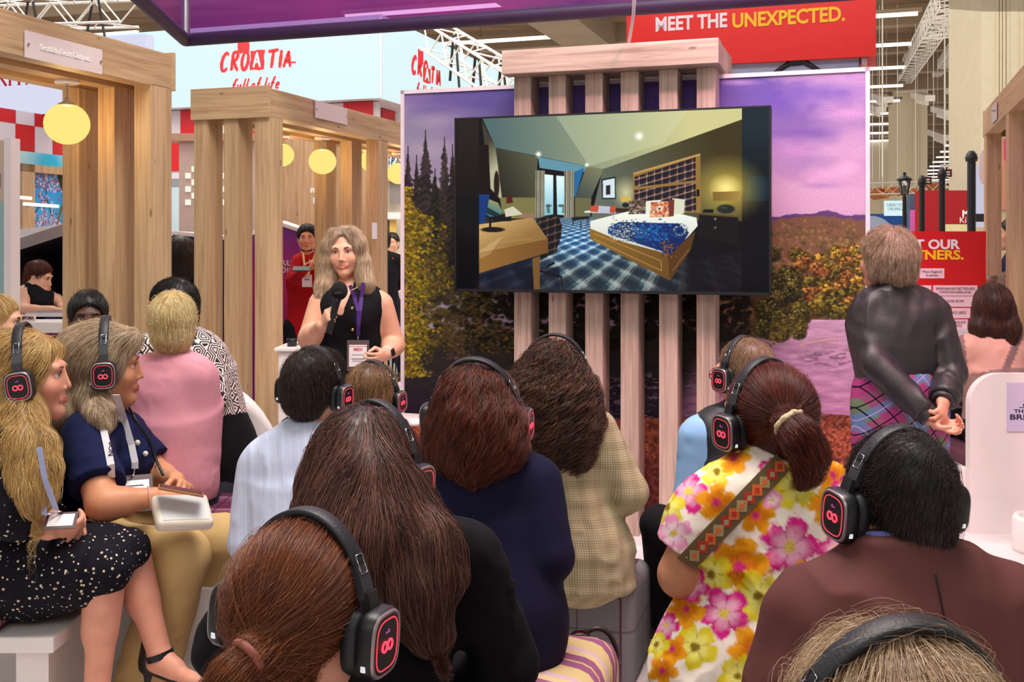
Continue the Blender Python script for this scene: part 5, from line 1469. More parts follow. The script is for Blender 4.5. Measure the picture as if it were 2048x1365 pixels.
class Field:
 def __init__(s, prims, h, pad=.03, lo=None, hi=None):
  if lo is None:
   bs = [p.bounds() for p in prims if not p.sub]
   lo = np.min([b[0] for b in bs], 0); hi = np.max([b[1] for b in bs], 0)
  s.h = h; s.lo = np.asarray(lo) - pad; n = np.ceil((np.asarray(hi) + pad - s.lo) / h).astype(int) + 1
  s.n = n; s.d = np.full(n, .5, np.float32)
  s.ax = [(s.lo[i] + np.arange(n[i]) * h).astype(np.float32) for i in range(3)]
  for p in prims: s.add(p)
 def add(s, p):
  lo, hi = p.bounds(); m = p.k + .03
  i0 = np.clip(np.floor((lo - m - s.lo) / s.h).astype(int), 0, s.n); i1 = np.clip(np.ceil((hi + m - s.lo) / s.h).astype(int) + 1, 0, s.n)
  if np.any(i1 <= i0): return
  sl = tuple(slice(a, b) for a, b in zip(i0, i1))
  d = p.ev(s.ax[0][sl[0]][:, None, None], s.ax[1][sl[1]][None, :, None], s.ax[2][sl[2]][None, None, :]).astype(np.float32)
  o = s.d[sl]; k = p.k
  if p.sub:
   h = np.clip(.5 - .5 * (o + d) / k, 0, 1); s.d[sl] = o + (-d - o) * h + k * h * (1 - h)
  else:
   h = np.clip(.5 + .5 * (d - o) / k, 0, 1); s.d[sl] = d + (o - d) * h - k * h * (1 - h)
 def cut(s, p, n, soft=0.0):
  n = nrm(n)
  v = (s.ax[0][:, None, None] - p[0]) * n[0] + (s.ax[1][None, :, None] - p[1]) * n[1] + (s.ax[2][None, None, :] - p[2]) * n[2]
  s.d = np.maximum(s.d, v.astype(np.float32))
 def sample(s, p):
  u = np.clip((p - s.lo) / s.h, 0, s.n - 1.001); i = u.astype(int); f = (u - i).astype(np.float32)
  x, y, z = i.T; fx, fy, fz = f.T; d = s.d
  c0 = (d[x, y, z] * (1 - fx) + d[x + 1, y, z] * fx) * (1 - fy) + (d[x, y + 1, z] * (1 - fx) + d[x + 1, y + 1, z] * fx) * fy
  c1 = (d[x, y, z + 1] * (1 - fx) + d[x + 1, y, z + 1] * fx) * (1 - fy) + (d[x, y + 1, z + 1] * (1 - fx) + d[x + 1, y + 1, z + 1] * fx) * fy
  return c0 * (1 - fz) + c1 * fz
 def grad(s, p, e=None):
  e = e or s.h * 1.2; g = np.empty_like(p)
  for a in range(3):
   o = np.zeros(3); o[a] = e
   g[:, a] = s.sample(p + o) - s.sample(p - o)
  return nrm(g)
 def mesh(s):
  d = s.d; sg = d < 0
  c = np.zeros(tuple(s.n - 1), np.int8)
  for dx in (0, 1):
   for dy in (0, 1):
    for dz in (0, 1): c += sg[dx:s.n[0] - 1 + dx, dy:s.n[1] - 1 + dy, dz:s.n[2] - 1 + dz]
  mix = (c > 0) & (c < 8); cells = np.argwhere(mix)
  ids = np.full(mix.shape, -1, np.int32); ids[mix] = np.arange(len(cells))
  cor = np.array([(x, y, z) for x in (0, 1) for y in (0, 1) for z in (0, 1)])
  v = np.stack([d[cells[:, 0] + q[0], cells[:, 1] + q[1], cells[:, 2] + q[2]] for q in cor], 1)
  acc = np.zeros((len(cells), 3)); cnt = np.zeros(len(cells))
  for a in range(8):
   for b in range(a + 1, 8):
    if abs(cor[a] - cor[b]).sum() != 1: continue
    m = (v[:, a] < 0) != (v[:, b] < 0)
    t = v[m, a] / (v[m, a] - v[m, b])
    acc[m] += cor[a] + t[:, None] * (cor[b] - cor[a]); cnt[m] += 1
  V = s.lo + (cells + acc / cnt[:, None]) * s.h
  F = []
  for ax in range(3):
   o1, o2 = [(1, 2), (2, 0), (0, 1)][ax]
   a = np.take(sg, np.arange(s.n[ax] - 1), ax); b = np.take(sg, np.arange(1, s.n[ax]), ax)
   e = np.argwhere(a != b); e = e[(e[:, o1] > 0) & (e[:, o2] > 0) & (e[:, o1] < s.n[o1] - 1) & (e[:, o2] < s.n[o2] - 1)]
   st = a[e[:, 0], e[:, 1], e[:, 2]]
   u1 = np.zeros(3, int); u1[o1] = 1; u2 = np.zeros(3, int); u2[o2] = 1
   g = lambda q: ids[q[:, 0], q[:, 1], q[:, 2]]
   f = np.stack([g(e - u1 - u2), g(e - u2), g(e), g(e - u1)], 1)
   f[~st] = f[~st][:, ::-1]
   F.append(f)
  F = np.concatenate(F); F = F[(F >= 0).all(1)]
  return V, F
def vnormals(V, F):
 n = np.cross(V[F[:, 2]] - V[F[:, 0]], V[F[:, 3]] - V[F[:, 1]]); N_ = np.zeros_like(V)
 for i in range(4): np.add.at(N_, F[:, i], n)
 return nrm(N_)
_VT = np.random.default_rng(3).random((64, 64, 64)).astype(np.float32)
def vnoise3(p, sc=1.0, octv=2):
 out = 0; amp = 1.; tot = 0
 for o in range(octv):
  q = np.asarray(p) * (2 ** o / sc) + o * 7.7; i = np.floor(q).astype(int); f = q - i; f = f * f * (3 - 2 * f); i %= 63
  g = lambda a, b, c: _VT[i[:, 0] + a, i[:, 1] + b, i[:, 2] + c]
  x, y, z = f.T
  out = out + amp * (((g(0, 0, 0) * (1 - x) + g(1, 0, 0) * x) * (1 - y) + (g(0, 1, 0) * (1 - x) + g(1, 1, 0) * x) * y) * (1 - z)
         + ((g(0, 0, 1) * (1 - x) + g(1, 0, 1) * x) * (1 - y) + (g(0, 1, 1) * (1 - x) + g(1, 1, 1) * x) * y) * z)
  tot += amp; amp *= .5
 return out / tot
def folds(V, N_, amp, sc=.07, stretch=(1, 1, 1)):
 n = vnoise3(V * np.array(stretch), sc, 2); r = 1 - np.abs(2 * n - 1) * 1.6
 n2 = vnoise3(V * np.array(stretch) + 31, sc * 2.2, 1)
 return V + N_ * (amp * (r - .45) * np.clip(n2 * 1.8 - .3, 0, 1))[:, None]

# ------------------------------------------------------------------ materials of people
def skin(name, c):
 if name in _MC: return _MC[name]
 N = Nodes(name); c = np.array(c[:3])
 f = N.noise(N.coord('Object'), 18, 4)
 a = N.n('ShaderNodeVertexColor', layer_name='Col')
 r = N.ramp(f, [(.3, (*(c * (.92, .86, .84)), 1)), (.7, (*np.clip(c * (1.06, 1.04, 1.02), 0, 1), 1))])
 N.base(N.n('ShaderNodeMix', {0: 1.0, 6: r, 7: a.outputs[0]}, data_type='RGBA', blend_type='MULTIPLY').outputs[2])
 N.bump(N.noise(N.coord('Object'), 260, 2), .06, .001)
 _MC[name] = N.fin(.48, 0, .35); return _MC[name]
def hair_mat(name, lo, mid, hi, rough=.38):
 if name in _MC: return _MC[name]
 N = Nodes(name)
 hi_ = N.n('ShaderNodeHairInfo')
 f = N.noise(N.coord('Object'), 14, 3)
 t = N.m('ADD', N.m('MULTIPLY', hi_.outputs['Random'], .62), N.m('MULTIPLY', f, .42))
 N.base(N.ramp(t, [(.15, lo), (.5, mid), (.85, hi)]))
 _MC[name] = N.fin(rough, 0, .45); return _MC[name]
def cloth(name, c, var=.06, bump=.25, bs=900, rough=.85, sheen=0.0, spec=.2):
 if name in _MC: return _MC[name]
 N = Nodes(name); c = np.array(c[:3])
 f = N.noise(N.coord('Object'), 6, 3)
 N.base(N.ramp(f, [(.3, (*(c * (1 - var)), 1)), (.7, (*np.clip(c * (1 + var), 0, 1), 1))]))
 N.bump(N.m('ADD', N.m('MULTIPLY', N.noise(N.coord('Object'), bs, 1), .3), N.noise(N.coord('Object'), 22, 3)), bump, .006)
 _MC[name] = N.fin(rough, 0, spec, Sheen_Weight=sheen); return _MC[name]
SK_LIGHT = skin('fair_skin', c8(228, 174, 146)); SK_TAN = skin('tanned_skin', c8(212, 148, 112)); SK_ROSE = skin('rosy_skin', c8(226, 160, 136)); SK_DARK = skin('deep_brown_skin', c8(84, 50, 36))
M_EYEW = plain('eye_white', c8(236, 228, 222), .25, var=.01); M_IRIS = plain('brown_iris', c8(74, 50, 32), .2); M_PUPIL = plain('pupil', c8(8, 6, 6), .15)

# ------------------------------------------------------------------ heads, hands, bodies
def head_R(yaw, pitch=0., roll=0.):
 y, p, r = (math.radians(v) for v in (yaw, pitch, roll))
 Ry = rotz(-y)
 return Ry @ rot_axis((1, 0, 0), p) @ rot_axis((0, 1, 0), r)
def head_prims(C, R, s, nose=1.0, jaw=1.0, smile=0):
 L = lambda x, y, z: C + R @ (A3(x, y, z) * s)
 e = lambda c, r, k=.02, sub=False: ell(L(*c), np.array(r) * s, R, k * s, sub=sub)
 c = lambda a, b, ra, rb, k=.015, sub=False: cone(L(*a), L(*b), ra * s, rb * s, k * s, sub=sub)
 P_ = [e((0, -.018, .035), (.076, .096, .090)), e((0, .026, -.025), (.062 * jaw, .066, .083), .03),
    c((-.050 * jaw, .0, -.055), (0, .058, -.096), .022, .020, .025), c((.050 * jaw, .0, -.055), (0, .058, -.096), .022, .020, .025), e((0, .066, -.098), (.021, .017, .016), .02)]
 for i in (-1, 1): P_ += [e((i * .040, .058, -.026), (.025, .024, .026), .02)]
 P_ += [c((-.040, .076, .030), (.040, .076, .030), .013, .013, .016)]
 for i in (-1, 1): P_ += [e((i * .032, .099, .009), (.0175, .014, .0105), .010, True)]
 P_ += [c((0, .086, .018), (0, .1005 + .005 * nose, -.029), .0080, .0115 * nose, .010), *[e((i * .0115, .092, -.0335), (.0075 * nose, .009, .006), .006) for i in (-1, 1)]]
 P_ += [*[c((i * (.023 + .006 * smile), .0832 - .0012 * smile, -.0610 + .0032 * smile), (0, .0918, -.0585 - .001 * smile), .0034, .0048, .005) for i in (-1, 1)], *[c((i * (.020 + .005 * smile), .0825 - .001 * smile, -.0672 + .0025 * smile), (0, .0895, -.0700 - .002 * smile), .0038, .0056, .005) for i in (-1, 1)]]
 for i in (-1, 1): P_ += [e((i * .078, -.006, -.006), (.009, .018, .030), .008), e((i * .079, -.004, -.026), (.007, .010, .010), .006)]
 return P_, L
def hand_prims(wr, dirn, palm, thumb_side, curl=.5, s=1.0, thumb=.5, spread=1.0):
 """palm = the way the palm looks; thumb_side: +1 / -1 along cross(dirn, palm)"""
 y = nrm(dirn); z = nrm(np.asarray(palm, float) - y * np.dot(palm, y)); x = np.cross(y, z) * thumb_side
 L = lambda a, b, c: wr + (x * a + y * b + z * c) * s
 out = [cone(L(.010, .005, 0), L(.019, .078, 0), .020 * s, .017 * s, .012, z, .62), cone(L(-.008, .005, 0), L(-.018, .074, 0), .020 * s, .016 * s, .012, z, .62), cone(L(0, .01, 0), L(0, .075, 0), .022 * s, .02 * s, .012, z, .55)]
 cr = np.broadcast_to(np.asarray(curl, float), (4,))
 for i, (bx, by, ln) in enumerate(((.0285, .082, .070), (.0098, .088, .078), (-.009, .085, .072), (-.027, .077, .056))):
  p = L(bx, by, 0); a = 0.; dx = (bx * .10 * spread) / .03
  for j, (fr, r0, r1) in enumerate(((.45, .0092, .0086), (.30, .0085, .0078), (.25, .0077, .0066))):
   a += cr[i] * (1.25, 1.5, 1.0)[j]
   q = p + (y * math.cos(a) + z * math.sin(a) + x * dx) * ln * fr * s
   out.append(cone(p, q, r0 * s, r1 * s, .004)); p = q
 t0 = L(.022, .022, .006); t1 = L(.046, .052, .010 + .028 * thumb); t2 = L(.046 - .016 * thumb, .086, .016 + .040 * thumb)
 out += [cone(t0, t1, .0135 * s, .0105 * s, .010), cone(t1, t2, .0102 * s, .0082 * s, .004)]
 return out

def joints(HC, yaw, sw=.175, seat=.42, lean=0.0, stand=None, neck=.165, hipx=.095, hs=1.0, knee=.42):
 f = A3(math.sin(math.radians(yaw)), math.cos(math.radians(yaw)), 0); r = A3(f[1], -f[0], 0)
 J = dict(f=f, r=r, HC=np.asarray(HC, float))
 J['NB'] = HC - UP * neck - f * .035
 J['sh'] = [J['NB'] - UP * .05 - r * sw, J['NB'] - UP * .05 + r * sw]
 pz = stand if stand else seat + .11
 J['pel'] = A3(*(J['NB'] - f * lean)[:2], pz)
 J['hip'] = [J['pel'] - r * hipx - UP * .01, J['pel'] + r * hipx - UP * .01]
 if stand:
  J['kn'] = [h - UP * (h[2] - .50) + f * .02 for h in J['hip']]
  J['an'] = [A3(*h[:2], .08) - f * .01 for h in J['hip']]
 else:
  J['kn'] = [h + f * knee - UP * .02 + (-r if i == 0 else r) * .03 for i, h in enumerate(J['hip'])]
  J['an'] = [A3(*(k + f * .03)[:2], .09) for k in J['kn']]
 J['toe'] = [A3(*(a + f * .16)[:2], .03) for a in J['an']]
 J['el'] = [s - UP * .26 + (-r if i == 0 else r) * .05 + f * .07 for i, s in enumerate(J['sh'])]
 J['wr'] = [J['pel'] + f * .26 + UP * .11 + (-r if i == 0 else r) * .07 for i in (0, 1)]
 return J
def body_prims(J, w=None, seat=None):
 """tagged solids of the body: torso, upper/fore arms, thighs, shins, feet"""
 w = dict(hip=.165, waist=.135, chest=.15, depth=.70, ua=.046, fa=.037, wr=.026, th=.082, kn=.058, sn=.050, an=.036, sh=.052, neck=.052, **{}) | (w or {})
 f, r = J['f'], J['r']; pel, NB = J['pel'], J['NB']; q = w['depth']
 up = nrm(NB - pel); L = np.linalg.norm(NB - pel)
 wa = J.get('waist', pel + up * L * .36 ); ch = J.get('chest', pel + up * L * .70 + f * .01)
 B = {}
 B['pelvis'] = [cone(pel - r * .03, pel + r * .03, w['hip'] - .03, w['hip'] - .03, .05, f, q + .08), cone(pel, wa, w['hip'], w['waist'], .05, f, q + .04)]
 B['torso'] = [cone(wa, ch, w['waist'], w['chest'], .06, f, q), cone(ch, NB - up * .09 - f * .0, w['chest'], .095, .06, f, q + .02),
      cone(J['sh'][0] * .84 + J['sh'][1] * .16, J['sh'][1] * .84 + J['sh'][0] * .16, w['sh'] + .008, w['sh'] + .008, .06)]
 for i in (0, 1): B['torso'].append(cone(NB + UP * .005, J['sh'][i] * .72 + NB * .28 - UP * .006, w['neck'] * .85, w['sh'] * .8, .04))
 for i, t in ((0, 'L'), (1, 'R')):
  B['ua' + t] = [cone(J['sh'][i] + (J['el'][i] - J['sh'][i]) * .02, J['el'][i], w['sh'] * .98, w['fa'] + .004, .035)]
  m = J['el'][i] * .6 + J['wr'][i] * .4
  B['fa' + t] = [cone(J['el'][i], J['wr'][i], w['fa'], w['wr'], .02), cone(J['el'][i] * .85 + J['wr'][i] * .15, m, w['fa'] + .003, w['fa'] * .95, .02)]
  B['th' + t] = [cone(J['hip'][i], J['kn'][i], w['th'] + .012, w['kn'], .035)]
  B['sn' + t] = [cone(J['kn'][i], J['an'][i], w['sn'], w['an'], .02), cone(J['kn'][i] * .8 + J['an'][i] * .2 - nrm(J['toe'][i] - J['an'][i]) * .012, J['kn'][i] * .55 + J['an'][i] * .45 - nrm(J['toe'][i] - J['an'][i]) * .014, w['sn'] * .98, w['sn'] * .9, .03)]
  an, to = J['an'][i], J['toe'][i]
  B['ft' + t] = [cone(an - UP * .03 - nrm(to - an) * .03, to, .032, .024, .02, UP, .9), cone(an, an * .6 + to * .4, .034, .03, .02)]
 return B, w

def eyes(L, R, s, root, off, iris=None):
 for i in (-1, 1):
  mb = MB(); c = L(i * .032, .0729, .0085); n = 20
  ph = np.concatenate([[0, .16, .17], np.linspace(.45, .46, 2), np.linspace(.6, math.pi, 8)]); t = np.arange(n) * 2 * math.pi / n
  fwd = nrm(A3(i * .10, 1, .02)); Fm = frame_z(R @ fwd)
  V = np.array([[math.sin(p) * math.cos(a), math.sin(p) * math.sin(a), math.cos(p)] for p in ph for a in t]) * .0123 * s @ Fm.T + c
  for k in range(len(ph) - 1):
   m = 2 if ph[k + 1] <= .17 else (1 if ph[k + 1] <= .46 else 0)
   mb.add(V[k * n:(k + 2) * n], [(a, n + a, n + (a + 1) % n, (a + 1) % n) for a in range(n)], m, True)
  mb.link('eye', [M_EYEW, iris or M_IRIS, M_PUPIL], root, off)
def brows_lashes(L, root, off, mat):
 for i in (-1, 1):
  mb = MB(); mb.tube([L(i * .016, .0925, .0275), L(i * .028, .0925, .0325), L(i * .040, .0865, .0325), L(i * .049, .078, .0275)], [.0022, .0026, .0022, .001], 6)
  mb.link('eyebrow', mat, root, off)
  mb = MB(); mb.tube([L(i * .0185, .0845, .0105), L(i * .026, .0895, .0165), L(i * .036, .0885, .0170), L(i * .0465, .0795, .0105)], [.0008, .0015, .0016, .0008], 5)
  mb.link('eyelash', M_PUPIL, root, off)

def hair_strands(name, fld, parent, off, mat, comb, n=3000, steps=12, length=.2, rad=.0005, root_ok=None, lift=(-.001, .005), wave=0.0, wl=.06, curlvar=.3, seed=1, V=None, F=None, tipfree=True, fly=.06, clump=0.0):
 rng = np.random.default_rng(seed)
 if V is None: V, F = fld.mesh()
 idx = np.arange(len(V)) if root_ok is None else np.nonzero(root_ok(V))[0]
 if len(idx) == 0: return None
 p = V[rng.choice(idx, n)] + rng.normal(0, fld.h * .6, (n, 3))
 ln = length * rng.uniform(.55, 1.1, n); ds = ln / steps
 lf = rng.uniform(lift[0], lift[1], n) + (rng.random(n) < fly) * rng.uniform(0, .008, n)
 if clump: lf = lf + clump * (vnoise3(p, .030, 2) - .45) * 2
 ph = vnoise3(p, .035, 1) * 9 + rng.normal(0, curlvar, n)
 P_ = [p.copy()]; nrmls = []; v_prev = None
 for k in range(steps):
  g = fld.grad(p)
  v = comb(p); v = v - g * (v * g).sum(1, keepdims=True); v = nrm(v)
  if v_prev is not None: v = nrm(v * .6 + v_prev * .4)
  p = p + v * ds[:, None]
  d = fld.sample(p); g = fld.grad(p)
  adj = np.clip(d - lf, -.02, .02 if not tipfree else .012)
  p = p - g * adj[:, None]
  v_prev = v; P_.append(p.copy()); nrmls.append(g)
 P_ = np.stack(P_, 1); nrmls.append(nrmls[-1]); G = np.stack(nrmls, 1)
 if wave:
  T = nrm(np.gradient(P_, axis=1)); S = np.cross(T, G)
  s = np.arange(steps + 1)[None] * ds[:, None]
  am = wave * np.clip(s / (ln[:, None] * .4), 0, 1)
  a = 2 * math.pi * s / wl + ph[:, None]
  P_ = P_ + S * (np.sin(a) * am)[..., None] + G * (np.cos(a) * am * .7)[..., None]
 P_ = P_ - np.asarray(off)
 hc = bpy.data.hair_curves.new(name)
 hc.add_curves([steps + 1] * n)
 hc.attributes['position'].data.foreach_set('vector', P_.astype(np.float32).ravel()) if 'position' in hc.attributes else hc.position_data.foreach_set('vector', P_.astype(np.float32).ravel())
 ra = hc.attributes.get('radius') or hc.attributes.new('radius', 'FLOAT', 'POINT')
 taper = np.linspace(1, .35, steps + 1)[None] * np.ones((n, 1)) * rad * rng.uniform(.7, 1.3, (n, 1))
 ra.data.foreach_set('value', taper.astype(np.float32).ravel())
 hc.materials.append(mat)
 o = bpy.data.objects.new(name, hc); COL.objects.link(o); o.parent = parent
 return o

# ------------------------------------------------------------------ headphones
M_PAD = plain('black_leatherette', c8(26, 27, 32), .5, var=.1, bump=.2, bs=300)
M_GREY = plain('graphite_plastic', c8(52, 52, 58), .35, var=.05)
M_RIM = plain('silver_rim', c8(170, 150, 154), .3, .6, var=.03)
M_REDGLOW = glow('red_led', (1.0, .035, .07), 2.4)
M_REDSOFT = glow('red_led_ring', (1.0, .06, .10), .85)
M_WDOT = glow('white_led_button', (.9, .9, .95), .8)
def squircle(hy, hz, n=36, e=3.4):
 t = np.arange(n) * 2 * math.pi / n; c, s = np.cos(t), np.sin(t)
 return np.stack([np.sign(c) * np.abs(c) ** (2 / e) * hy, np.sign(s) * np.abs(s) ** (2 / e) * hz], 1)
def loft(mb, secs, T, m=0, n=36, caps=(True, True), sm=True):
 """secs: (x, hy, hz); T maps local points to the world"""
 V = np.concatenate([np.concatenate([np.full((n, 1), x), squircle(hy, hz, n)], 1) for x, hy, hz in secs])
 F = [(i * n + a, i * n + (a + 1) % n, (i + 1) * n + (a + 1) % n, (i + 1) * n + a) for i in range(len(secs) - 1) for a in range(n)]
 mb.add(T(V), F, m, sm)
 if caps[0]: mb.add(T(V[:n]), [tuple(range(n))[::-1]], m)
 if caps[1]: mb.add(T(V[-n:]), [tuple(range(n))], m)
def headphones(label, C, R, s=1.0, e=.012, tilt=0.0, up=0.0, sides=(-1, 1)):
 R = R @ rot_axis((1, 0, 0), tilt)
 t = thing('headphones', label, 'headphones', C)
 a = .090 + e; b = .1375 + e + up
 G = lambda V: (np.atleast_2d(V) * s) @ R.T
 th = np.radians(np.linspace(38, 142, 33))
 arc = np.stack([a * np.cos(th), 0 * th, b * np.sin(th) - .004], 1); nr = np.stack([np.cos(th) / a, 0 * th, np.sin(th) / b], 1)
 mb = MB(); prof = [(-.0135, -.003), (-.0105, -.0052), (.0105, -.0052), (.0135, -.003), (.0135, .003), (.0105, .0048), (-.0105, .0048), (-.0135, .003)]
 nr = nrm(nr); V = np.concatenate([arc + nr * (v + .004) + A3(0, 1, 0) * u for u, v in prof]); k = len(arc); m = len(prof)
 F = [(i * k + j, i * k + j + 1, ((i + 1) % m) * k + j + 1, ((i + 1) % m) * k + j) for i in range(m) for j in range(k - 1)]
 F += [tuple(i * k for i in range(m)), tuple(i * k + k - 1 for i in range(m))[::-1]]
 mb.add(G(V), F, 0, True); mb.link('headband', M_PAD, t)
 for sd in (-1, 1):
  T = lambda V, sd=sd: G(np.atleast_2d(V) * A3(sd, 1, 1))
  th2 = np.radians(np.linspace(40, 20, 7)); p = np.stack([a * np.cos(th2) + .003, 0 * th2, b * np.sin(th2) - .004], 1)
  mb = MB(); q = T(p); nn = T(np.stack([np.cos(th2), 0 * th2, np.sin(th2) * .7], 1))
  mb.tube(q, 1, flat=(.0125 * s, .0052 * s, nn)); sl = mb.link('slider', M_GREY, t)
  i0 = 0.25; ps = np.array([p[0] * (1 - u) + p[3] * u for u in (-.35, .75)]); n0 = nrm(T(A3(.8, 0, .6)))[0]
  o = n0 * .0062 * s; w = T(A3(0, .0075, 0))[0]; qa, qb = T(ps[0])[0] + o, T(ps[1])[0] + o
  MB().tube([qa - w, qa + w, qb + w, qb - w], .0010 * s, 6, closed=True).link('silver_clip', M_CHROME, sl)
  x0 = a - .012; TE = lambda V, sd=sd: G((np.atleast_2d(V) + A3(x0, .0, -.008)) * A3(sd, 1, 1))
  cap = lambda *s_: s_
  mb = MB(); loft(mb, [(.016, .033, .038), (.017, .037, .042), (.024, .039, .044), (.036, .0385, .0435), (.0395, .037, .042)], TE)
  mb.bar(TE(A3(.020, 0, .036))[0], TE(A3(.012, 0, .062))[0], .024 * s, .012 * s, up=TE(A3(1, 0, 0))[0] - TE(A3(0, 0, 0))[0])
  cup = mb.link('ear_cup', M_BLACK, t)
  mb = MB(); loft(mb, [(-.006, .026, .031), (-.008, .031, .036), (-.004, .036, .041), (.004, .038, .043), (.012, .036, .041), (.016, .032, .037)], TE); mb.link('ear_cushion', M_PAD, cup)
  mb = MB(); loft(mb, [(.0385, .0365, .0415), (.0425, .0352, .0402), (.0432, .0335, .0385), (.0424, .0318, .0368)], TE, caps=(False, False)); mb.link('silver_rim', M_RIM, cup)
  mb = MB(); loft(mb, [(.0422, .0320, .0370), (.0426, .0305, .0355), (.0424, .0270, .0320)], TE, caps=(False, True)); mb.link('face_plate', M_BLACK, cup)
  mb = MB(); q = squircle(.0268, .0318, 40); mb.tube(TE(np.concatenate([np.full((40, 1), .0428), q], 1)), .0011 * s, 5, closed=True); mb.link('light_ring', M_REDSOFT, cup)
  mb = MB(); u = np.linspace(0, 2 * math.pi, 20, endpoint=False)
  for y0 in (-.0068, .0068):
   mb.tube(TE(np.stack([np.full(20, .0432), y0 + .0062 * np.cos(u), -.002 + .0062 * np.sin(u)], 1)), .0016 * s, 6, closed=True)
  mb.link('logo', M_REDGLOW, cup)
  MB().bar(TE(A3(.0428, -.005, .0155))[0], TE(A3(.0428, .004, .0155))[0], .0016 * s, .0016 * s).bar(TE(A3(.0428, .004, .0155))[0], TE(A3(.0428, .002, .019))[0], .0016 * s, .0016 * s).link('channel_mark', glow('dim_violet_led', (.5, .08, .4), .8), cup)
  mb = MB(); c = TE(A3(.030, -.0365, -.0225))[0]; ax = TE(A3(0, -1, 0))[0] - TE(A3(0, 0, 0))[0]
  mb.box(c, (.007 * s, .0085 * s, .004 * s), frame_z(ax, R @ UP), .0012 * s); mb.link('power_button', M_WDOT, cup)
 return t

# ------------------------------------------------------------------ one person
def person(label, J, HR, hs=1.0, w=None, skin_m=SK_LIGHT, clothes=(), hair=None, hands=None, h=.008, face=False, brow=None, bare=(), lips=None, nose=1.0, jaw=1.0, extra=(), smile=0, iris=None):
 C = J['HC']; B, w = body_prims(J, w)
 hp, L = head_prims(C, HR, hs, nose, jaw, smile)
 neck = [cone(J['NB'] - UP * .03, C + HR @ (A3(0, -.018, -.055) * hs), w['neck'], w['neck'] * .93, .03)]
 feetz = min(min(a[2] for a in J['an']), .08)
 off = A3(J['pel'][0], J['pel'][1], 0)
 root = thing('person', label, 'person', off)
 full = hp + neck + B['pelvis'] + B['torso']
 for t in 'LR':
  for q in ('ua', 'fa', 'th', 'sn', 'ft'): full += B[q + t]
 if hands: full += hands
 full += list(extra)
 fld = Field(full, h, pad=.02)
 V, F = fld.mesh()
 col = np.ones((len(V), 3), np.float32)
 loc = (V - C) @ HR / hs
 def blot(c, r, tint, f=1.0):
  d = np.sqrt((((loc - np.array(c)) / np.array(r)) ** 2).sum(1)); m = np.clip(1.5 - 1.2 * d, 0, 1)[:, None] * f
  col[:] = col * (1 - m) + np.array(tint) * m
 if face:
  lt = lips or (.72, .36, .36)
  blot((0, .095, -.0595 + .001 * smile), (.026 + .008 * smile, .05, .0062) , lt); blot((0, .092, -.070), (.023 + .007 * smile, .05, .0070), lt)
  if smile: blot((0, .097, -.0655), (.024, .05, .0026), (1.08, 1.25, 1.35))
  blot((.046, .07, -.03), (.03, .04, .028), (1.0, .84, .82), .5); blot((-.046, .07, -.03), (.03, .04, .028), (1.0, .84, .82), .5)
  for i in (-1, 1): blot((i * .032, .085, .012), (.024, .02, .014), (.80, .70, .68), .6)
 ob = link_mesh('body', V - off, F, skin_m, root, smooth=True, col=col)
 if face:
  eyes(L, HR, hs, ob, off, iris); brows_lashes(L, ob, off, brow or M_PUPIL)
 for cd in clothes:
  pr = []
  for u in cd.get('use', ()):
   tagn, t = u[0], u[1]; fr = u[2] if len(u) > 2 else None
   src = B[tagn]
   if fr is not None: pr.append(src[0].grow(t, fr))
   else: pr += [q.grow(t) for q in src]
  pr += list(cd.get('extra', ()))
  fl = Field(pr, cd.get('h', h), pad=.02)
  for (p, n) in cd.get('cut', ()): fl.cut(p, n)
  for p in cd.get('sub', ()): fl.add(p)
  V, F = fl.mesh(); Nn = vnormals(V, F)
  if cd.get('fold'): V = folds(V, Nn, cd['fold'], cd.get('fs', .07), cd.get('fst', (1, 1, 1)))
  cc = None
  if cd.get('paint'): cc = cd['paint'](V, Nn)
  link_mesh(cd['name'], V - off, F, cd['mat'], root, smooth=True, col=cc)
 if hair:
  bs = [q.bounds() for q in list(hair['cap']) + list(hair.get('more', ()))]
  fl = Field(hair['cap'], hair.get('h', .007), pad=.04, lo=np.min([b[0] for b in bs], 0), hi=np.max([b[1] for b in bs], 0))
  for (p, n) in hair.get('cut', ()): fl.cut(p, n)
  for q in hair.get('more', ()): fl.add(q)
  for (p, n) in hair.get('cut2', ()): fl.cut(p, n)
  V, F = fl.mesh(); Nn = vnormals(V, F)
  V2 = V + Nn * ((vnoise3(V, .02, 2) - .5) * hair.get('rough', .006))[:, None]
  hm = link_mesh('hair', V2 - off, F, hair['mat'], root, smooth=True)
  for i, sd in enumerate(hair.get('strands', ())):
   hair_strands('hair_strands', fl, hm, off, hair['mat'], V=V, F=F, seed=i + 3, **sd)
 return root, L, B, off
def cap_prims(C, R, s, vol=0.0, back=0.0):
 L = lambda x, y, z: C + R @ (A3(x, y, z) * s)
 return [ell(L(0, -.022 - back * .5, .036), np.array((.083 + vol, .102 + vol + back * .5, .095 + vol)) * s, R, .02)]
def face_cut(C, R, s, y=.072, z=.058, n=(0, .86, -.5)):
 return [(C + R @ (A3(0, y, z) * s), R @ A3(*n))]
def comb_down(back, amt=.3, toward=None):
 b = np.asarray(back, float) * amt - UP
 return lambda p: np.broadcast_to(b, p.shape)
def comb_to(pt): return lambda p: np.asarray(pt) - p
def comb_tail(pts):
 pts = np.asarray(pts, float); tg = nrm(np.gradient(pts, axis=0))
 def f(p):
  d = ((p[:, None] - pts[None]) ** 2).sum(-1); return tg[d.argmin(1)]
 return f
def pouf(label, c, size, seat, mat, rz=0.0, bev=.05, cat='pouf', name='pouf', group=None):
 t = thing(name, label, cat, (c[0], c[1], 0), rz, group)
 MB().box((0, 0, seat / 2), (size[0], size[1], seat), bevel=bev, seg=4).link('cushion_block', mat, t)
 return t
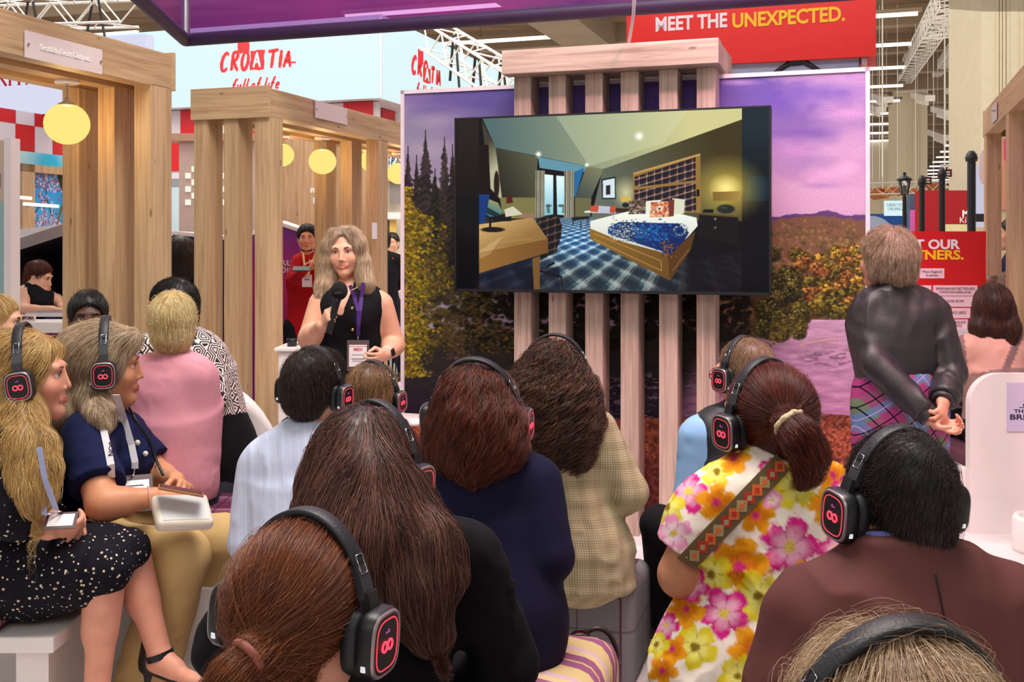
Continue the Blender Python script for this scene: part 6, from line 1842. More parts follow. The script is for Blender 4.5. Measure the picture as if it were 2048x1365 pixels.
# ------------------------------------------------------------------ hair colours and cloths
H_GINGER = hair_mat('ginger_brown_hair', c8(58, 22, 10), c8(112, 56, 28), c8(158, 92, 50))
H_BROWN = hair_mat('long_brown_hair', c8(36, 18, 15), c8(82, 48, 40), c8(150, 100, 84))
H_AUBURN = hair_mat('auburn_hair', c8(26, 8, 6), c8(78, 28, 16), c8(146, 68, 36))
H_DARKCURL = hair_mat('dark_curly_hair', c8(20, 11, 9), c8(54, 32, 22), c8(126, 80, 50))
H_RED = hair_mat('red_brown_hair', c8(30, 8, 6), c8(84, 26, 18), c8(130, 54, 34))
H_BLACK = hair_mat('black_hair', c8(10, 8, 8), c8(22, 17, 17), c8(44, 34, 32))
H_BLONDE = hair_mat('golden_blonde_hair', c8(120, 84, 42), c8(204, 160, 92), c8(244, 214, 152))
H_ASH = hair_mat('ash_blonde_hair', c8(100, 76, 60), c8(196, 164, 130), c8(240, 220, 190))
H_PLAT = hair_mat('platinum_blonde_hair', c8(176, 140, 84), c8(238, 212, 152), c8(252, 238, 200))
H_GREY = hair_mat('silver_fair_hair', c8(104, 80, 62), c8(170, 138, 114), c8(222, 196, 172))
H_SALT = hair_mat('greying_sandy_hair', c8(96, 70, 50), c8(150, 116, 88), c8(196, 168, 142))
H_DKBROWN = hair_mat('dark_brown_hair', c8(20, 12, 10), c8(48, 32, 26), c8(84, 60, 46))
H_LTBROWN = hair_mat('light_brown_hair', c8(60, 38, 22), c8(122, 86, 54), c8(176, 136, 92))
C_NAVY = cloth('navy_crepe', c8(21, 20, 50), .10, .25)
C_NAVYB = cloth('navy_blouse_cotton', c8(20, 26, 66), .10, .3)
C_BLACK = cloth('black_knit', c8(17, 14, 20), .15, .35, 500, .9)
C_BLK2 = cloth('black_suiting', c8(16, 15, 20), .1, .2)
C_SATIN = cloth('black_satin_blouse', c8(46, 40, 44), .12, .35, 700, .42, 0, .5)
C_VEST = cloth('black_quilted_nylon', c8(26, 28, 34), .1, .3, 300, .5, 0, .5)
C_BLUE = cloth('sky_blue_shirt', c8(140, 182, 226), .05, .2)
C_PINK = cloth('pink_cotton_shirt', c8(226, 152, 168), .04, .3)
C_MAROON = cloth('maroon_brown_jacket', c8(98, 56, 54), .08, .3, 900, .75)
C_COLLAR = cloth('slate_blue_collar', c8(100, 112, 176), .04, .1)
C_KHAKI = cloth('khaki_twill', c8(206, 172, 116), .05, .2)
C_DENIM = cloth('dark_trousers', c8(24, 24, 34), .1, .2)
C_REDP = cloth('red_polo_cotton', c8(176, 20, 30), .06, .25)
C_BEIGE = cloth('sheer_taupe_top', c8(186, 150, 142), .05, .2, 900, .7)
C_CREAM = cloth('cream_knit', c8(232, 222, 212), .04, .3)
def shirt_mat():
 N = Nodes('pale_blue_striped_shirt')
 co = N.n('ShaderNodeSeparateXYZ', {0: N.coord('Object')})
 a = N.m('FRACT', N.m('MULTIPLY', N.m('ADD', co.outputs[0], N.m('MULTIPLY', co.outputs[1], .3)), 42.0))
 N.base(N.mix(N.m('LESS_THAN', a, .10), c8(206, 214, 240), c8(222, 227, 245)))
 N.bump(N.noise(N.coord('Object'), 20, 3), .35, .006)
 return N.fin(.85, 0, .15)
def tweed_mat():
 N = Nodes('houndstooth_tweed')
 tc = N.coord('Object')
 co = N.n('ShaderNodeSeparateXYZ', {0: tc})
 x = N.m('ADD', co.outputs[0], N.m('MULTIPLY', co.outputs[1], .6)); z = co.outputs[2]
 ln = lambda v, f, w: N.m('LESS_THAN', N.m('FRACT', N.m('MULTIPLY', v, f)), w)
 a = N.m('ADD', N.m('MULTIPLY', ln(x, 120.0, .45), .5), N.m('MULTIPLY', ln(z, 120.0, .45), .5))
 b = N.m('ADD', N.m('MULTIPLY', ln(x, 15.0, .45), .5), N.m('MULTIPLY', ln(z, 15.0, .45), .5))
 c1 = N.ramp(N.m('ADD', N.m('MULTIPLY', a, .68), N.m('MULTIPLY', b, .32)), [(.05, c8(206, 194, 158)), (.5, c8(150, 138, 108)), (.95, c8(66, 58, 48))])
 N.base(N.mix(N.noise(N.coord('Object'), 5, 2), c1, c8(168, 158, 124)))
 N.bump(N.noise(N.coord('Object'), 26, 3), .3, .006)
 return N.fin(.9, 0, .1)
def speckle_mat():
 N = Nodes('black_dress_with_white_flecks')
 v = N.n('ShaderNodeTexVoronoi', {'Vector': N.coord('Object', (1, 1, 1), (.3, .2, .5)), 'Scale': 74.0, 'Randomness': 1.0})
 d = N.n('ShaderNodeVectorMath', {0: N.coord('Object', (74, 74, 74), (.3, .2, .5)), 1: v.outputs['Position']}, operation='SUBTRACT')
 d0 = v.outputs['Distance']
 cs = N.n('ShaderNodeSeparateColor', {0: v.outputs['Color']})
 lim = N.m('ADD', .10, N.m('MULTIPLY', cs.outputs[0], .26))
 on = N.m('MULTIPLY', N.m('LESS_THAN', d0, lim), N.m('GREATER_THAN', cs.outputs[1], .34))
 N.base(N.mix(on, c8(20, 18, 28), N.mix(cs.outputs[2], c8(226, 218, 196), c8(206, 176, 150))))
 N.bump(N.noise(N.coord('Object'), 18, 3), .3, .008)
 return N.fin(.8, 0, .15)
def tartan_mat(name, base, bands, rot=(0, 0, 0), scale=1.0, mixy=.5):
 N = Nodes(name)
 co = N.n('ShaderNodeSeparateXYZ', {0: N.coord('Object', (scale,) * 3, rot)})
 u = N.m('ADD', co.outputs[0], N.m('MULTIPLY', co.outputs[1], mixy)); v = co.outputs[2]
 c = base
 for (off, per, w, colr, st) in bands:
  for q in (u, v):
   m = N.m('MULTIPLY', N.m('LESS_THAN', N.m('FRACT', N.m('ADD', N.m('MULTIPLY', q, 1 / per), off)), w), st)
   c = N.mix(m, c, colr)
 N.base(c)
 N.bump(N.noise(N.coord('Object'), 500, 1), .15, .002)
 return N.fin(.9, 0, .1)
C_SHIRT, C_TWEED, C_FLECK = shirt_mat(), tweed_mat(), speckle_mat()
C_KILT = tartan_mat('green_pink_tartan_wool', c8(120, 132, 104), ((.0, .15, .40, c8(176, 60, 128), .75), (.55, .15, .22, c8(104, 136, 196), .7), (.2, .15, .03, c8(30, 26, 40), 1.), (.80, .15, .03, c8(30, 26, 40), 1.), (.48, .15, .02, c8(220, 190, 200), .8)), (0, math.radians(38), 0), 1.0, .2)
C_PLUM = tartan_mat('plum_tartan_wool', c8(92, 40, 66), ((.0, .20, .03, c8(226, 196, 206), .8), (.1, .20, .02, c8(226, 196, 206), .7), (.35, .20, .3, c8(128, 70, 96), .5), (.75, .2, .05, c8(60, 24, 44), .7)), (math.radians(90), 0, 0), 1.0, .0)
C_GREYW = tartan_mat('grey_wool_check', c8(120, 120, 122), ((.12, .42, .022, c8(92, 44, 62), .9), (.5, .42, .02, c8(92, 60, 72), .6)), (0, 0, 0), 1.0, 1.0)
def stripe_wool():
 N = Nodes('sand_and_mauve_striped_wool')
 co = N.n('ShaderNodeSeparateXYZ', {0: N.coord('Object', (1, 1, 1), (0, 0, math.radians(20)))})
 t = N.m('FRACT', N.m('MULTIPLY', N.m('ADD', N.m('MULTIPLY', co.outputs[1], 1.0), N.m('MULTIPLY', co.outputs[2], -.75)), 5.2))
 N.base(N.ramp(t, [(0, c8(206, 182, 132)), (.30, c8(206, 182, 132)), (.31, c8(150, 90, 126)), (.48, c8(150, 90, 126)), (.49, c8(206, 176, 128)), (.53, c8(206, 176, 128)), (.54, c8(150, 90, 126)), (.72, c8(150, 90, 126)), (.73, c8(214, 190, 146)), (.88, c8(214, 190, 146)), (.89, c8(206, 172, 186))], 'CONSTANT'))
 N.bump(N.noise(N.coord('Object'), 260, 2), .4, .003)
 return N.fin(.95, 0, .1)
C_STRIPEW = stripe_wool()

Yf = lambda y, Y: CAMZ + (HY - y) / FPX * Y
LEGS = lambda t=.012, th=.005: [('pelvis', th), ('thL', t), ('thR', t), ('snL', t), ('snR', t)]
def shoes(root, J, off, mat, t=.010, name='shoe'):
 for i in (0, 1):
  an, to = J['an'][i], J['toe'][i]; d = nrm(to - an)
  fl = Field([cone(an - UP * .035 - d * .035, to, .034 + t, .027 + t, .02, UP, .9), cone(an - UP * .01, an * .6 + to * .4, .036 + t, .032 + t, .02)], .008)
  fl.cut(an + UP * .03, UP)
  V, F = fl.mesh(); link_mesh(name, V - off, F, mat, root, smooth=True)
M_SHOE = plain('black_leather', c8(24, 20, 20), .4, var=.1)

# ---------------------------------------------------------------- A: ginger ponytail, nearest
def cast_ponytail():
 HC = P(606, 1240, 1.42); yaw = 22; R = head_R(yaw, -4, 3); s = 1.02
 J = joints(HC, 8, sw=.18, lean=.06, seat=.42)
 tie = P(496, 1312, 1.265); tail = [tie, P(456, 1352, 1.245), P(400, 1440, 1.23), P(365, 1560, 1.24), P(350, 1660, 1.26)]
 L = lambda x, y, z: HC + R @ (A3(x, y, z) * s)
 hair = dict(cap=cap_prims(HC, R, s, -.002, .004) + [cone(L(.015, -.06, -.005), tie, .046, .011, .012), cone(L(.015, -.05, -.05), tie, .036, .011, .012)],
    cut=face_cut(HC, R, s) + [(L(0, 0, -.075), R @ A3(.0, .25, -1))], more=chain(tail, (.011, .016, .020, .016, .005), .012), mat=H_GINGER, h=.006, rough=.003,
    strands=[dict(comb=comb_to(tie), n=15000, steps=12, length=.17, rad=.00034, root_ok=lambda V: ((V - tie) ** 2).sum(1) > .0016, lift=(-.002, .003), tipfree=False, fly=.03),
       dict(comb=comb_tail(tail), n=4500, steps=10, length=.12, rad=.00034, root_ok=lambda V: ((V - np.mean(tail[:3], 0)) ** 2).sum(1) < .02, wave=.002, fly=.12)])
 root, L, B, off = person('person with a ginger brown ponytail in the front row, seen from behind in headphones', J, R, s, dict(neck=.052), SK_ROSE, hair=hair, h=.007,
  clothes=[dict(name='top', mat=C_NAVY, use=[('torso', .012), ('pelvis', .012), ('uaL', .013), ('uaR', .013), ('faL', .012), ('faR', .012)], fold=.006), dict(name='trousers', mat=C_DENIM, use=LEGS(), fold=.006)])
 shoes(root, J, off, M_SHOE)
 mb = MB(); d = nrm(tail[1] - tie); Rt = frame_z(d); u = np.linspace(0, 2 * math.pi, 20, endpoint=False)
 mb.tube(np.array([tie + Rt @ A3(.019 * math.cos(a), .019 * math.sin(a), 0) for a in u]), .0055, 8, closed=True)
 mb.link('hair_tie', plain('pinkish_hair_tie', c8(150, 84, 72), .7), root, off)
 headphones('black headphones on the ginger ponytail person, largest in view', HC + R @ A3(0, .0, .0), R, 1.0, .006, .06)
 pouf('purple plum wool pouf under the ginger ponytail person', J['pel'] + J['f'] * .05, (.46, .46), .42, C_PLUM, -.1)
cast_ponytail()

# ---------------------------------------------------------------- B: long straight brown hair
def cast_longbrown():
 HC = P(742, 950, 2.18); yaw = 27; R = head_R(yaw, -2, 2); s = 1.04
 J = joints(HC, 20, sw=.195, lean=.05, seat=.42)
 Y = 2.12
 J['el'] = [P(455, 1290, 2.2), P(1010, 1330, 2.15)]; J['sh'] = [P(580, 1120, 2.28), P(930, 1112, 2.12)]
 L = lambda x, y, z: HC + R @ (A3(x, y, z) * s)
 back = [L(0, -.06, .03), P(730, 985, 2.06), P(742, 1080, 2.0), P(815, 1180, 1.985), P(862, 1265, 1.985)]
 left = [L(-.06, -.03, .0), P(662, 1000, 2.13), P(632, 1075, 2.10), P(625, 1130, 2.09)]
 rt = [L(.06, -.05, -.02), P(800, 1010, 2.08), P(862, 1090, 2.02), P(905, 1150, 2.0)]
 mid = [L(-.02, -.07, -.02), P(690, 1040, 2.05), P(715, 1120, 2.02), P(780, 1200, 2.0)]
 hair = dict(cap=cap_prims(HC, R, s, .006, .01), cut=face_cut(HC, R, s), more=chain(back, (.075, .080, .080, .060, .034), .04) + chain(left, (.05, .055, .045, .02), .04) + chain(rt, (.045, .05, .045, .02), .04) + chain(mid, (.06, .07, .06, .03), .04),
    mat=H_BROWN, h=.008, rough=.004,
    strands=[dict(comb=lambda p: -UP + A3(.30, -.12, 0) * np.clip((Yf(1000, Y) - p[:, 2:3]) * 6, -.5, 1.2) + 0 * p, n=17000, steps=14, length=.30, rad=.00046, lift=(-.002, .006), wave=.004, wl=.13, fly=.08, clump=.006)])
 root, L, B, off = person('person with long straight brown hair in a black sweater, centre of the front rows', J, R, s, dict(hip=.18, waist=.155, chest=.165, ua=.056, fa=.045, sh=.058), SK_ROSE, hair=hair, h=.009,
  clothes=[dict(name='sweater', mat=C_BLACK, use=[('torso', .014), ('pelvis', .014), ('uaL', .016), ('uaR', .016), ('faL', .016), ('faR', .016)], fold=.016, fs=.10), dict(name='trousers', mat=C_DENIM, use=LEGS(), fold=.005)])
 shoes(root, J, off, M_SHOE)
 headphones('black headphones on the long brown haired person', HC, R, 1.02, .008, .0)
 pouf('mauve striped pouf under the long brown haired person', J['pel'], (.46, .46), .42, C_STRIPEW, -.3)
cast_longbrown()

# ---------------------------------------------------------------- C: auburn bob in navy dress
def cast_auburn():
 HC = P(955, 838, 3.1); yaw = 14; R = head_R(yaw, -6, 1); s = 1.07
 J = joints(HC, 10, sw=.17, lean=.10, seat=.46, hs=1.0)
 J['sh'] = [P(858, 985, 3.12), P(1068, 965, 3.05)]; J['NB'] = P(960, 938, 3.12)
 J['el'] = [P(825, 1130, 3.1), P(1102, 1115, 2.98)]; J['wr'] = [P(900, 1180, 3.35), P(1050, 1150, 3.3)]
 J['pel'] = P(985, 1235, 3.0)
 L = lambda x, y, z: HC + R @ (A3(x, y, z) * s)
 dn = lambda px, py, Y=3.02: P(px, py, Y)
 mo = chain([L(.05, -.04, 0), dn(1000, 850, 3.02), dn(1000, 895, 3.0), dn(985, 925, 3.0)], (.05, .060, .060, .03), .03) + chain([L(-.05, -.04, 0), dn(902, 855, 3.06), dn(898, 895, 3.04), dn(905, 920, 3.02)], (.05, .056, .056, .03), .03) + chain([L(0, -.08, .02), dn(945, 850, 2.99), dn(945, 905, 2.98), dn(950, 935, 2.98)], (.06, .075, .07, .03), .03)
 hair = dict(cap=cap_prims(HC, R, s, .014, .01), cut=face_cut(HC, R, s), more=mo, mat=H_AUBURN, h=.008, rough=.012,
    strands=[dict(comb=comb_down(-J['f'], .25), n=15000, steps=14, length=.20, rad=.00045, lift=(-.003, .008), wave=.010, wl=.085, curlvar=.25, fly=.1, clump=.016)])
 root, L, B, off = person('person with a wavy auburn bob in a navy dress, seen from behind', J, R, s, dict(hip=.185, waist=.165, chest=.17, ua=.060, fa=.046, sh=.066, depth=.74), SK_LIGHT, hair=hair, h=.010,
  clothes=[dict(name='dress', mat=C_NAVY, use=[('torso', .012), ('pelvis', .014), ('uaL', .014), ('uaR', .014), ('faL', .014), ('faR', .014), ('thL', .03), ('thR', .03)], extra=[cone(J['pel'], J['pel'] - UP * .20 - J['f'] * .05, .175, .19, .05, J['f'], .8)], fold=.014, fs=.11),
     dict(name='belt', mat=C_BLK2, use=[], extra=[cone(B_at(J, .30), B_at(J, .335), .179, .179, .005, J['f'], .76, capa=True, capb=True)], h=.007)])
 shoes(root, J, off, M_SHOE)
 headphones('black headphones worn over the wavy auburn bob', HC + R @ A3(0, -.01, 0), R, 1.07, .030, .30)
 pouf('sand and mauve striped wool pouf in front of the grey pouf', P(1010, 0, 2.98) * A3(1, 1, 0), (.58, .50), .47, C_STRIPEW, -.25, .07)
def B_at(J, t): return J['pel'] * (1 - t) + J['NB'] * t
cast_auburn()

# ---------------------------------------------------------------- D: dark curly hair, tweed jacket
def cast_curly():
 HC = P(1108, 765, 4.0); yaw = 12; R = head_R(yaw, -2, 3); s = 1.08
 J = joints(HC, 14, sw=.18, lean=.04, seat=.37)
 J['NB'] = P(1105, 838, 4.0)
 J['sh'] = [P(1022, 878, 4.05), P(1192, 858, 3.95)]
 J['el'] = [P(1000, 1000, 4.0), P(1258, 985, 3.92)]; J['wr'] = [P(1080, 1040, 4.3), P(1195, 1015, 4.22)]
 J['pel'] = P(1155, 1112, 3.95)
 L = lambda x, y, z: HC + R @ (A3(x, y, z) * s); q = lambda a, b, Y=3.9: P(a, b, Y)
 mo = chain([L(-.05, -.03, .02), q(1062, 790), q(1055, 850), q(1066, 910), q(1072, 950)], (.06, .080, .085, .065, .04), .04) + chain([L(.05, -.03, .02), q(1152, 790), q(1160, 845), q(1152, 905), q(1140, 935)], (.06, .065, .06, .045, .02), .04) + chain([L(0, -.07, .03), q(1105, 800), q(1108, 860), q(1115, 905)], (.07, .09, .09, .04), .04)
 hair = dict(cap=cap_prims(HC, R, s, .010, .01), cut=face_cut(HC, R, s), more=mo, mat=H_DARKCURL, h=.009, rough=.016,
    strands=[dict(comb=comb_down(-J['f'], .2), n=12000, steps=24, length=.30, rad=.00075, lift=(-.002, .016), wave=.016, wl=.060, curlvar=.22, fly=.2, clump=.016)])
 hem = J['pel'] - UP * .12
 root, L, B, off = person('person with long dark curly hair in a houndstooth jacket seated on the grey pouf', J, R, s, dict(hip=.17, waist=.145, chest=.165, ua=.056, fa=.05, sh=.062), SK_LIGHT, hair=hair, h=.010,
  clothes=[dict(name='jacket', mat=C_TWEED, use=[('torso', .016), ('pelvis', .018), ('uaL', .016), ('uaR', .016), ('faL', .018), ('faR', .018)],
       extra=[cone(J['pel'] + UP * .02, J['pel'] - UP * .10 + J['f'] * .0, .185, .205, .05, J['f'], .8, capb=True), cone(J['NB'] - UP * .02, J['NB'] + UP * .045, .072, .066, .02)], fold=.020, fs=.11),
     dict(name='trousers', mat=C_DENIM, use=LEGS(), fold=.005)])
 shoes(root, J, off, M_SHOE)
 headphones('black headphones pressed into the dark curly hair', HC + R @ A3(0, 0, .0), R, 1.07, .030, .10)
 t = pouf('grey checked wool cube pouf under the curly haired person', P(1172, 0, 4.12) * A3(1, 1, 0), (.44, .44), .37, C_GREYW, -TH + .04, .045)
cast_curly()

# ---------------------------------------------------------------- E: floral dress, red ponytail
FLOWERS = [(1580, 1095, 66, 'M'), (1480, 1132, 66, 'O'), (1376, 985, 46, 'M'), (1433, 943, 38, 'Y'), (1475, 897, 30, 'Y'), (1468, 918, 34, 'O'), (1433, 1006, 44, 'O'), (1512, 1032, 42, 'O'),
     (1335, 1015, 40, 'Y'), (1346, 1068, 40, 'P'), (1590, 972, 54, 'Y'), (1655, 1012, 42, 'O'), (1672, 1100, 40, 'M'), (1665, 950, 38, 'O'), (1515, 1194, 56, 'Y'), (1423, 1150, 46, 'Y'),
     (1612, 1165, 48, 'O'), (1449, 1226, 56, 'M'), (1391, 1294, 50, 'Y'), (1506, 1299, 52, 'O'), (1345, 1300, 34, 'O'), (1372, 1218, 42, 'O'), (1384, 1172, 38, 'M'), (1475, 1352, 44, 'Y'), (1326, 1342, 34, 'O'),
     (1332, 1252, 30, 'M'), (1313, 1290, 28, 'Y'), (1550, 1235, 34, 'M'), (1560, 1345, 40, 'M'), (1640, 1235, 46, 'Y'), (1700, 1170, 40, 'O'), (1540, 940, 26, 'M'), (1700, 1050, 38, 'Y'), (1420, 1080, 26, 'M'), (1545, 1000, 22, 'P'), (1690, 980, 30, 'M'), (1600, 1300, 40, 'P')]
def floral_paint(V, Nn):
 px, py = pix(V)
 j = vnoise3(V, .012, 2); j2 = vnoise3(V + 9, .005, 1); bl = vnoise3(V + 4, .05, 2)
 col = np.ones((len(V), 3)) * np.array(c8(250, 236, 222)[:3])
 pal = dict(M=(c8(222, 38, 138), c8(244, 176, 204), c8(232, 200, 90)), O=(c8(240, 160, 24), c8(216, 118, 14), c8(206, 40, 110)), Y=(c8(228, 206, 40), c8(240, 230, 120), c8(140, 110, 20)), P=(c8(240, 150, 190), c8(248, 214, 224), c8(220, 190, 60)))
 for i, (x, y, r, k) in enumerate(FLOWERS):
  dx, dy = px - x, py - y; d = np.hypot(dx, dy) / r
  near = d < 1.3
  if not near.any(): continue
  th = np.arctan2(dy, dx) + i * 1.3
  edge = .60 + .40 * np.abs(np.cos(2.5 * th)) ** .55 + (j - .5) * .30 + (j2 - .5) * .14
  m = np.clip((edge - d) * 9, 0, 1)[:, None]
  tip, inn, cen = (np.array(q[:3]) for q in pal[k])
  t = np.clip((d / np.maximum(edge, .2) - .38 + (j - .5) * .55) * 2.6, 0, 1)[:, None]
  c = inn * (1 - t) + tip * t
  c = c * (.86 + .28 * bl[:, None])
  cm = np.clip((.24 + (j - .5) * .24 - d) * 8, 0, 1)[:, None]
  c = c * (1 - cm) + cen * cm
  gap = np.clip((np.abs(np.cos(2.5 * th)) - .10) * 8, 0, 1)[:, None]
  c = c * (.72 + .28 * gap)
  col = col * (1 - m) + c * m
 return np.clip(col, 0, 1)
def cast_floral():
 HC = P(1530, 842, 2.62); yaw = -28; R = head_R(yaw, 2, -5); s = 1.06
 J = joints(HC, -14, sw=.165, lean=.03, seat=.42)
 J['NB'] = P(1545, 945, 2.58); J['sh'] = [P(1425, 1000, 2.55), P(1655, 985, 2.66)]
 J['el'] = [P(1362, 1150, 2.56), P(1722, 1150, 2.72)]; J['wr'] = [P(1450, 1190, 2.80), P(1690, 1190, 2.95)]
 J['pel'] = P(1520, 1335, 2.60)
 J['kn'] = [P(1450, 1300, 2.98), P(1610, 1300, 3.02)]; J['an'] = [A3(*k[:2], .09) for k in J['kn']]; J['toe'] = [a + J['f'] * .16 - UP * .05 for a in J['an']]
 J['waist'] = P(1538, 1190, 2.58); J['chest'] = P(1548, 1075, 2.59)
 tie = P(1577, 846, 2.435); tail = [tie, P(1600, 872, 2.41), P(1618, 912, 2.41), P(1616, 945, 2.42), P(1604, 968, 2.43)]
 L = lambda x, y, z: HC + R @ (A3(x, y, z) * s)
 hair = dict(cap=cap_prims(HC, R, s, .006, .012) + [cone(L(.01, -.07, -.01), tie, .062, .024, .02), cone(L(.0, -.06, -.05), tie, .045, .024, .02)], cut=face_cut(HC, R, s) + [(L(0, 0, -.085), R @ A3(0, .3, -1))],
    more=chain(tail, (.022, .036, .036, .024, .006), .02), mat=H_RED, h=.007, rough=.004,
    strands=[dict(comb=comb_to(tie), n=14000, steps=12, length=.17, rad=.00042, root_ok=lambda V: ((V - tie) ** 2).sum(1) > .003, lift=(-.002, .004), tipfree=False, fly=.04),
       dict(comb=comb_tail(tail), n=5500, steps=10, length=.12, rad=.00042, root_ok=lambda V: ((V - tail[2]) ** 2).sum(1) < .006, wave=.003, fly=.12)])
 f = J['f']
 puff = [ell(J['sh'][0] * .55 + J['el'][0] * .45 - J['r'] * .0 + UP * .03, (.078, .078, .085), k=.04), ell(J['sh'][1] * .55 + J['el'][1] * .45 + UP * .02, (.078, .078, .09), k=.04)]
 puff += [cone(J['sh'][i], J['sh'][i] * .34 + J['el'][i] * .66, .066, .086, .04, capb=True) for i in (0, 1)]
 root, L, B, off = person('person in a white dress with big pink, orange and yellow flowers', J, R, s, dict(hip=.20, waist=.165, chest=.178, ua=.058, fa=.05, sh=.060, depth=.75), SK_TAN, hair=hair, h=.009,
  clothes=[dict(name='dress', mat=vcol_mat('flower_printed_cotton', 0, .85, .06, .15, 0, 30), h=.0048, paint=floral_paint, fold=.010, fs=.055, use=[('torso', .014), ('pelvis', .016), ('thL', .03), ('thR', .03)],
       extra=puff + [cone(J['waist'], J['pel'] - f * .02 - J['r'] * .02, .160, .245, .06, f, .85), cone(J['pel'] - f * .02 - J['r'] * .02, J['pel'] - UP * .42 - J['r'] * .03 - f * .04, .245, .27, .06, f, .85),
         cone(J['NB'] - UP * .02, J['NB'] + UP * .032 + f * .01, .068, .064, .02, capb=True)], cut=[(A3(0, 0, .05), -UP)])])
 # woven bag strap across the back
 s0, s1 = P(1566, 925, 2.44), P(1372, 1128, 2.33)
 dr = [c for c in root.children if c.name.startswith('dress')][0]
 q = np.linspace(0, 1, 26); p = s0 + (s1 - s0) * q[:, None]
 Vd = np.array([v.co[:] for v in dr.data.vertices]) + off
 for i in range(len(p)):      # lay it on the cloth
  px, py = pix(p[i]); vx, vy = pix(Vd); near = (np.hypot(vx - px, vy - py) < 14)
  if near.any(): p[i] = P(px, py, np.percentile(Vd[near, 1], 8) - .006)
 yy = p[:, 1].copy()
 for _ in range(3): yy[1:-1] = (yy[:-2] + 2 * yy[1:-1] + yy[2:]) / 4
 p = np.array([P(*pix(a), y_) for a, y_ in zip(p, yy)])
 t = thing('shoulder_strap', 'patterned orange and olive woven bag strap across the flowered back', 'strap', p[0])
 mb = MB().tube(p - p[0], 1, flat=(.0235, .002, A3(0, -1, .1)))
 e = nrm(s1 - s0); w = nrm(np.cross(e, A3(0, -1, .1)))
 for i in range(1, 25, 2):
  c = p[i] - p[0] + A3(0, -.0042, 0); tg = nrm(p[min(i + 1, 25)] - p[i - 1]); j = (i // 2) % 3
  for k, m_, lift in ((1, j, 0), (.45, (j + 1) % 3, .0012)):
   o = [c + tg * .018 * k, c + w * .017 * k, c - tg * .018 * k, c - w * .017 * k]
   mb.add([x - A3(0, lift, 0) for x in o] + [x - A3(0, lift + .0008, 0) for x in o], [(0, 1, 2, 3), (7, 6, 5, 4), (0, 4, 5, 1), (1, 5, 6, 2), (2, 6, 7, 3), (3, 7, 4, 0)], 1 + m_)
 mb.link('webbing', [plain('olive_webbing', c8(112, 92, 58), .8), plain('orange_yarn', c8(224, 110, 50), .9), plain('red_yarn', c8(190, 54, 40), .9), plain('sand_yarn', c8(176, 156, 110), .9)], t)
 mb = MB(); Rt = frame_z(nrm(tail[1] - tie)); u = np.linspace(0, 2 * math.pi, 24, endpoint=False)
 mb.tube(np.array([tie + Rt @ A3((.032 + .003 * math.sin(a * 8)) * math.cos(a), (.032 + .003 * math.sin(a * 8)) * math.sin(a), 0) for a in u]), .008, 8, closed=True)
 tag(mb.link('scrunchie', plain('cream_scrunchie', c8(214, 190, 150), .8, bump=.5, bs=200), root, off))
 headphones('black headphones on the person in the flowered dress', HC, R, 1.05, .008, .05)
 pouf('dark striped pouf under the flowered dress', P(1510, 0, 2.62) * A3(1, 1, 0), (.5, .46), .42, C_PLUM, .2)
cast_floral()

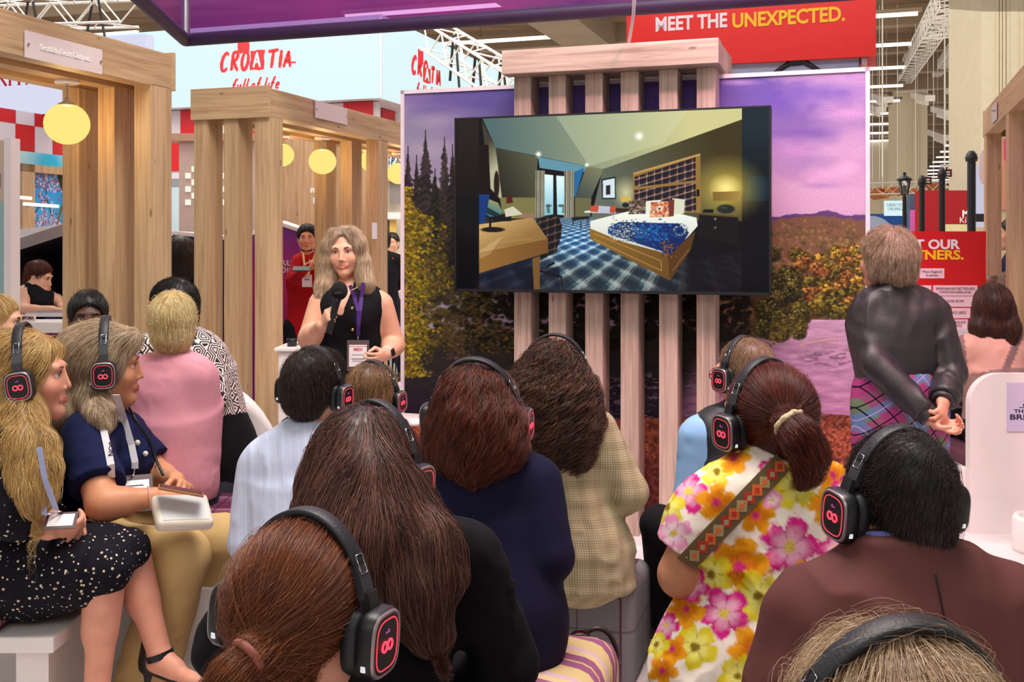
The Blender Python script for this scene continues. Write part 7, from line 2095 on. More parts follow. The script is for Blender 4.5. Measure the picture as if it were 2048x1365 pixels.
# ---------------------------------------------------------------- F: man in maroon brown jacket
def cast_man():
 HC = P(1792, 1012, 1.9); yaw = -17; R = head_R(yaw, -8, 0); s = 1.05
 J = joints(HC, -6, sw=.20, lean=.03, seat=.40, neck=.15)
 J['NB'] = P(1800, 1140, 1.86); J['sh'] = [P(1615, 1240, 1.88), P(2010, 1222, 1.88)]
 J['el'] = [P(1545, 1480, 1.85), P(2130, 1440, 1.85)]
 L = lambda x, y, z: HC + R @ (A3(x, y, z) * s)
 crown = L(.012, -.086, .088)
 def comb(p):
  v = p - crown; return nrm(v) * .7 - UP * .5 + R @ A3(0, .1, 0)
 bald = lambda V: (np.linalg.norm(V - crown, axis=1) > .030) | (np.random.default_rng(1).random(len(V)) < .35)
 hair = dict(cap=[ell(L(0, -.020, .034), np.array((.0790, .100, .094)) * s, R, .02), ell(L(0, -.06, -.03), np.array((.058, .048, .05)) * s, R, .02)], cut=face_cut(HC, R, s, .05, .07) + [(L(0, 0, -.032), R @ A3(0, .25, -1))], mat=hair_mat('soft_black_hair', c8(14, 11, 11), c8(34, 25, 23), c8(74, 56, 50)), h=.005, rough=.002,
    strands=[dict(comb=comb, n=17000, steps=6, length=.020, rad=.0003, root_ok=bald, lift=(.0, .005), fly=.2)])
 f = J['f']
 root, L, B, off = person('person with short black hair in a maroon brown jacket, front right', J, R, s, dict(hip=.18, waist=.17, chest=.185, ua=.060, fa=.045, sh=.066, neck=.060, depth=.72), SK_TAN, hair=hair, h=.008,
  clothes=[dict(name='shirt_collar', mat=C_COLLAR, extra=[cone(J['NB'] - UP * .02, J['NB'] + UP * .064 + f * .02, .082, .074, .01, capb=True)], h=.005),
     dict(name='jacket', mat=C_MAROON, use=[('torso', .018), ('pelvis', .018), ('uaL', .018), ('uaR', .018), ('faL', .018), ('faR', .018)], extra=[cone(J['NB'] - UP * .03, J['NB'] + UP * .050 + f * .014, .098, .086, .012, capb=True)], fold=.018, fs=.13, fst=(1.2, 1.2, .7), h=.007),
     dict(name='trousers', mat=C_DENIM, use=LEGS(), fold=.005)])
 mb = MB()
 jk = [c for c in root.children if c.name.startswith('jacket')][0]
 Vd = np.array([v.co[:] for v in jk.data.vertices]) + off; vx, vy = pix(Vd)
 pts = []
 for (x, y) in ((1872, 1150), (1880, 1190), (1888, 1230), (1900, 1270), (1912, 1310), (1922, 1350), (1930, 1400)):
  nr = np.hypot(vx - x, vy - y) < 12
  if nr.any(): pts.append(P(x, y, np.percentile(Vd[nr, 1], 6) - .0015))
 if len(pts) > 2: mb.tube(np.array(pts), .0016, 6).link('back_seam', plain('dark_seam', c8(40, 20, 22), .9), root, off)
 shoes(root, J, off, M_SHOE)
 headphones('black headphones on the short haired person in the maroon jacket', HC, R, 1.04, .003, .27, up=-.004)
 pouf('plum wool pouf under the person in the maroon jacket', J['pel'], (.48, .48), .40, C_PLUM, .1)
cast_man()

# ---------------------------------------------------------------- G: fair haired head at the lower right
def cast_fair():
 HC = P(1782, 1552, 1.08); yaw = -8; R = head_R(yaw, 0, 2); s = 1.05
 J = joints(HC, -5, sw=.18, lean=.05, seat=.38)
 L = lambda x, y, z: HC + R @ (A3(x, y, z) * s)
 part = L(.0, .03, .13)
 hair = dict(cap=cap_prims(HC, R, s, .010, .006) + [ell(L(0, .0, .050), np.array((.090, .092, .080)) * s, R, .03)], cut=face_cut(HC, R, s), more=chain([L(.06, -.05, -.02), L(.07, -.06, -.14)], (.04, .03), .03) + chain([L(-.06, -.05, -.02), L(-.07, -.06, -.14)], (.04, .03), .03), mat=hair_mat('sandy_streaked_hair', c8(86, 58, 40), c8(176, 142, 108), c8(232, 210, 176)), h=.007, rough=.006,
    strands=[dict(comb=lambda p: (p - part) * 6 - UP * .7, n=14000, steps=10, length=.11, rad=.00030, lift=(-.002, .006), wave=.0018, wl=.09, curlvar=.5, fly=.2),
       dict(comb=lambda p: R @ A3(-.5, .2, .45) + (p - part) * 4, n=260, steps=10, length=.07, rad=.00018, root_ok=lambda V: V[:, 2] > HC[2] + .075, lift=(.004, .020), wave=.004, wl=.09, curlvar=2.0, fly=.9)])
 root, L, B, off = person('person with tousled sandy blonde hair at the bottom right corner', J, R, s, None, SK_ROSE, hair=hair, h=.009,
  clothes=[dict(name='top', mat=C_BLACK, use=[('torso', .012), ('pelvis', .012), ('uaL', .012), ('uaR', .012), ('faL', .012), ('faR', .012)], fold=.006), dict(name='trousers', mat=C_DENIM, use=LEGS())])
 shoes(root, J, off, M_SHOE)
 headphones('black headphones on the tousled sandy head at the bottom right', HC, R, 1.04, .024, .20)
 pouf('grey wool pouf under the sandy haired person', J['pel'], (.46, .46), .38, C_GREYW, .1)
cast_fair()

# ---------------------------------------------------------------- H: older man in puffer vest
def cast_vest():
 HC = P(1487, 752, 4.0); yaw = -34; R = head_R(yaw, -4, 0); s = 1.08
 J = joints(HC, -24, sw=.18, lean=.02, seat=.40, neck=.15)
 J['sh'] = [P(1400, 872, 3.95), P(1580, 880, 4.06)]; J['NB'] = P(1490, 832, 4.0)
 J['el'] = [P(1385, 990, 3.95), P(1625, 990, 4.1)]; J['wr'] = [P(1390, 1035, 4.2), P(1560, 1050, 4.3)]
 J['kn'] = [P(1318, 1050, 4.25), P(1560, 1090, 4.5)]; J['an'] = [P(1328, 1245, 4.30), P(1560, 1290, 4.55)]; J['toe'] = [P(1296, 1262, 4.36), P(1540, 1300, 4.65)]
 L = lambda x, y, z: HC + R @ (A3(x, y, z) * s); crown = L(0, -.06, .1)
 hair = dict(cap=[ell(L(0, -.020, .036), np.array((.081, .1015, .094)) * s, R, .02), ell(L(0, -.055, -.03), np.array((.068, .056, .06)) * s, R, .02)], cut=face_cut(HC, R, s, .06, .07) + [(L(0, 0, -.075), R @ A3(0, .4, -1))], mat=H_SALT, h=.008, rough=.003,
    strands=[dict(comb=lambda p: nrm(p - crown) * .6 - UP * .5, n=9000, steps=6, length=.03, rad=.0004, lift=(0, .004))])
 root, L, B, off = person('person with short greying hair in a black padded vest over a sky blue shirt', J, R, s, dict(hip=.175, waist=.17, chest=.175, ua=.056, fa=.045, sh=.060), SK_ROSE, hair=hair, h=.010,
  clothes=[dict(name='shirt', mat=C_BLUE, use=[('torso', .008), ('uaL', .018), ('uaR', .018), ('faL', .018), ('faR', .018)], extra=[cone(J['NB'], J['NB'] + UP * .06, .07, .064, .02, capb=True)], fold=.008),
     dict(name='padded_vest', mat=C_VEST, use=[('torso', .026), ('pelvis', .022)], extra=[cone(J['NB'], J['NB'] + UP * .05, .08, .072, .02, capb=True)], fold=.012, fs=.05, fst=(.25, .25, 1.6),
       sub=[ell(J['sh'][0] - J['r'] * .05 - UP * .04, (.075, .085, .11), k=.01, sub=True), ell(J['sh'][1] + J['r'] * .05 - UP * .04, (.075, .085, .11), k=.01, sub=True)]),
     dict(name='trousers', mat=C_BLK2, use=LEGS(.018), fold=.006)])
 shoes(root, J, off, plain('brown_leather', c8(70, 44, 36), .5))
 headphones('black headphones on the greying person in the padded vest', HC, R, 1.05, .003, .10)
 p = [L(-.083, .01, .012), L(-.080, .05, .012), L(-.068, .092, .006)]
 t = thing('glasses', 'red framed glasses on the person in the padded vest', 'glasses', p[0])
 MB().tube(np.array(p) - p[0], .0028, 6).tube(np.array([L(.083, .01, .012), L(.080, .05, .012), L(.068, .092, .006)]) - p[0], .0028, 6).link('temple', plain('red_acetate', c8(150, 20, 30), .3), t)
 mb = MB(); u = np.linspace(0, 2 * math.pi, 20, endpoint=False)
 for i in (-1, 1): mb.tube(np.array([L(i * .036 + .028 * math.cos(a), .1, .004 + .022 * math.sin(a)) for a in u]) - p[0], .0022, 6, closed=True)
 mb.link('frame', plain('red_acetate', c8(150, 20, 30), .3), t)
 pouf('grey wool pouf under the person in the padded vest', J['pel'], (.46, .46), .40, C_GREYW, .3)
cast_vest()

# ---------------------------------------------------------------- I: man in striped shirt, J: small blonde head
def cast_shirt():
 HC = P(628, 783, 3.6); yaw = 22; R = head_R(yaw, -2, 4); s = 1.05
 J = joints(HC, 12, sw=.185, lean=.05, seat=.42, neck=.155)
 J['NB'] = P(618, 872, 3.6); J['sh'] = [P(522, 930, 3.65), P(700, 920, 3.55)]; J['el'] = [P(500, 1085, 3.6), P(735, 1080, 3.5)]
 L = lambda x, y, z: HC + R @ (A3(x, y, z) * s); crown = L(-.01, -.06, .11)
 hair = dict(cap=[ell(L(0, -.020, .040), np.array((.085, .105, .098)) * s, R, .02), ell(L(0, -.055, -.03), np.array((.066, .054, .052)) * s, R, .02), ell(L(0, .05, .085), np.array((.06, .05, .04)) * s, R, .02)], cut=face_cut(HC, R, s, .075, .07) + [(L(0, 0, -.056), R @ A3(0, .4, -1))], mat=H_DKBROWN, h=.008, rough=.006,
    strands=[dict(comb=lambda p: nrm(p - crown) * .7 - UP * .4 + R @ A3(.2, .1, 0), n=11000, steps=7, length=.045, rad=.0004, lift=(0, .008), wave=.003, wl=.05, fly=.2)])
 root, L, B, off = person('person with short dark hair in a pale blue striped shirt, seen from behind', J, R, s, dict(hip=.17, waist=.155, chest=.17, ua=.056, fa=.045, sh=.060), SK_LIGHT, hair=hair, h=.010,
  clothes=[dict(name='shirt', mat=C_SHIRT, use=[('torso', .018), ('pelvis', .02), ('uaL', .02), ('uaR', .02), ('faL', .02), ('faR', .02)], extra=[cone(J['NB'] - UP * .02, J['NB'] + UP * .05 + J['f'] * .012, .078, .064, .015, capb=True)], fold=.012, fs=.10, fst=(1.4, 1.4, .5)), dict(name='trousers', mat=C_DENIM, use=LEGS())])
 shoes(root, J, off, M_SHOE)
 u = np.linspace(math.radians(-200), math.radians(20), 24)
 ring = np.array([J['NB'] + UP * (.040 + .016 * math.sin(a)) + J['r'] * .094 * math.cos(a) + J['f'] * (.086 * math.sin(a) + .004) for a in u])
 t = thing('lanyard', 'dark teal lanyard with pale lettering around the striped shirt collar', 'lanyard', ring[0])
 nn = np.array([nrm(J['r'] * math.cos(a) + J['f'] * math.sin(a)) for a in u])
 MB().tube(ring - ring[0], 1, flat=(.010, .0015, nn)).link('strap', plain('teal_ribbon', c8(22, 60, 78), .7), t)
 for a, s_ in ((math.radians(-55), 'IHG'), (math.radians(-80), 'HOTELS'), (math.radians(-118), 'IHG')):
  c = J['NB'] + UP * (.040 + .016 * math.sin(a)) + J['r'] * .0955 * math.cos(a) + J['f'] * (.0875 * math.sin(a) + .004) - ring[0]
  n_ = nrm(J['r'] * math.cos(a) + J['f'] * math.sin(a)); ex = np.cross(UP, n_)
  lettering('lettering', s_, c + n_ * .0018, -ex, -UP, .012 if s_ == 'IHG' else .007, M_ETCH, t, bold=.0003, ext=.0003)
 headphones('black headphones on the short dark haired person in the striped shirt', HC, R, 1.05, .006, .12)
 pouf('plum wool pouf under the striped shirt person', J['pel'], (.46, .46), .42, C_PLUM)
cast_shirt()
def cast_smallblonde():
 HC = P(748, 795, 4.3); yaw = 24; R = head_R(yaw, -6, 2); s = 1.0
 J = joints(HC, 18, sw=.16, lean=.05, seat=.38)
 L = lambda x, y, z: HC + R @ (A3(x, y, z) * s)
 hair = dict(cap=cap_prims(HC, R, s, .010, .008), cut=face_cut(HC, R, s), more=chain([L(.05, -.05, 0), L(.075, -.07, -.10), L(.07, -.08, -.19)], (.045, .05, .03), .03) + chain([L(-.05, -.05, 0), L(-.08, -.07, -.10), L(-.10, -.08, -.19)], (.045, .05, .03), .03) + chain([L(0, -.07, 0), L(0, -.09, -.10), L(-.01, -.1, -.2)], (.06, .06, .03), .03), mat=H_LTBROWN, h=.009, rough=.008,
    strands=[dict(comb=comb_down(-J['f'], .2), n=7500, steps=12, length=.22, rad=.0005, lift=(-.002, .006), wave=.005, wl=.10)])
 root, L, B, off = person('person with light brown hair in headphones below the presenter', J, R, s, None, SK_LIGHT, hair=hair, h=.011, clothes=[dict(name='top', mat=C_BLK2, use=[('torso', .012), ('pelvis', .012), ('uaL', .012), ('uaR', .012), ('faL', .012), ('faR', .012)]), dict(name='trousers', mat=C_DENIM, use=LEGS())])
 shoes(root, J, off, M_SHOE)
 headphones('black headphones on the light brown haired person below the presenter', HC, R, 1.0, .012, .25)
 pouf('grey wool pouf under the light brown haired person', J['pel'], (.44, .44), .38, C_GREYW)
cast_smallblonde()
# ---------------------------------------------------------------- presenter with microphone
def badge(label, strap_pts, nn, w, card, mat, size=(.095, .135), n=A3(0, -1, 0), lines=(), holder=None, words=()):
 """lanyard: ribbon(s) down to a metal clip, a holder and a printed card"""
 t = thing('lanyard', label, 'lanyard', card)
 for pts in strap_pts: MB().tube(np.array(pts) - card, 1, flat=(w, .0010, nn)).link('strap', mat, t)
 ex = nrm(np.cross(UP, n)) * -1; ey = nrm(np.cross(n, ex)); ey = ey if ey[2] > 0 else -ey
 ex = np.cross(ey, n)
 Rm = np.stack([ex, n, ey], 1)
 if np.linalg.det(Rm) < 0: Rm[:, 0] *= -1; ex = -ex
 sx, sy = size
 for pts in strap_pts:
  e = pts[-1] - card
  MB().tube([e, (e + ey * sy * .5) * .5, ey * sy * .47], .0028, 6).link('clip', M_CHROME, t)
 MB().box((0, 0, 0), (sx, .003, sy), Rm, .001).link('holder', holder or plain('charcoal_card_holder', c8(92, 74, 76), .6), t)
 cd = MB().box(n * .002, (sx * .80, .0015, sy * .70), Rm).link('card', plain('white_badge_card', c8(240, 234, 234), .5, var=.01), t)
 for (dy, wd, hh, m) in lines: MB().box(n * .003 + ey * dy * sy, (sx * wd, .0008, hh * sy), Rm).link('printed_line', m, t)
 for (s_, dy, h_, m) in words: lettering('printed_word', s_, n * .0034 + ey * dy * sy, -ex if np.dot(np.cross(ex, ey), n) < 0 else ex, ey, h_, m, t, bold=.0004, ext=.0002)
 return t
M_INK = plain('dark_print', c8(60, 36, 50), .6); M_PINKINK = plain('pink_print', c8(206, 60, 96), .6)
def cast_presenter():
 HC = P(692, 507, 5.3); R = head_R(186, -2, 3); s = .96
 J = joints(HC, 186, sw=.17, stand=.94, lean=0, neck=.175)
 f, r = J['f'], J['r']
 J['sh'] = [P(764, 607, 5.3), P(640, 607, 5.26)]
 J['el'] = [P(788, 690, 5.36), P(618, 678, 5.22)]; J['wr'] = [P(771, 709, 5.16), P(644, 652, 5.04)]
 L = lambda x, y, z: HC + R @ (A3(x, y, z) * s)
 m0, m1 = P(657, 668, 4.99), P(677, 588, 5.0)
 up = nrm(m1 - m0)
 hands = hand_prims(J['wr'][1], nrm(P(656, 628, 4.99) - J['wr'][1]), A3(.75, .35, .1), 1, (.80, .85, .9, .95), .92, 1.0)
 hands += hand_prims(J['wr'][0], nrm(P(745, 725, 5.05) - J['wr'][0]), A3(-.6, .7, .2), -1, (.45, .5, .55, .6), .92, .8)
 lh = lambda pts, rr: chain([L(*p) for p in pts], rr, .025)
 mo = lh([(.045, .045, .105), (.082, .045, .04), (.092, .03, -.04), (.098, .03, -.11), (.112, .06, -.165), (.115, .085, -.215), (.10, .10, -.235)], (.026, .026, .030, .036, .036, .028, .012))
 mo += lh([(-.045, .045, .105), (-.082, .045, .04), (-.092, .03, -.04), (-.096, .03, -.11), (-.108, .05, -.16), (-.112, .06, -.195)], (.026, .026, .030, .036, .034, .016))
 mo += lh([(0, -.06, 0), (0, -.08, -.10), (0, -.075, -.17)], (.09, .09, .05))
 mo.append(ell(L(0, .098, .072), np.array((.040, .045, .030)) * s, R, k=.012, sub=True))
 side = lambda p: np.where(((p - HC) @ R)[:, :1] > 0, 1., -1.)
 hair = dict(cap=cap_prims(HC, R, s, .010, .004), cut=[(L(0, .066, .070), R @ A3(0, .80, -.6))], more=mo, mat=H_ASH, h=.006, rough=.005,
    strands=[dict(comb=lambda p: -UP + side(p) * R[:, 0] * np.clip((p[:, 2:3] - HC[2] - .06) * 14, 0, 1.6) + 0 * p, n=14000, steps=16, length=.22, rad=.0004, lift=(-.002, .004), wave=.006, wl=.14, curlvar=.08, fly=.05, clump=.004)])
 root, L, B, off = person('person with wavy ash blonde hair presenting with a black microphone', J, R, s, dict(hip=.17, waist=.142, chest=.160, ua=.062, fa=.049, wr=.030, sh=.056, depth=.70, neck=.048), SK_LIGHT, hair=hair, h=.0052, face=True, hands=hands, brow=plain('brown_brow', c8(84, 56, 40), .7), lips=(.66, .26, .28), nose=.70, jaw=1.20, smile=1.5,
  extra=[ell(B_at(J, .70) + f * .075 + r * .07, (.07, .06, .075), k=.04), ell(B_at(J, .70) + f * .075 - r * .07, (.07, .06, .075), k=.04)],
  clothes=[dict(name='waistcoat', mat=C_BLK2, h=.006, use=[('torso', .010), ('pelvis', .012)], extra=[ell(B_at(J, .70) + f * .078 + r * .07, (.075, .066, .082), k=.04), ell(B_at(J, .70) + f * .078 - r * .07, (.075, .066, .082), k=.04)], fold=.004,
       sub=[cone(J['NB'] + f * .09 + UP * .06, J['NB'] + f * .14 - UP * .105, .062, .018, .01, sub=True), cone(J['NB'] + UP * .0, J['NB'] + UP * .12, .064, .064, .01, sub=True)] + [cone(J['sh'][i] + (J['sh'][i] - J['NB']) * .24 + UP * .1, J['sh'][i] + (J['sh'][i] - J['NB']) * .30 - UP * .12, .055, .055, .01, sub=True) for i in (0, 1)]),
     dict(name='trousers', mat=C_BLK2, use=[('pelvis', .010), ('thL', .012), ('thR', .012), ('snL', .02), ('snR', .02)], fold=.005)])
 shoes(root, J, off, M_SHOE)
 wc = [c for c in root.children if c.name.startswith('waistcoat')][0]
 mesh_v = np.array([v.co[:] for v in wc.data.vertices]) + off
 def front(px, py, lift=.004):
  vx, vy = pix(mesh_v); n = np.hypot(vx - px, vy - py) < 7
  y = np.percentile(mesh_v[n, 1], 5) if n.any() else 5.15
  return P(px, py, y - lift)
 for (x, y) in ((704, 617), (705, 660), (702, 700)): MB().ball(front(x, y, .002), (.008, .005, .008), 12).link('gold_button', plain('gold', c8(206, 170, 110), .25, .9), root, off)
 nk = [P(676, 572, 5.18), P(690, 580, 5.165), P(700, 582, 5.16), P(712, 577, 5.165), P(722, 566, 5.19)]
 tag(MB().tube(np.array(nk) - nk[2], .0016, 6).link('necklace', plain('gold', c8(206, 170, 110), .25, .9)), 'thin gold necklace on the presenter', 'necklace').location = nk[2]
 mt = thing('microphone', 'black handheld microphone with a foam windshield held by the presenter', 'microphone', m0)
 MB().lathe([(.0145, 0), (.0155, .01), (.0145, .07), (.018, .15), (.021, .175)], R=frame_z(up), n=20).link('handle', M_BLACK, mt)
 MB().ball(up * .205, (.040, .040, .044), 24).link('foam_windshield', plain('black_foam', c8(16, 15, 17), .98, bump=.6, bs=500), mt)
 q = up * .198 + A3(.004, -.041, 0); lettering('lettering', 'imex', q, A3(1, .1, .1), UP, .017, plain('grey_foam_print', c8(90, 88, 92), .8), mt, ext=.001)
 card = front(716, 712, .03); ne = A3(-.06, -1, .02)
 m = plain('violet_ribbon', c8(74, 30, 120), .6, var=.25, vs=5)
 bdg = badge('violet lanyard with a white name badge worn by the presenter', [[P(700, 571, 5.20), front(709, 595), front(717, 622), front(717, 650), front(716, 672)], [P(727, 566, 5.20), front(723, 595), front(720, 622), front(717, 650), front(716, 672)]], ne, .0095, card, m, (.108, .150), nrm(ne),
    [(.03, .55, .012, M_INK), (-.10, .6, .02, M_INK), (-.17, .5, .015, M_INK), (.30, .80, .012, M_PINKINK)], words=[('IMEX', .20, .020, M_PINKINK)])
 w0 = J['wr'][0] + nrm(J['el'][0] - J['wr'][0]) * .012; ax = nrm(J['el'][0] - J['wr'][0]); Rw = frame_z(ax, A3(0, -1, 0))
 t = thing('wristwatch', 'square black watch with a pale strap on the presenter', 'watch', w0)
 u = np.linspace(0, 2 * math.pi, 24, endpoint=False)
 MB().tube(np.array([Rw @ A3(.033 * math.cos(a), .031 * math.sin(a), 0) for a in u]), 1, closed=True, flat=(.009, .0015, np.array([Rw @ A3(math.cos(a), math.sin(a), 0) for a in u]))).link('strap', plain('pale_watch_strap', c8(226, 214, 208), .6), t)
 o = nrm(A3(.75, -.65, .1) - ax * np.dot(A3(.75, -.65, .1), ax)); MB().box(o * .036, (.034, .040, .010), frame_z(o, ax), .003).link('case', M_BLACK, t)
 p = P(737, 735, 5.02)
 t = thing('clicker', 'small black presentation remote in the hand of the presenter', 'remote', p)
 MB().bar((-.03, 0, .02), (.03, .02, -.02), .026, .014, bevel=.003).link('body', M_BLACK, t)
cast_presenter()

# ---------------------------------------------------------------- standing woman, tartan skirt
def cast_standing():
 Y = 4.4
 HC = P(1768, 520, Y); R = head_R(-32, 2, 2); s = .96
 J = joints(HC, -8, sw=.17, stand=.92, lean=.0, neck=.16)
 f, r = J['f'], J['r']
 J['NB'] = P(1786, 592, 4.38); J['pel'] = P(1800, 800, 4.38)
 J['sh'] = [P(1733, 632, 4.42), P(1868, 632, 4.36)]; J['el'] = [P(1746, 722, 4.28), P(1902, 748, 4.30)]
 J['wr'] = [P(1862, 838, 4.13), P(1886, 806, 4.15)]
 J['hip'] = [J['pel'] - r * .09, J['pel'] + r * .09]; J['kn'] = [h - UP * .43 for h in J['hip']]; J['an'] = [A3(h[0], h[1], .09) for h in J['hip']]; J['toe'] = [a + f * .16 - UP * .05 for a in J['an']]
 L = lambda x, y, z: HC + R @ (A3(x, y, z) * s)
 hands = hand_prims(J['wr'][0], nrm(P(1892, 850, 4.10) - J['wr'][0]), A3(.1, -.8, .6), 1, (.35, .45, .55, .6), .95, .6)
 hands += hand_prims(J['wr'][1], nrm(P(1884, 838, 4.07) - J['wr'][1]), A3(-.2, .9, .1), 1, (.6, .7, .75, .8), .95, .7)
 crown = L(0, -.06, .12)
 hair = dict(cap=cap_prims(HC, R, s, .008, .010), cut=face_cut(HC, R, s), more=chain([L(0, -.07, .0), L(0, -.072, -.05), L(0, -.05, -.09)], (.075, .062, .03), .03) + chain([L(.05, -.03, .0), L(.062, -.02, -.06)], (.045, .03), .03) + chain([L(-.05, -.03, .0), L(-.062, -.02, -.06)], (.045, .03), .03), mat=H_GREY, h=.008, rough=.010,
    strands=[dict(comb=lambda p: nrm(p - crown) * .6 - UP * .8 + R @ A3(.35, .1, 0), n=11000, steps=9, length=.09, rad=.0004, clump=.010, lift=(-.001, .008), wave=.004, wl=.08, fly=.2)])
 pel = J['pel']
 root, L, B, off = person('person standing with hands clasped behind, black blouse and tartan skirt', J, R, s, dict(hip=.175, waist=.150, chest=.155, ua=.052, fa=.040, sh=.056, depth=.72), SK_ROSE, hair=hair, h=.0055, hands=hands,
  clothes=[dict(name='skirt', mat=C_KILT, h=.009, use=[('pelvis', .012)], extra=[cone(pel + UP * .04, pel - UP * .14, .165, .185, .04, f, .80), cone(pel - UP * .10, pel - UP * .62, .183, .24, .04, f, .80, capb=True)], cut=[(pel + UP * .13, UP)], fold=.003, fst=(1.5, 1.5, .2)),
     dict(name='blouse', mat=C_SATIN, h=.007, use=[('torso', .022)], extra=[cone(B_at(J, .34), B_at(J, .55), .160, .162, .05, f, .78)] +
       [cone(J['sh'][i], J['el'][i], .064, .058, .02) for i in (0, 1)] + [cone(J['el'][i], J['el'][i] * .12 + J['wr'][i] * .88, .058, .054, .012, capb=True) for i in (0, 1)], fold=.022, fs=.10, fst=(1.3, 1.3, .6)),
     dict(name='cuffs', mat=C_SATIN, h=.006, extra=[cone(J['el'][i] * .14 + J['wr'][i] * .86, J['el'][i] * .0 + J['wr'][i] * 1.0, .046, .042, .01, capa=True, capb=True) for i in (0, 1)]),
     dict(name='waistband', mat=C_BLK2, h=.007, extra=[cone(B_at(J, .12), B_at(J, .27), .172, .160, .02, f, .80, capa=True, capb=True)]),
     dict(name='green_collar', mat=plain('green_tartan_scarf', c8(40, 84, 52), .8, var=.4, vs=60), h=.006, extra=[cone(J['NB'] + UP * .0, J['NB'] + UP * .058 + f * .01, .068, .064, .01, capb=True)]),
     dict(name='collar', mat=C_SATIN, h=.006, extra=[cone(J['NB'] - UP * .02 + f * .0, J['NB'] + UP * .04 + f * .03, .082, .082, .01, f, .9, capb=True)])])
 shoes(root, J, off, M_SHOE)
cast_standing()

# ---------------------------------------------------------------- left bench: speckled dress, navy blouse
def cast_bench_left():
 seat = .44
 t = thing('bench', 'white bench with a plum tartan seat pad under the two people on the left', 'bench', (P(60, 0, 3.45)[0], 3.45, 0))
 x1 = P(452, 0, 3.45)[0] - t.location[0]
 MB().span((-.75, -.20, .37), (.16, .32, .42), bevel=.006).link('seat_slab', M_WHITE, t)
 for x in (.02, -.70): MB().span((x, -.14, 0), (x + .1, .28, .37)).link('leg_panel', M_WHITE, t)
 MB().span((-.74, -.19, .42), (-.02, .31, .475), bevel=.02, seg=3).link('seat_pad', C_PLUM, t)
 b = P(435, 1010, 4.15)
 t = thing('bench', 'white bench with a plum tartan pad behind the lap of the navy blouse wearer', 'bench', (b[0] - .25, 4.1, 0))
 MB().span((-.45, -.28, .40), (.34, .30, .60), bevel=.03, seg=3).link('seat_pad', C_PLUM, t)
 MB().span((-.47, -.3, 0), (.36, .32, .40), bevel=.01).link('base', M_WHITE, t)
 # --- speckled dress
 HC = P(62, 757, 3.45); R = head_R(80, 2, 0); s = 1.12
 J = joints(HC, 80, sw=.17, lean=.0, seat=.44)
 J['NB'] = P(28, 842, 3.45); J['sh'] = [P(28, 885, 3.62), P(10, 890, 3.28)]; J['pel'] = P(-12, 1118, 3.45)
 J['el'] = [P(58, 1010, 3.66), P(18, 1030, 3.22)]; J['wr'] = [P(128, 1052, 3.42), P(98, 1064, 3.24)]
 J['hip'] = [P(-5, 1125, 3.54), P(-5, 1135, 3.36)]
 J['kn'] = [P(262, 1112, 3.50), P(214, 1140, 3.36)]; J['an'] = [P(322, 1318, 3.46), P(190, 1420, 3.34)]; J['toe'] = [P(392, 1362, 3.40), P(262, 1475, 3.28)]
 L = lambda x, y, z: HC + R @ (A3(x, y, z) * s); f, r = J['f'], J['r']
 hands = hand_prims(J['wr'][0], nrm(P(160, 1050, 3.36) - J['wr'][0]), A3(0, -.6, -.5), -1, (.5, .55, .6, .6), 1., .7) + hand_prims(J['wr'][1], nrm(P(150, 1058, 3.30) - J['wr'][1]), A3(0, .6, .3), -1, (.4, .45, .5, .5), 1., .9)
 q = lambda x, y, Y=3.28: P(x, y, Y)
 mo = chain([L(0, -.04, .04), q(30, 770, 3.45), q(28, 850, 3.36), q(52, 930, 3.26), q(70, 985, 3.2), q(62, 1020, 3.2)], (.085, .075, .066, .062, .045, .02), .04) + chain([L(0, -.09, 0), q(5, 830, 3.4), q(-5, 930, 3.36), q(10, 985, 3.3)], (.08, .08, .07, .03), .04) + chain([q(44, 790, 3.42), q(42, 835, 3.33), q(46, 885, 3.25), q(56, 940, 3.22)], (.04, .046, .046, .045), .04) + chain([q(55, 860, 3.28), q(86, 890, 3.25), q(92, 940, 3.22), q(86, 985, 3.2)], (.028, .03, .032, .015), .03)
 hair = dict(cap=cap_prims(HC, R, s, .010, .012), cut=[(L(0, .072, .066), R @ A3(0, .88, -.42))], more=mo, mat=H_BLONDE, h=.009, rough=.012,
    strands=[dict(comb=lambda p: -UP + R @ A3(0, -.55, 0) * np.clip((p[:, 2:3] - HC[2] + .05) * 8, 0, 1) + A3(.25, 0, 0) * np.clip((HC[2] - .12 - p[:, 2:3]) * 6, 0, 1) + 0 * p, n=16000, steps=16, length=.36, rad=.00042, lift=(-.002, .006), wave=.012, wl=.17, curlvar=.2, fly=.08, clump=.012)])
 drape = [cone(P(0, 1110, 3.45), P(210, 1108, 3.45), .115, .085, .05), cone(P(210, 1108, 3.45), P(262, 1098, 3.46), .085, .062, .04), cone(P(25, 1170, 3.38), P(212, 1140, 3.355), .095, .080, .05), cone(P(60, 1200, 3.36), P(160, 1150, 3.36), .06, .07, .05)]
 root, L, B, off = person('person with long golden hair in a black dress flecked with white, on the left', J, R, s, dict(hip=.165, waist=.135, chest=.150, ua=.052, fa=.042, sn=.056, an=.036, kn=.060, sh=.056), SK_ROSE, hair=hair, h=.0062, face=True, nose=.62, hands=hands, brow=plain('blonde_brow', c8(150, 112, 76), .7),
  clothes=[dict(name='dress', mat=C_FLECK, h=.008, use=[('torso', .013), ('pelvis', .016), ('uaL', .022), ('uaR', .024), ('faL', .022, .62), ('faR', .024, .62), ('thL', .035, .8), ('thR', .04, .86)], extra=drape, fold=.010, fs=.09)])
 mb = MB(); an = J['an'][0]; d = nrm(an - J['kn'][0]); Rt = frame_z(d); u = np.linspace(0, 2 * math.pi, 22, endpoint=False)
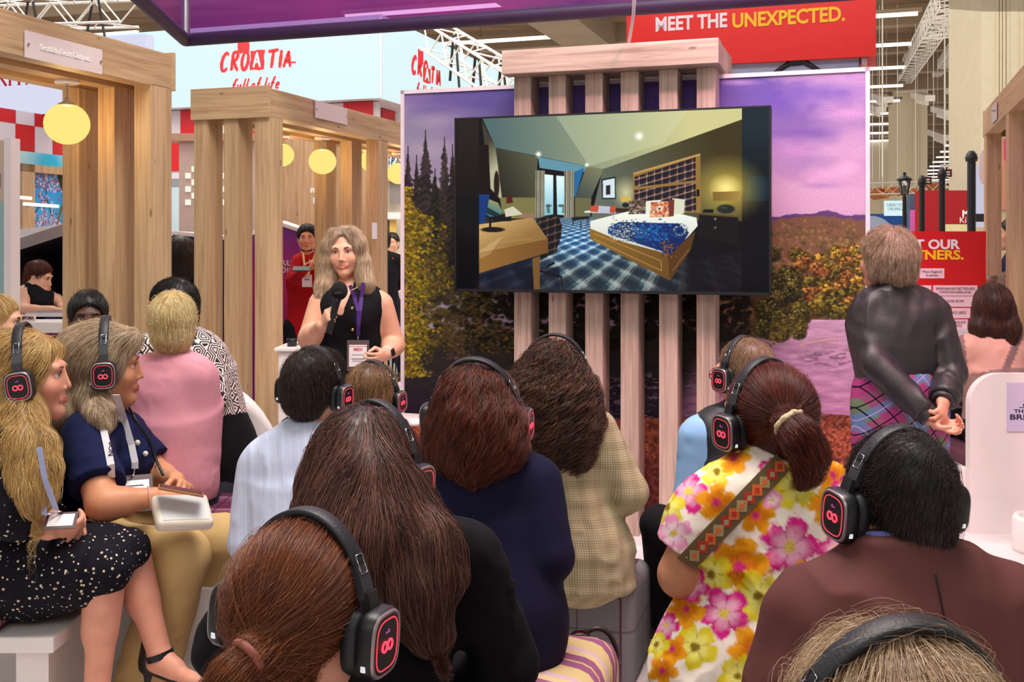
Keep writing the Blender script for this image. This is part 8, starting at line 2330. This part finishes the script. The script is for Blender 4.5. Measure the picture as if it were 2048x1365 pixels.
 mb.tube(np.array([an - d * .01 + Rt @ A3(.042 * math.cos(a), .042 * math.sin(a), 0) for a in u]), 1, closed=True, flat=(.010, .002, np.array([Rt @ A3(math.cos(a), math.sin(a), 0) for a in u])))
 mb.link('ankle_strap', M_BLACK, root, off)
 to = J['toe'][0]; e = nrm(to - an)
 fl = Field([cone(an - UP * .05 - e * .045, to - UP * .022, .030, .024, .02, UP, .5), cone(an - e * .05 - UP * .03, an - e * .045 + UP * .03, .036, .030, .02), cone(an - e * .05 - UP * .03, an - e * .06 - UP * .11, .022, .010, .02)], .006)
 V, F = fl.mesh(); link_mesh('sandal', V - off, F, M_SHOE, root, smooth=True)
 headphones('black headphones on the golden haired person in the flecked dress', HC, R, 1.10, .024, .12)
 c = P(122, 1042, 3.20)
 badge('pale ribbon lanyard with a dark badge on the flecked dress', [[P(78, 895, 3.16), P(90, 960, 3.15), P(112, 1020, 3.16)], [P(84, 960, 3.17), P(86, 1010, 3.17), P(90, 1030, 3.17)]], A3(0, -1, .1), .008, c, plain('pale_blue_ribbon', c8(160, 166, 206), .6), (.09, .07), nrm(A3(.1, -.5, .9)))
 # --- navy blouse
 Q_ = lambda x, y, Y: P(x, y, Y + .16)
 HC = Q_(214, 737, 3.72); R = head_R(74, 0, 0); s = 1.15
 J = joints(HC, 66, sw=.19, lean=.02, seat=.44)
 J['NB'] = Q_(192, 835, 3.72); J['sh'] = [Q_(250, 868, 3.92), Q_(172, 872, 3.55)]; J['pel'] = Q_(165, 1090, 3.72)
 J['el'] = [Q_(312, 950, 3.86), Q_(205, 1010, 3.34)]; J['wr'] = [Q_(352, 962, 3.60), Q_(306, 995, 3.40)]
 J['hip'] = [Q_(200, 1090, 3.86), Q_(170, 1105, 3.60)]; J['kn'] = [Q_(440, 1085, 3.72), Q_(360, 1115, 3.48)]; J['an'] = [Q_(405, 1390, 3.82), Q_(285, 1420, 3.5)]; J['toe'] = [Q_(450, 1410, 3.7), Q_(350, 1450, 3.40)]
 L = lambda x, y, z: HC + R @ (A3(x, y, z) * s); f, r = J['f'], J['r']
 hands = hand_prims(J['wr'][1], nrm(Q_(352, 1002, 3.40) - J['wr'][1]), A3(.1, .75, -.45), -1, (.35, .4, .5, .55), 1.05, .6) + hand_prims(J['wr'][0], nrm(Q_(385, 975, 3.50) - J['wr'][0]), A3(-.1, -.55, -.6), -1, (.6, .7, .8, .85), 1.02, .8)
 q = lambda x, y, Y=3.6: Q_(x, y, Y)
 mo = chain([L(0, -.05, .03), q(170, 740, 3.74), q(146, 800, 3.68), q(132, 835, 3.62), q(112, 852, 3.6)], (.095, .080, .075, .05, .015), .04) + chain([L(.02, -.05, -.03), q(186, 800, 3.62), q(200, 835, 3.54), q(212, 856, 3.5)], (.05, .045, .038, .012), .03)
 fr = [ell(L(0, .062, .088), np.array((.066, .040, .034)) * s, R, .03)]
 hair = dict(cap=cap_prims(HC, R, s, .016, .014), cut=[(L(0, .070, .052), R @ A3(0, .90, -.36))], more=mo + fr, mat=H_ASH, h=.009, rough=.010,
    strands=[dict(comb=lambda p: -UP * .9 + R @ A3(0, -.7, 0) * np.clip((p[:, 2:3] - HC[2] + .02) * 8, -.2, 1) + 0 * p, n=15000, steps=14, length=.22, rad=.00042, lift=(-.002, .006), wave=.006, wl=.14, fly=.14, clump=.010)])
 lap = [cone(J['hip'][i], J['kn'][i], .125, .092, .04) for i in (0, 1)] + [cone(J['kn'][i], J['an'][i] + UP * .05, .092, .105, .04) for i in (0, 1)]
 root, L, B, off = person('person with ash blonde hair in a navy blouse and khaki trousers on the left bench', J, R, s, dict(hip=.185, waist=.17, chest=.178, ua=.062, fa=.050, wr=.032, sh=.062, depth=.8), SK_TAN, hair=hair, h=.0062, face=True, nose=.68, hands=hands, brow=plain('grey_brow', c8(130, 106, 90), .7),
  clothes=[dict(name='blouse', mat=C_NAVYB, h=.008, use=[('torso', .016), ('pelvis', .012)], extra=[cone(J['sh'][i], J['sh'][i] * .25 + J['el'][i] * .75, .076, .088, .04, capb=True) for i in (0, 1)] + [ell(B_at(J, .66) + f * .08, (.13, .12, .12), k=.06)], cut=[(B_at(J, .16), -UP + f * .3)], fold=.010),
     dict(name='trousers', mat=C_KHAKI, h=.008, use=[('pelvis', .016)], extra=lap, fold=.012, fs=.12)])
 shoes(root, J, off, plain('tan_leather', c8(150, 110, 80), .5))
 headphones('black headphones on the person in the navy blouse', HC, R, 1.13, .028, .02)
 bl = [c for c in root.children if c.name.startswith('blouse')][0]
 vb = np.array([v.co[:] for v in bl.data.vertices]) + off; vx, vy = pix(vb)
 def on(px, py, lift=.005, Y0=3.5):
  n = np.hypot(vx - px, vy - py) < 9
  return P(px, py, (np.percentile(vb[n, 1], 6) if n.any() else Y0 + .16) - lift)
 for (x, y) in ((241, 839), (275, 886), (291, 908)): MB().ball(on(x, y, .003), (.010, .006, .010), 12).link('pearl_button', plain('pearl', c8(240, 232, 220), .2), root, off)
 card = Q_(268, 988, 3.46)
 badge('white lettered lanyard with a charcoal badge wallet on the navy blouse', [[on(190, 820), on(205, 850), on(214, 890), on(222, 930), on(223, 955)], [on(232, 790), on(248, 840), on(263, 890), on(270, 925), on(270, 938)]], A3(.15, -1, .2), .0115, card, plain('white_ribbon', c8(226, 222, 230), .6), (.125, .14), nrm(A3(.30, -.70, .65)), [(.2, .5, .03, M_INK), (-.1, .6, .02, M_INK)])
 o = on(221, 912, .009); lettering('lettering', 'BONVOY', o - A3(.0, .0, .0), -UP + A3(-.05, 0, 0), A3(1, .1, 0), .022, M_INK, None, bold=.0006, ext=.0004).parent = None
 ob = bpy.data.objects[-1] if False else [x for x in COL.objects if x.name.startswith('lettering') and x.parent is None][-1]
 lan = [x for x in COL.objects if x.name.startswith('lanyard')][-1]; ob.parent = lan; ob.location = -np.array(lan.location)
 # pouch, phone, bracelet, thin bag strap
 c = Q_(364, 1026, 3.36)
 t = thing('pouch', 'cream leather pouch with a flat top resting on the khaki lap', 'bag', c, .55)
 Rp = rot_axis((0, 1, 0), .10) @ rot_axis((1, 0, 0), .55)
 MB().box((0, 0, 0), (.185, .14, .045), Rp, .017, seg=3).link('body', plain('cream_leather', c8(226, 212, 196), .45), t)
 MB().box(Rp @ A3(0, .0, .022), (.15, .112, .003), Rp, .001).link('top_panel', plain('pale_grey_panel', c8(206, 206, 206), .3), t)
 c = Q_(362, 982, 3.34)
 t = thing('smartphone', 'phone in a bronze case held over the cream pouch', 'phone', c, .3)
 Rp = rot_axis((0, 1, 0), .25) @ rot_axis((1, 0, 0), -.05)
 MB().box((0, 0, 0), (.145, .072, .009), Rp, .003).link('case', plain('bronze_case', c8(176, 120, 76), .35, .3), t)
 MB().box(Rp @ A3(0, 0, .005), (.135, .064, .001), Rp).link('glass', plain('dark_glass', c8(40, 30, 30), .08), t)
 ax = nrm(J['wr'][1] - J['el'][1]); Rt = frame_z(ax)
 tag(MB().tube(np.array([Rt @ A3(.037 * math.cos(a), .037 * math.sin(a), 0) for a in np.linspace(0, 2 * math.pi, 24, endpoint=False)]), .0026, 6, closed=True).link('bracelet', plain('pink_cord_bracelet', c8(240, 170, 160), .6)), 'pink cord bracelet on the wrist over the khaki lap', 'bracelet').location = J['wr'][1] - ax * .012
 pts = [on(258, 815), on(270, 838), on(298, 880), on(312, 920), Q_(326, 950, 3.42)]
 tag(MB().tube(np.array(pts) - pts[0], .005, 6).link('bag_cord', M_BLACK), 'thin black bag strap across the navy blouse', 'strap').location = pts[0]
cast_bench_left()

# ---------------------------------------------------------------- background people
def simple(label, HC, yaw, s, hairm, cl, legs=True, stand=None, sk=SK_LIGHT, style='short', pitch=0, face=False, seat=.44, sw=.17, by=None, w=None, sleeve=True, over=None, hands=None, n=2200, vol=.0, extra_c=(), h=.011, skirt=False, paint=None):
 R = head_R(yaw, pitch); J = joints(HC, yaw if by is None else by, sw=sw, seat=seat, stand=stand, lean=.02)
 for k, v in (over or {}).items(): J[k] = v
 L = lambda x, y, z: HC + R @ (A3(x, y, z) * s); crown = L(0, -.06, .1)
 cut = [(L(0, .070, .066), R @ A3(0, .86, -.5))]
 if style == 'short':
  hr = dict(cap=[ell(L(0, -.020, .040), np.array((.080 + vol, .101 + vol, .094 + vol)) * s, R, .02), ell(L(0, -.055, -.03), np.array((.068 + vol, .056 + vol, .06)) * s, R, .02)], cut=cut + [(L(0, 0, -.07), R @ A3(0, .4, -1))], strands=[dict(comb=lambda p: nrm(p - crown) * .7 - UP * .5, n=int(n * 1.7), steps=7, length=.05, rad=.0006, lift=(0, .006))])
 else:
  k = {'bob': -.17, 'long': -.34}[style]
  mo = []
  for x in (-.055, 0, .055): mo += chain([L(x, -.05, .0), L(x * 1.25, -.065, k * .5), L(x * 1.2, -.07, k)], (.055, .058, .035), .03)
  hr = dict(cap=cap_prims(HC, R, s, vol, .008), cut=cut, more=mo, strands=[dict(comb=comb_down(-J['f'], .2), n=int(n * 1.7), steps=10, length=abs(k) * .8, rad=.0006, lift=(-.002, .005), wave=.003, wl=.12)])
 hr.update(mat=hairm, h=.010, rough=.006)
 cs = [dict(name='top', mat=cl, use=[('torso', .012), ('pelvis', .012)] + ([('uaL', .013), ('uaR', .013), ('faL', .012), ('faR', .012)] if sleeve else []), fold=.007, paint=paint)] + list(extra_c)
 if not skirt: cs.append(dict(name='trousers', mat=C_DENIM, use=LEGS()))
 else: cs.append(dict(name='skirt', mat=C_BLK2, use=[('pelvis', .02), ('thL', .05), ('thR', .05), ('snL', .03), ('snR', .03)], fold=.006))
 root, L, B, off = person(label, J, R, s, w, sk, hair=hr, h=h, face=face, clothes=cs, hands=hands)
 shoes(root, J, off, M_SHOE)
 return root, J, R, L, off
def geo_mat():
 N = Nodes('black_white_geometric_print')
 v = N.n('ShaderNodeTexVoronoi', {'Vector': N.coord('Object', (1, 1, 1.0)), 'Scale': 17.0, 'Randomness': .22}, distance='MANHATTAN')
 a = N.m('FRACT', N.m('MULTIPLY', v.outputs['Distance'], 3.4))
 N.base(N.ramp(a, [(0, c8(30, 22, 28)), (.30, c8(30, 22, 28)), (.34, c8(236, 216, 212)), (.78, c8(236, 216, 212)), (.82, c8(30, 22, 28))]))
 return N.fin(.8)
def seat_for(J, label, s=.42, mat=None): pouf(label, J['pel'], (.44, .44), J['pel'][2] - .11, mat or C_GREYW, 0)
def cast_background():
 HC = P(345, 656, 4.25)
 _, J, *_r = simple('person with cropped platinum hair in a pink shirt, seen from behind', HC, -14, 1.04, H_PLAT, C_PINK, vol=.006, n=4500, sw=.19, by=-4, h=.010, w=dict(hip=.18, waist=.17, chest=.178, ua=.058, fa=.046, sh=.062), over=dict(sh=[P(268, 752, 4.3), P(398, 752, 4.2)], el=[P(262, 880, 4.3), P(404, 905, 4.22)], pel=P(332, 960, 4.2)))
 seat_for(J, 'plum wool pouf under the person in the pink shirt', mat=C_PLUM)
 HC = P(342, 622, 4.75)
 _, J, *_r = simple('person with short black curls in a geometric black and white top', HC, -70, .98, hair_mat('black_curls', c8(8, 6, 6), c8(26, 18, 16), c8(48, 34, 30)), geo_mat(), sk=SK_DARK, vol=.013, n=3500, by=-50, sw=.19, face=True, h=.009, skirt=True, w=dict(hip=.18, waist=.17, chest=.18, ua=.062, fa=.05, sh=.066), over=dict(NB=P(372, 680, 4.75), sh=[P(296, 706, 4.6), P(412, 712, 4.8)], pel=P(428, 905, 4.8), el=[P(300, 790, 4.6), P(425, 800, 4.65)]))
 c = P(438, 860, 4.85)
 t = thing('chair', 'white chair with a rounded back behind the geometric top', 'chair', (c[0], 4.95, 0), -.7)
 a = np.linspace(-1.15, 1.15, 15); V = []; Rr = .24; tp = P(0, 772, 4.95)[2]
 for z in np.linspace(.42, 1, 9):
  for q in a:
   hgt = .42 + (tp - .42) * (z - .42) / .58 * math.sqrt(max(.05, 1 - (q / 1.35) ** 2)); V.append((Rr * math.sin(q), -Rr * math.cos(q) + .24, hgt))
 n = len(a); F = [(i * n + j, i * n + j + 1, (i + 1) * n + j + 1, (i + 1) * n + j) for i in range(8) for j in range(n - 1)]
 o = link_mesh('backrest', V, F, M_WHITE, t, smooth=True); md = o.modifiers.new('thick', 'SOLIDIFY'); md.thickness = .022
 MB().box((0, .22, .42), (.44, .42, .05), bevel=.02, seg=3).link('seat', M_WHITE, t)
 for sx in (-.16, .16):
  for sy in (.06, .38): MB().cyl((sx, sy, .4), (sx * 1.15, sy * 1.05, 0), .014, n=8).link('leg', M_STEEL, t)
 _, J, *_r = simple('person with black braided hair looking out beside the pergola posts', P(176, 640, 4.9), 158, .98, H_BLACK, C_BLK2, sk=SK_DARK, style='short', face=True, h=.008, vol=.004)
 seat_for(J, 'grey wool pouf beside the left pergola posts')
 _, J, *_r = simple('person with fair hair cut off by the left edge behind the golden hair', P(-2, 650, 4.7), 80, 1.0, H_BLONDE, C_CREAM, face=True, h=.010)
 seat_for(J, 'grey wool pouf at the left edge')
 HC = P(78, 556, 7.45)
 ov = dict(NB=P(72, 588, 7.46), sh=[P(88, 592, 7.62), P(48, 588, 7.36)], el=[P(112, 600, 7.55), P(44, 622, 7.26)], wr=[P(122, 612, 7.42), P(105, 619, 7.26)], pel=P(62, 668, 7.5))
 hd = hand_prims(ov['wr'][1], A3(1, .1, -.05), A3(0, 0, -1), 1, .3, 1.0) + hand_prims(ov['wr'][0], A3(.9, -.1, -.15), A3(0, 0, -1), -1, .3, 1.0)
 _, J, *_r = simple('person in a sleeveless black top typing on a laptop in the work pod', HC, 95, .88, H_AUBURN, C_BLK2, pitch=-16, face=True, over=ov, sleeve=False, hands=hd, h=.008, seat=.62, by=75)
 seat_for(J, 'tall stool block in the work pod', mat=M_BLACK)
 simple('person with long dark hair standing between the left pergolas', P(366, 512, 8.0), 20, 1.16, H_DKBROWN, C_BLK2, style='long', stand=.93, n=3000)
 HC = P(614, 478, 8.97)
 ov = dict(sh=[P(636, 524, 8.97), P(598, 525, 8.92)], el=[P(644, 556, 8.92), P(592, 557, 8.84)], wr=[P(640, 565, 8.77), P(606, 542, 8.67)])
 hd = hand_prims(ov['wr'][1], A3(.75, -.3, .25), A3(.1, .2, .9), 1, .6, 1.) + hand_prims(ov['wr'][0], A3(-.1, -.2, -1), A3(-1, 0, 0), 1, .4, 1.)
 root, J, R, L, off = simple('person in a red polo shirt holding a phone behind the pergola post', HC, 172, .92, H_BLACK, C_REDP, stand=.93, face=True, over=ov, h=.009, vol=.004, hands=hd, sk=SK_ROSE)
 bd = ell(L(0, .050, -.086), np.array((.058, .056, .036)) * .92, R, .01)
 fl = Field([bd], .007); fl.cut(L(0, .0, -.078), R @ A3(0, .30, 1)); fl.cut(L(0, .03, -.08), R @ A3(0, -1, -.1))
 V, F = fl.mesh(); link_mesh('beard', V - off, F, plain('dark_beard', c8(74, 48, 38), .9, bump=.4, bs=300), root, smooth=True)
 p = P(603, 538, 8.50); t = thing('smartphone', 'dark phone held by the person in the red polo', 'phone', p); MB().box((0, 0, 0), (.14, .06, .01), rot_axis((1, 0, 0), .6), .003).link('case', M_BLACK, t)
 c = P(614, 562, 8.72); yr = plain('yellow_ribbon', c8(206, 180, 100), .7)
 badge('yellow lanyard with a white badge on the red polo', [[P(606, 506, 8.84), P(609, 530, 8.78), P(613, 550, 8.74)], [P(631, 506, 8.84), P(623, 530, 8.78), P(616, 550, 8.74)]], A3(0, -1, 0), .008, c, yr, (.08, .10), lines=[(.1, .5, .1, M_PINKINK)], holder=plain('white_badge_card', c8(240, 234, 234), .5))
 simple('person in a dark suit standing at the bright far stand, seen from behind', P(767, 482, 12.3), -10, 1.05, H_DKBROWN, C_BLK2, stand=.95, n=700, h=.014)
 simple('person in a pale blouse facing the dark suit at the bright far stand', P(784, 487, 12.9), 190, 1.0, H_DKBROWN, C_CREAM, stand=.93, n=700, h=.014)
 simple('person in a dark navy jacket between the far right pergola posts', P(2022, 470, 8.9), -70, 1.05, H_BLACK, C_NAVY, stand=.95, n=800, h=.013, w=dict(chest=.18, ua=.06))
 HC = P(1984, 622, 6.4)
 def sheer(V, Nn):
  px, py = pix(V); base = np.where((py < 742 + 6 * np.sin(px / 30))[:, None], np.array(c8(226, 170, 154)[:3]), np.array(c8(158, 126, 120)[:3]))
  st = (np.abs(px - 1924 + (py - 700) * -.12) < 7) | (np.abs(px - (2032 - (py - 690) * .40)) < 8)
  return np.where((st & (py < 745))[:, None], np.array(c8(140, 108, 108)[:3]), base)
 _, J, *_r = simple('person with a brown bob in a sheer taupe top at the right edge', HC, 12, 1.16, hair_mat('chestnut_bob', c8(30, 14, 12), c8(66, 34, 28), c8(116, 70, 54)), vcol_mat('sheer_taupe_jersey', 0, .7), style='bob', n=3500, seat=.44, sw=.19, by=-4, w=dict(hip=.18, waist=.165, chest=.175, ua=.058, fa=.048, sh=.060), vol=.010, paint=sheer)
 _, J2, R2, L2, off2 = simple('person with fair hair in a bun and a cream top behind the brown bob', P(2020, 588, 7.3), 84, 1.08, H_ASH, C_CREAM, face=True, n=2500, h=.008)
 t_ = [c for c in _.children if c.name.startswith('hair')][0]
 fl = Field([ell(P(1984, 566, 7.3), (.050, .045, .050))], .008); V, F = fl.mesh(); V = V + vnormals(V, F) * ((vnoise3(V, .02, 2) - .5) * .02)[:, None]
 link_mesh('hair_bun', V - off2, F, H_ASH, t_, smooth=True)
 seat_for(J2, 'grey wool pouf under the fair bun', mat=C_GREYW)
cast_background()

# ---------------------------------------------------------------- dark handbag with sunglasses on the floor
def handbag():
 c = P(1180, 1365, 3.30)
 t = thing('handbag', 'dark brown handbag with looped handles beside the grey pouf', 'bag', (c[0], 3.42, 0))
 zt = P(0, 1312, 3.4)[2]
 MB().box((0, 0, zt * .5), (.20, .16, zt), None, .03, seg=3).link('body', plain('dark_brown_leather', c8(48, 28, 26), .4, var=.2, vs=20, bump=.3, bs=60), t)
 for dx in (-.03, .03):
  u = np.linspace(0, math.pi, 14); MB().tube(np.stack([dx + .065 * np.cos(u), -.06 + 0 * u + dx, zt - .02 + .11 * np.sin(u)], 1), .008, 8).link('handle', plain('dark_strap_leather', c8(40, 24, 24), .4), t)
 p = P(1160, 1282, 3.36)
 t = thing('sunglasses', 'dark sunglasses with a red lens tucked on the brown handbag', 'sunglasses', p)
 MB().prism([(.025 * math.cos(a) * 1.2, .03 * math.sin(a)) for a in np.linspace(0, 2 * math.pi, 18, endpoint=False)], (0, 0, 0), (1, 0, 0), UP, .003).link('lens', plain('red_lens', c8(150, 14, 10), .1), t)
 MB().tube(np.array([(.032 * math.cos(a), 0, .033 * math.sin(a)) for a in np.linspace(0, 2 * math.pi, 18, endpoint=False)]), .004, 6, closed=True).tube([(-.03, 0, .01), (-.03, .05, -.03), (-.02, .09, -.08)], .003, 6).link('frame', M_BLACK, t)
handbag()
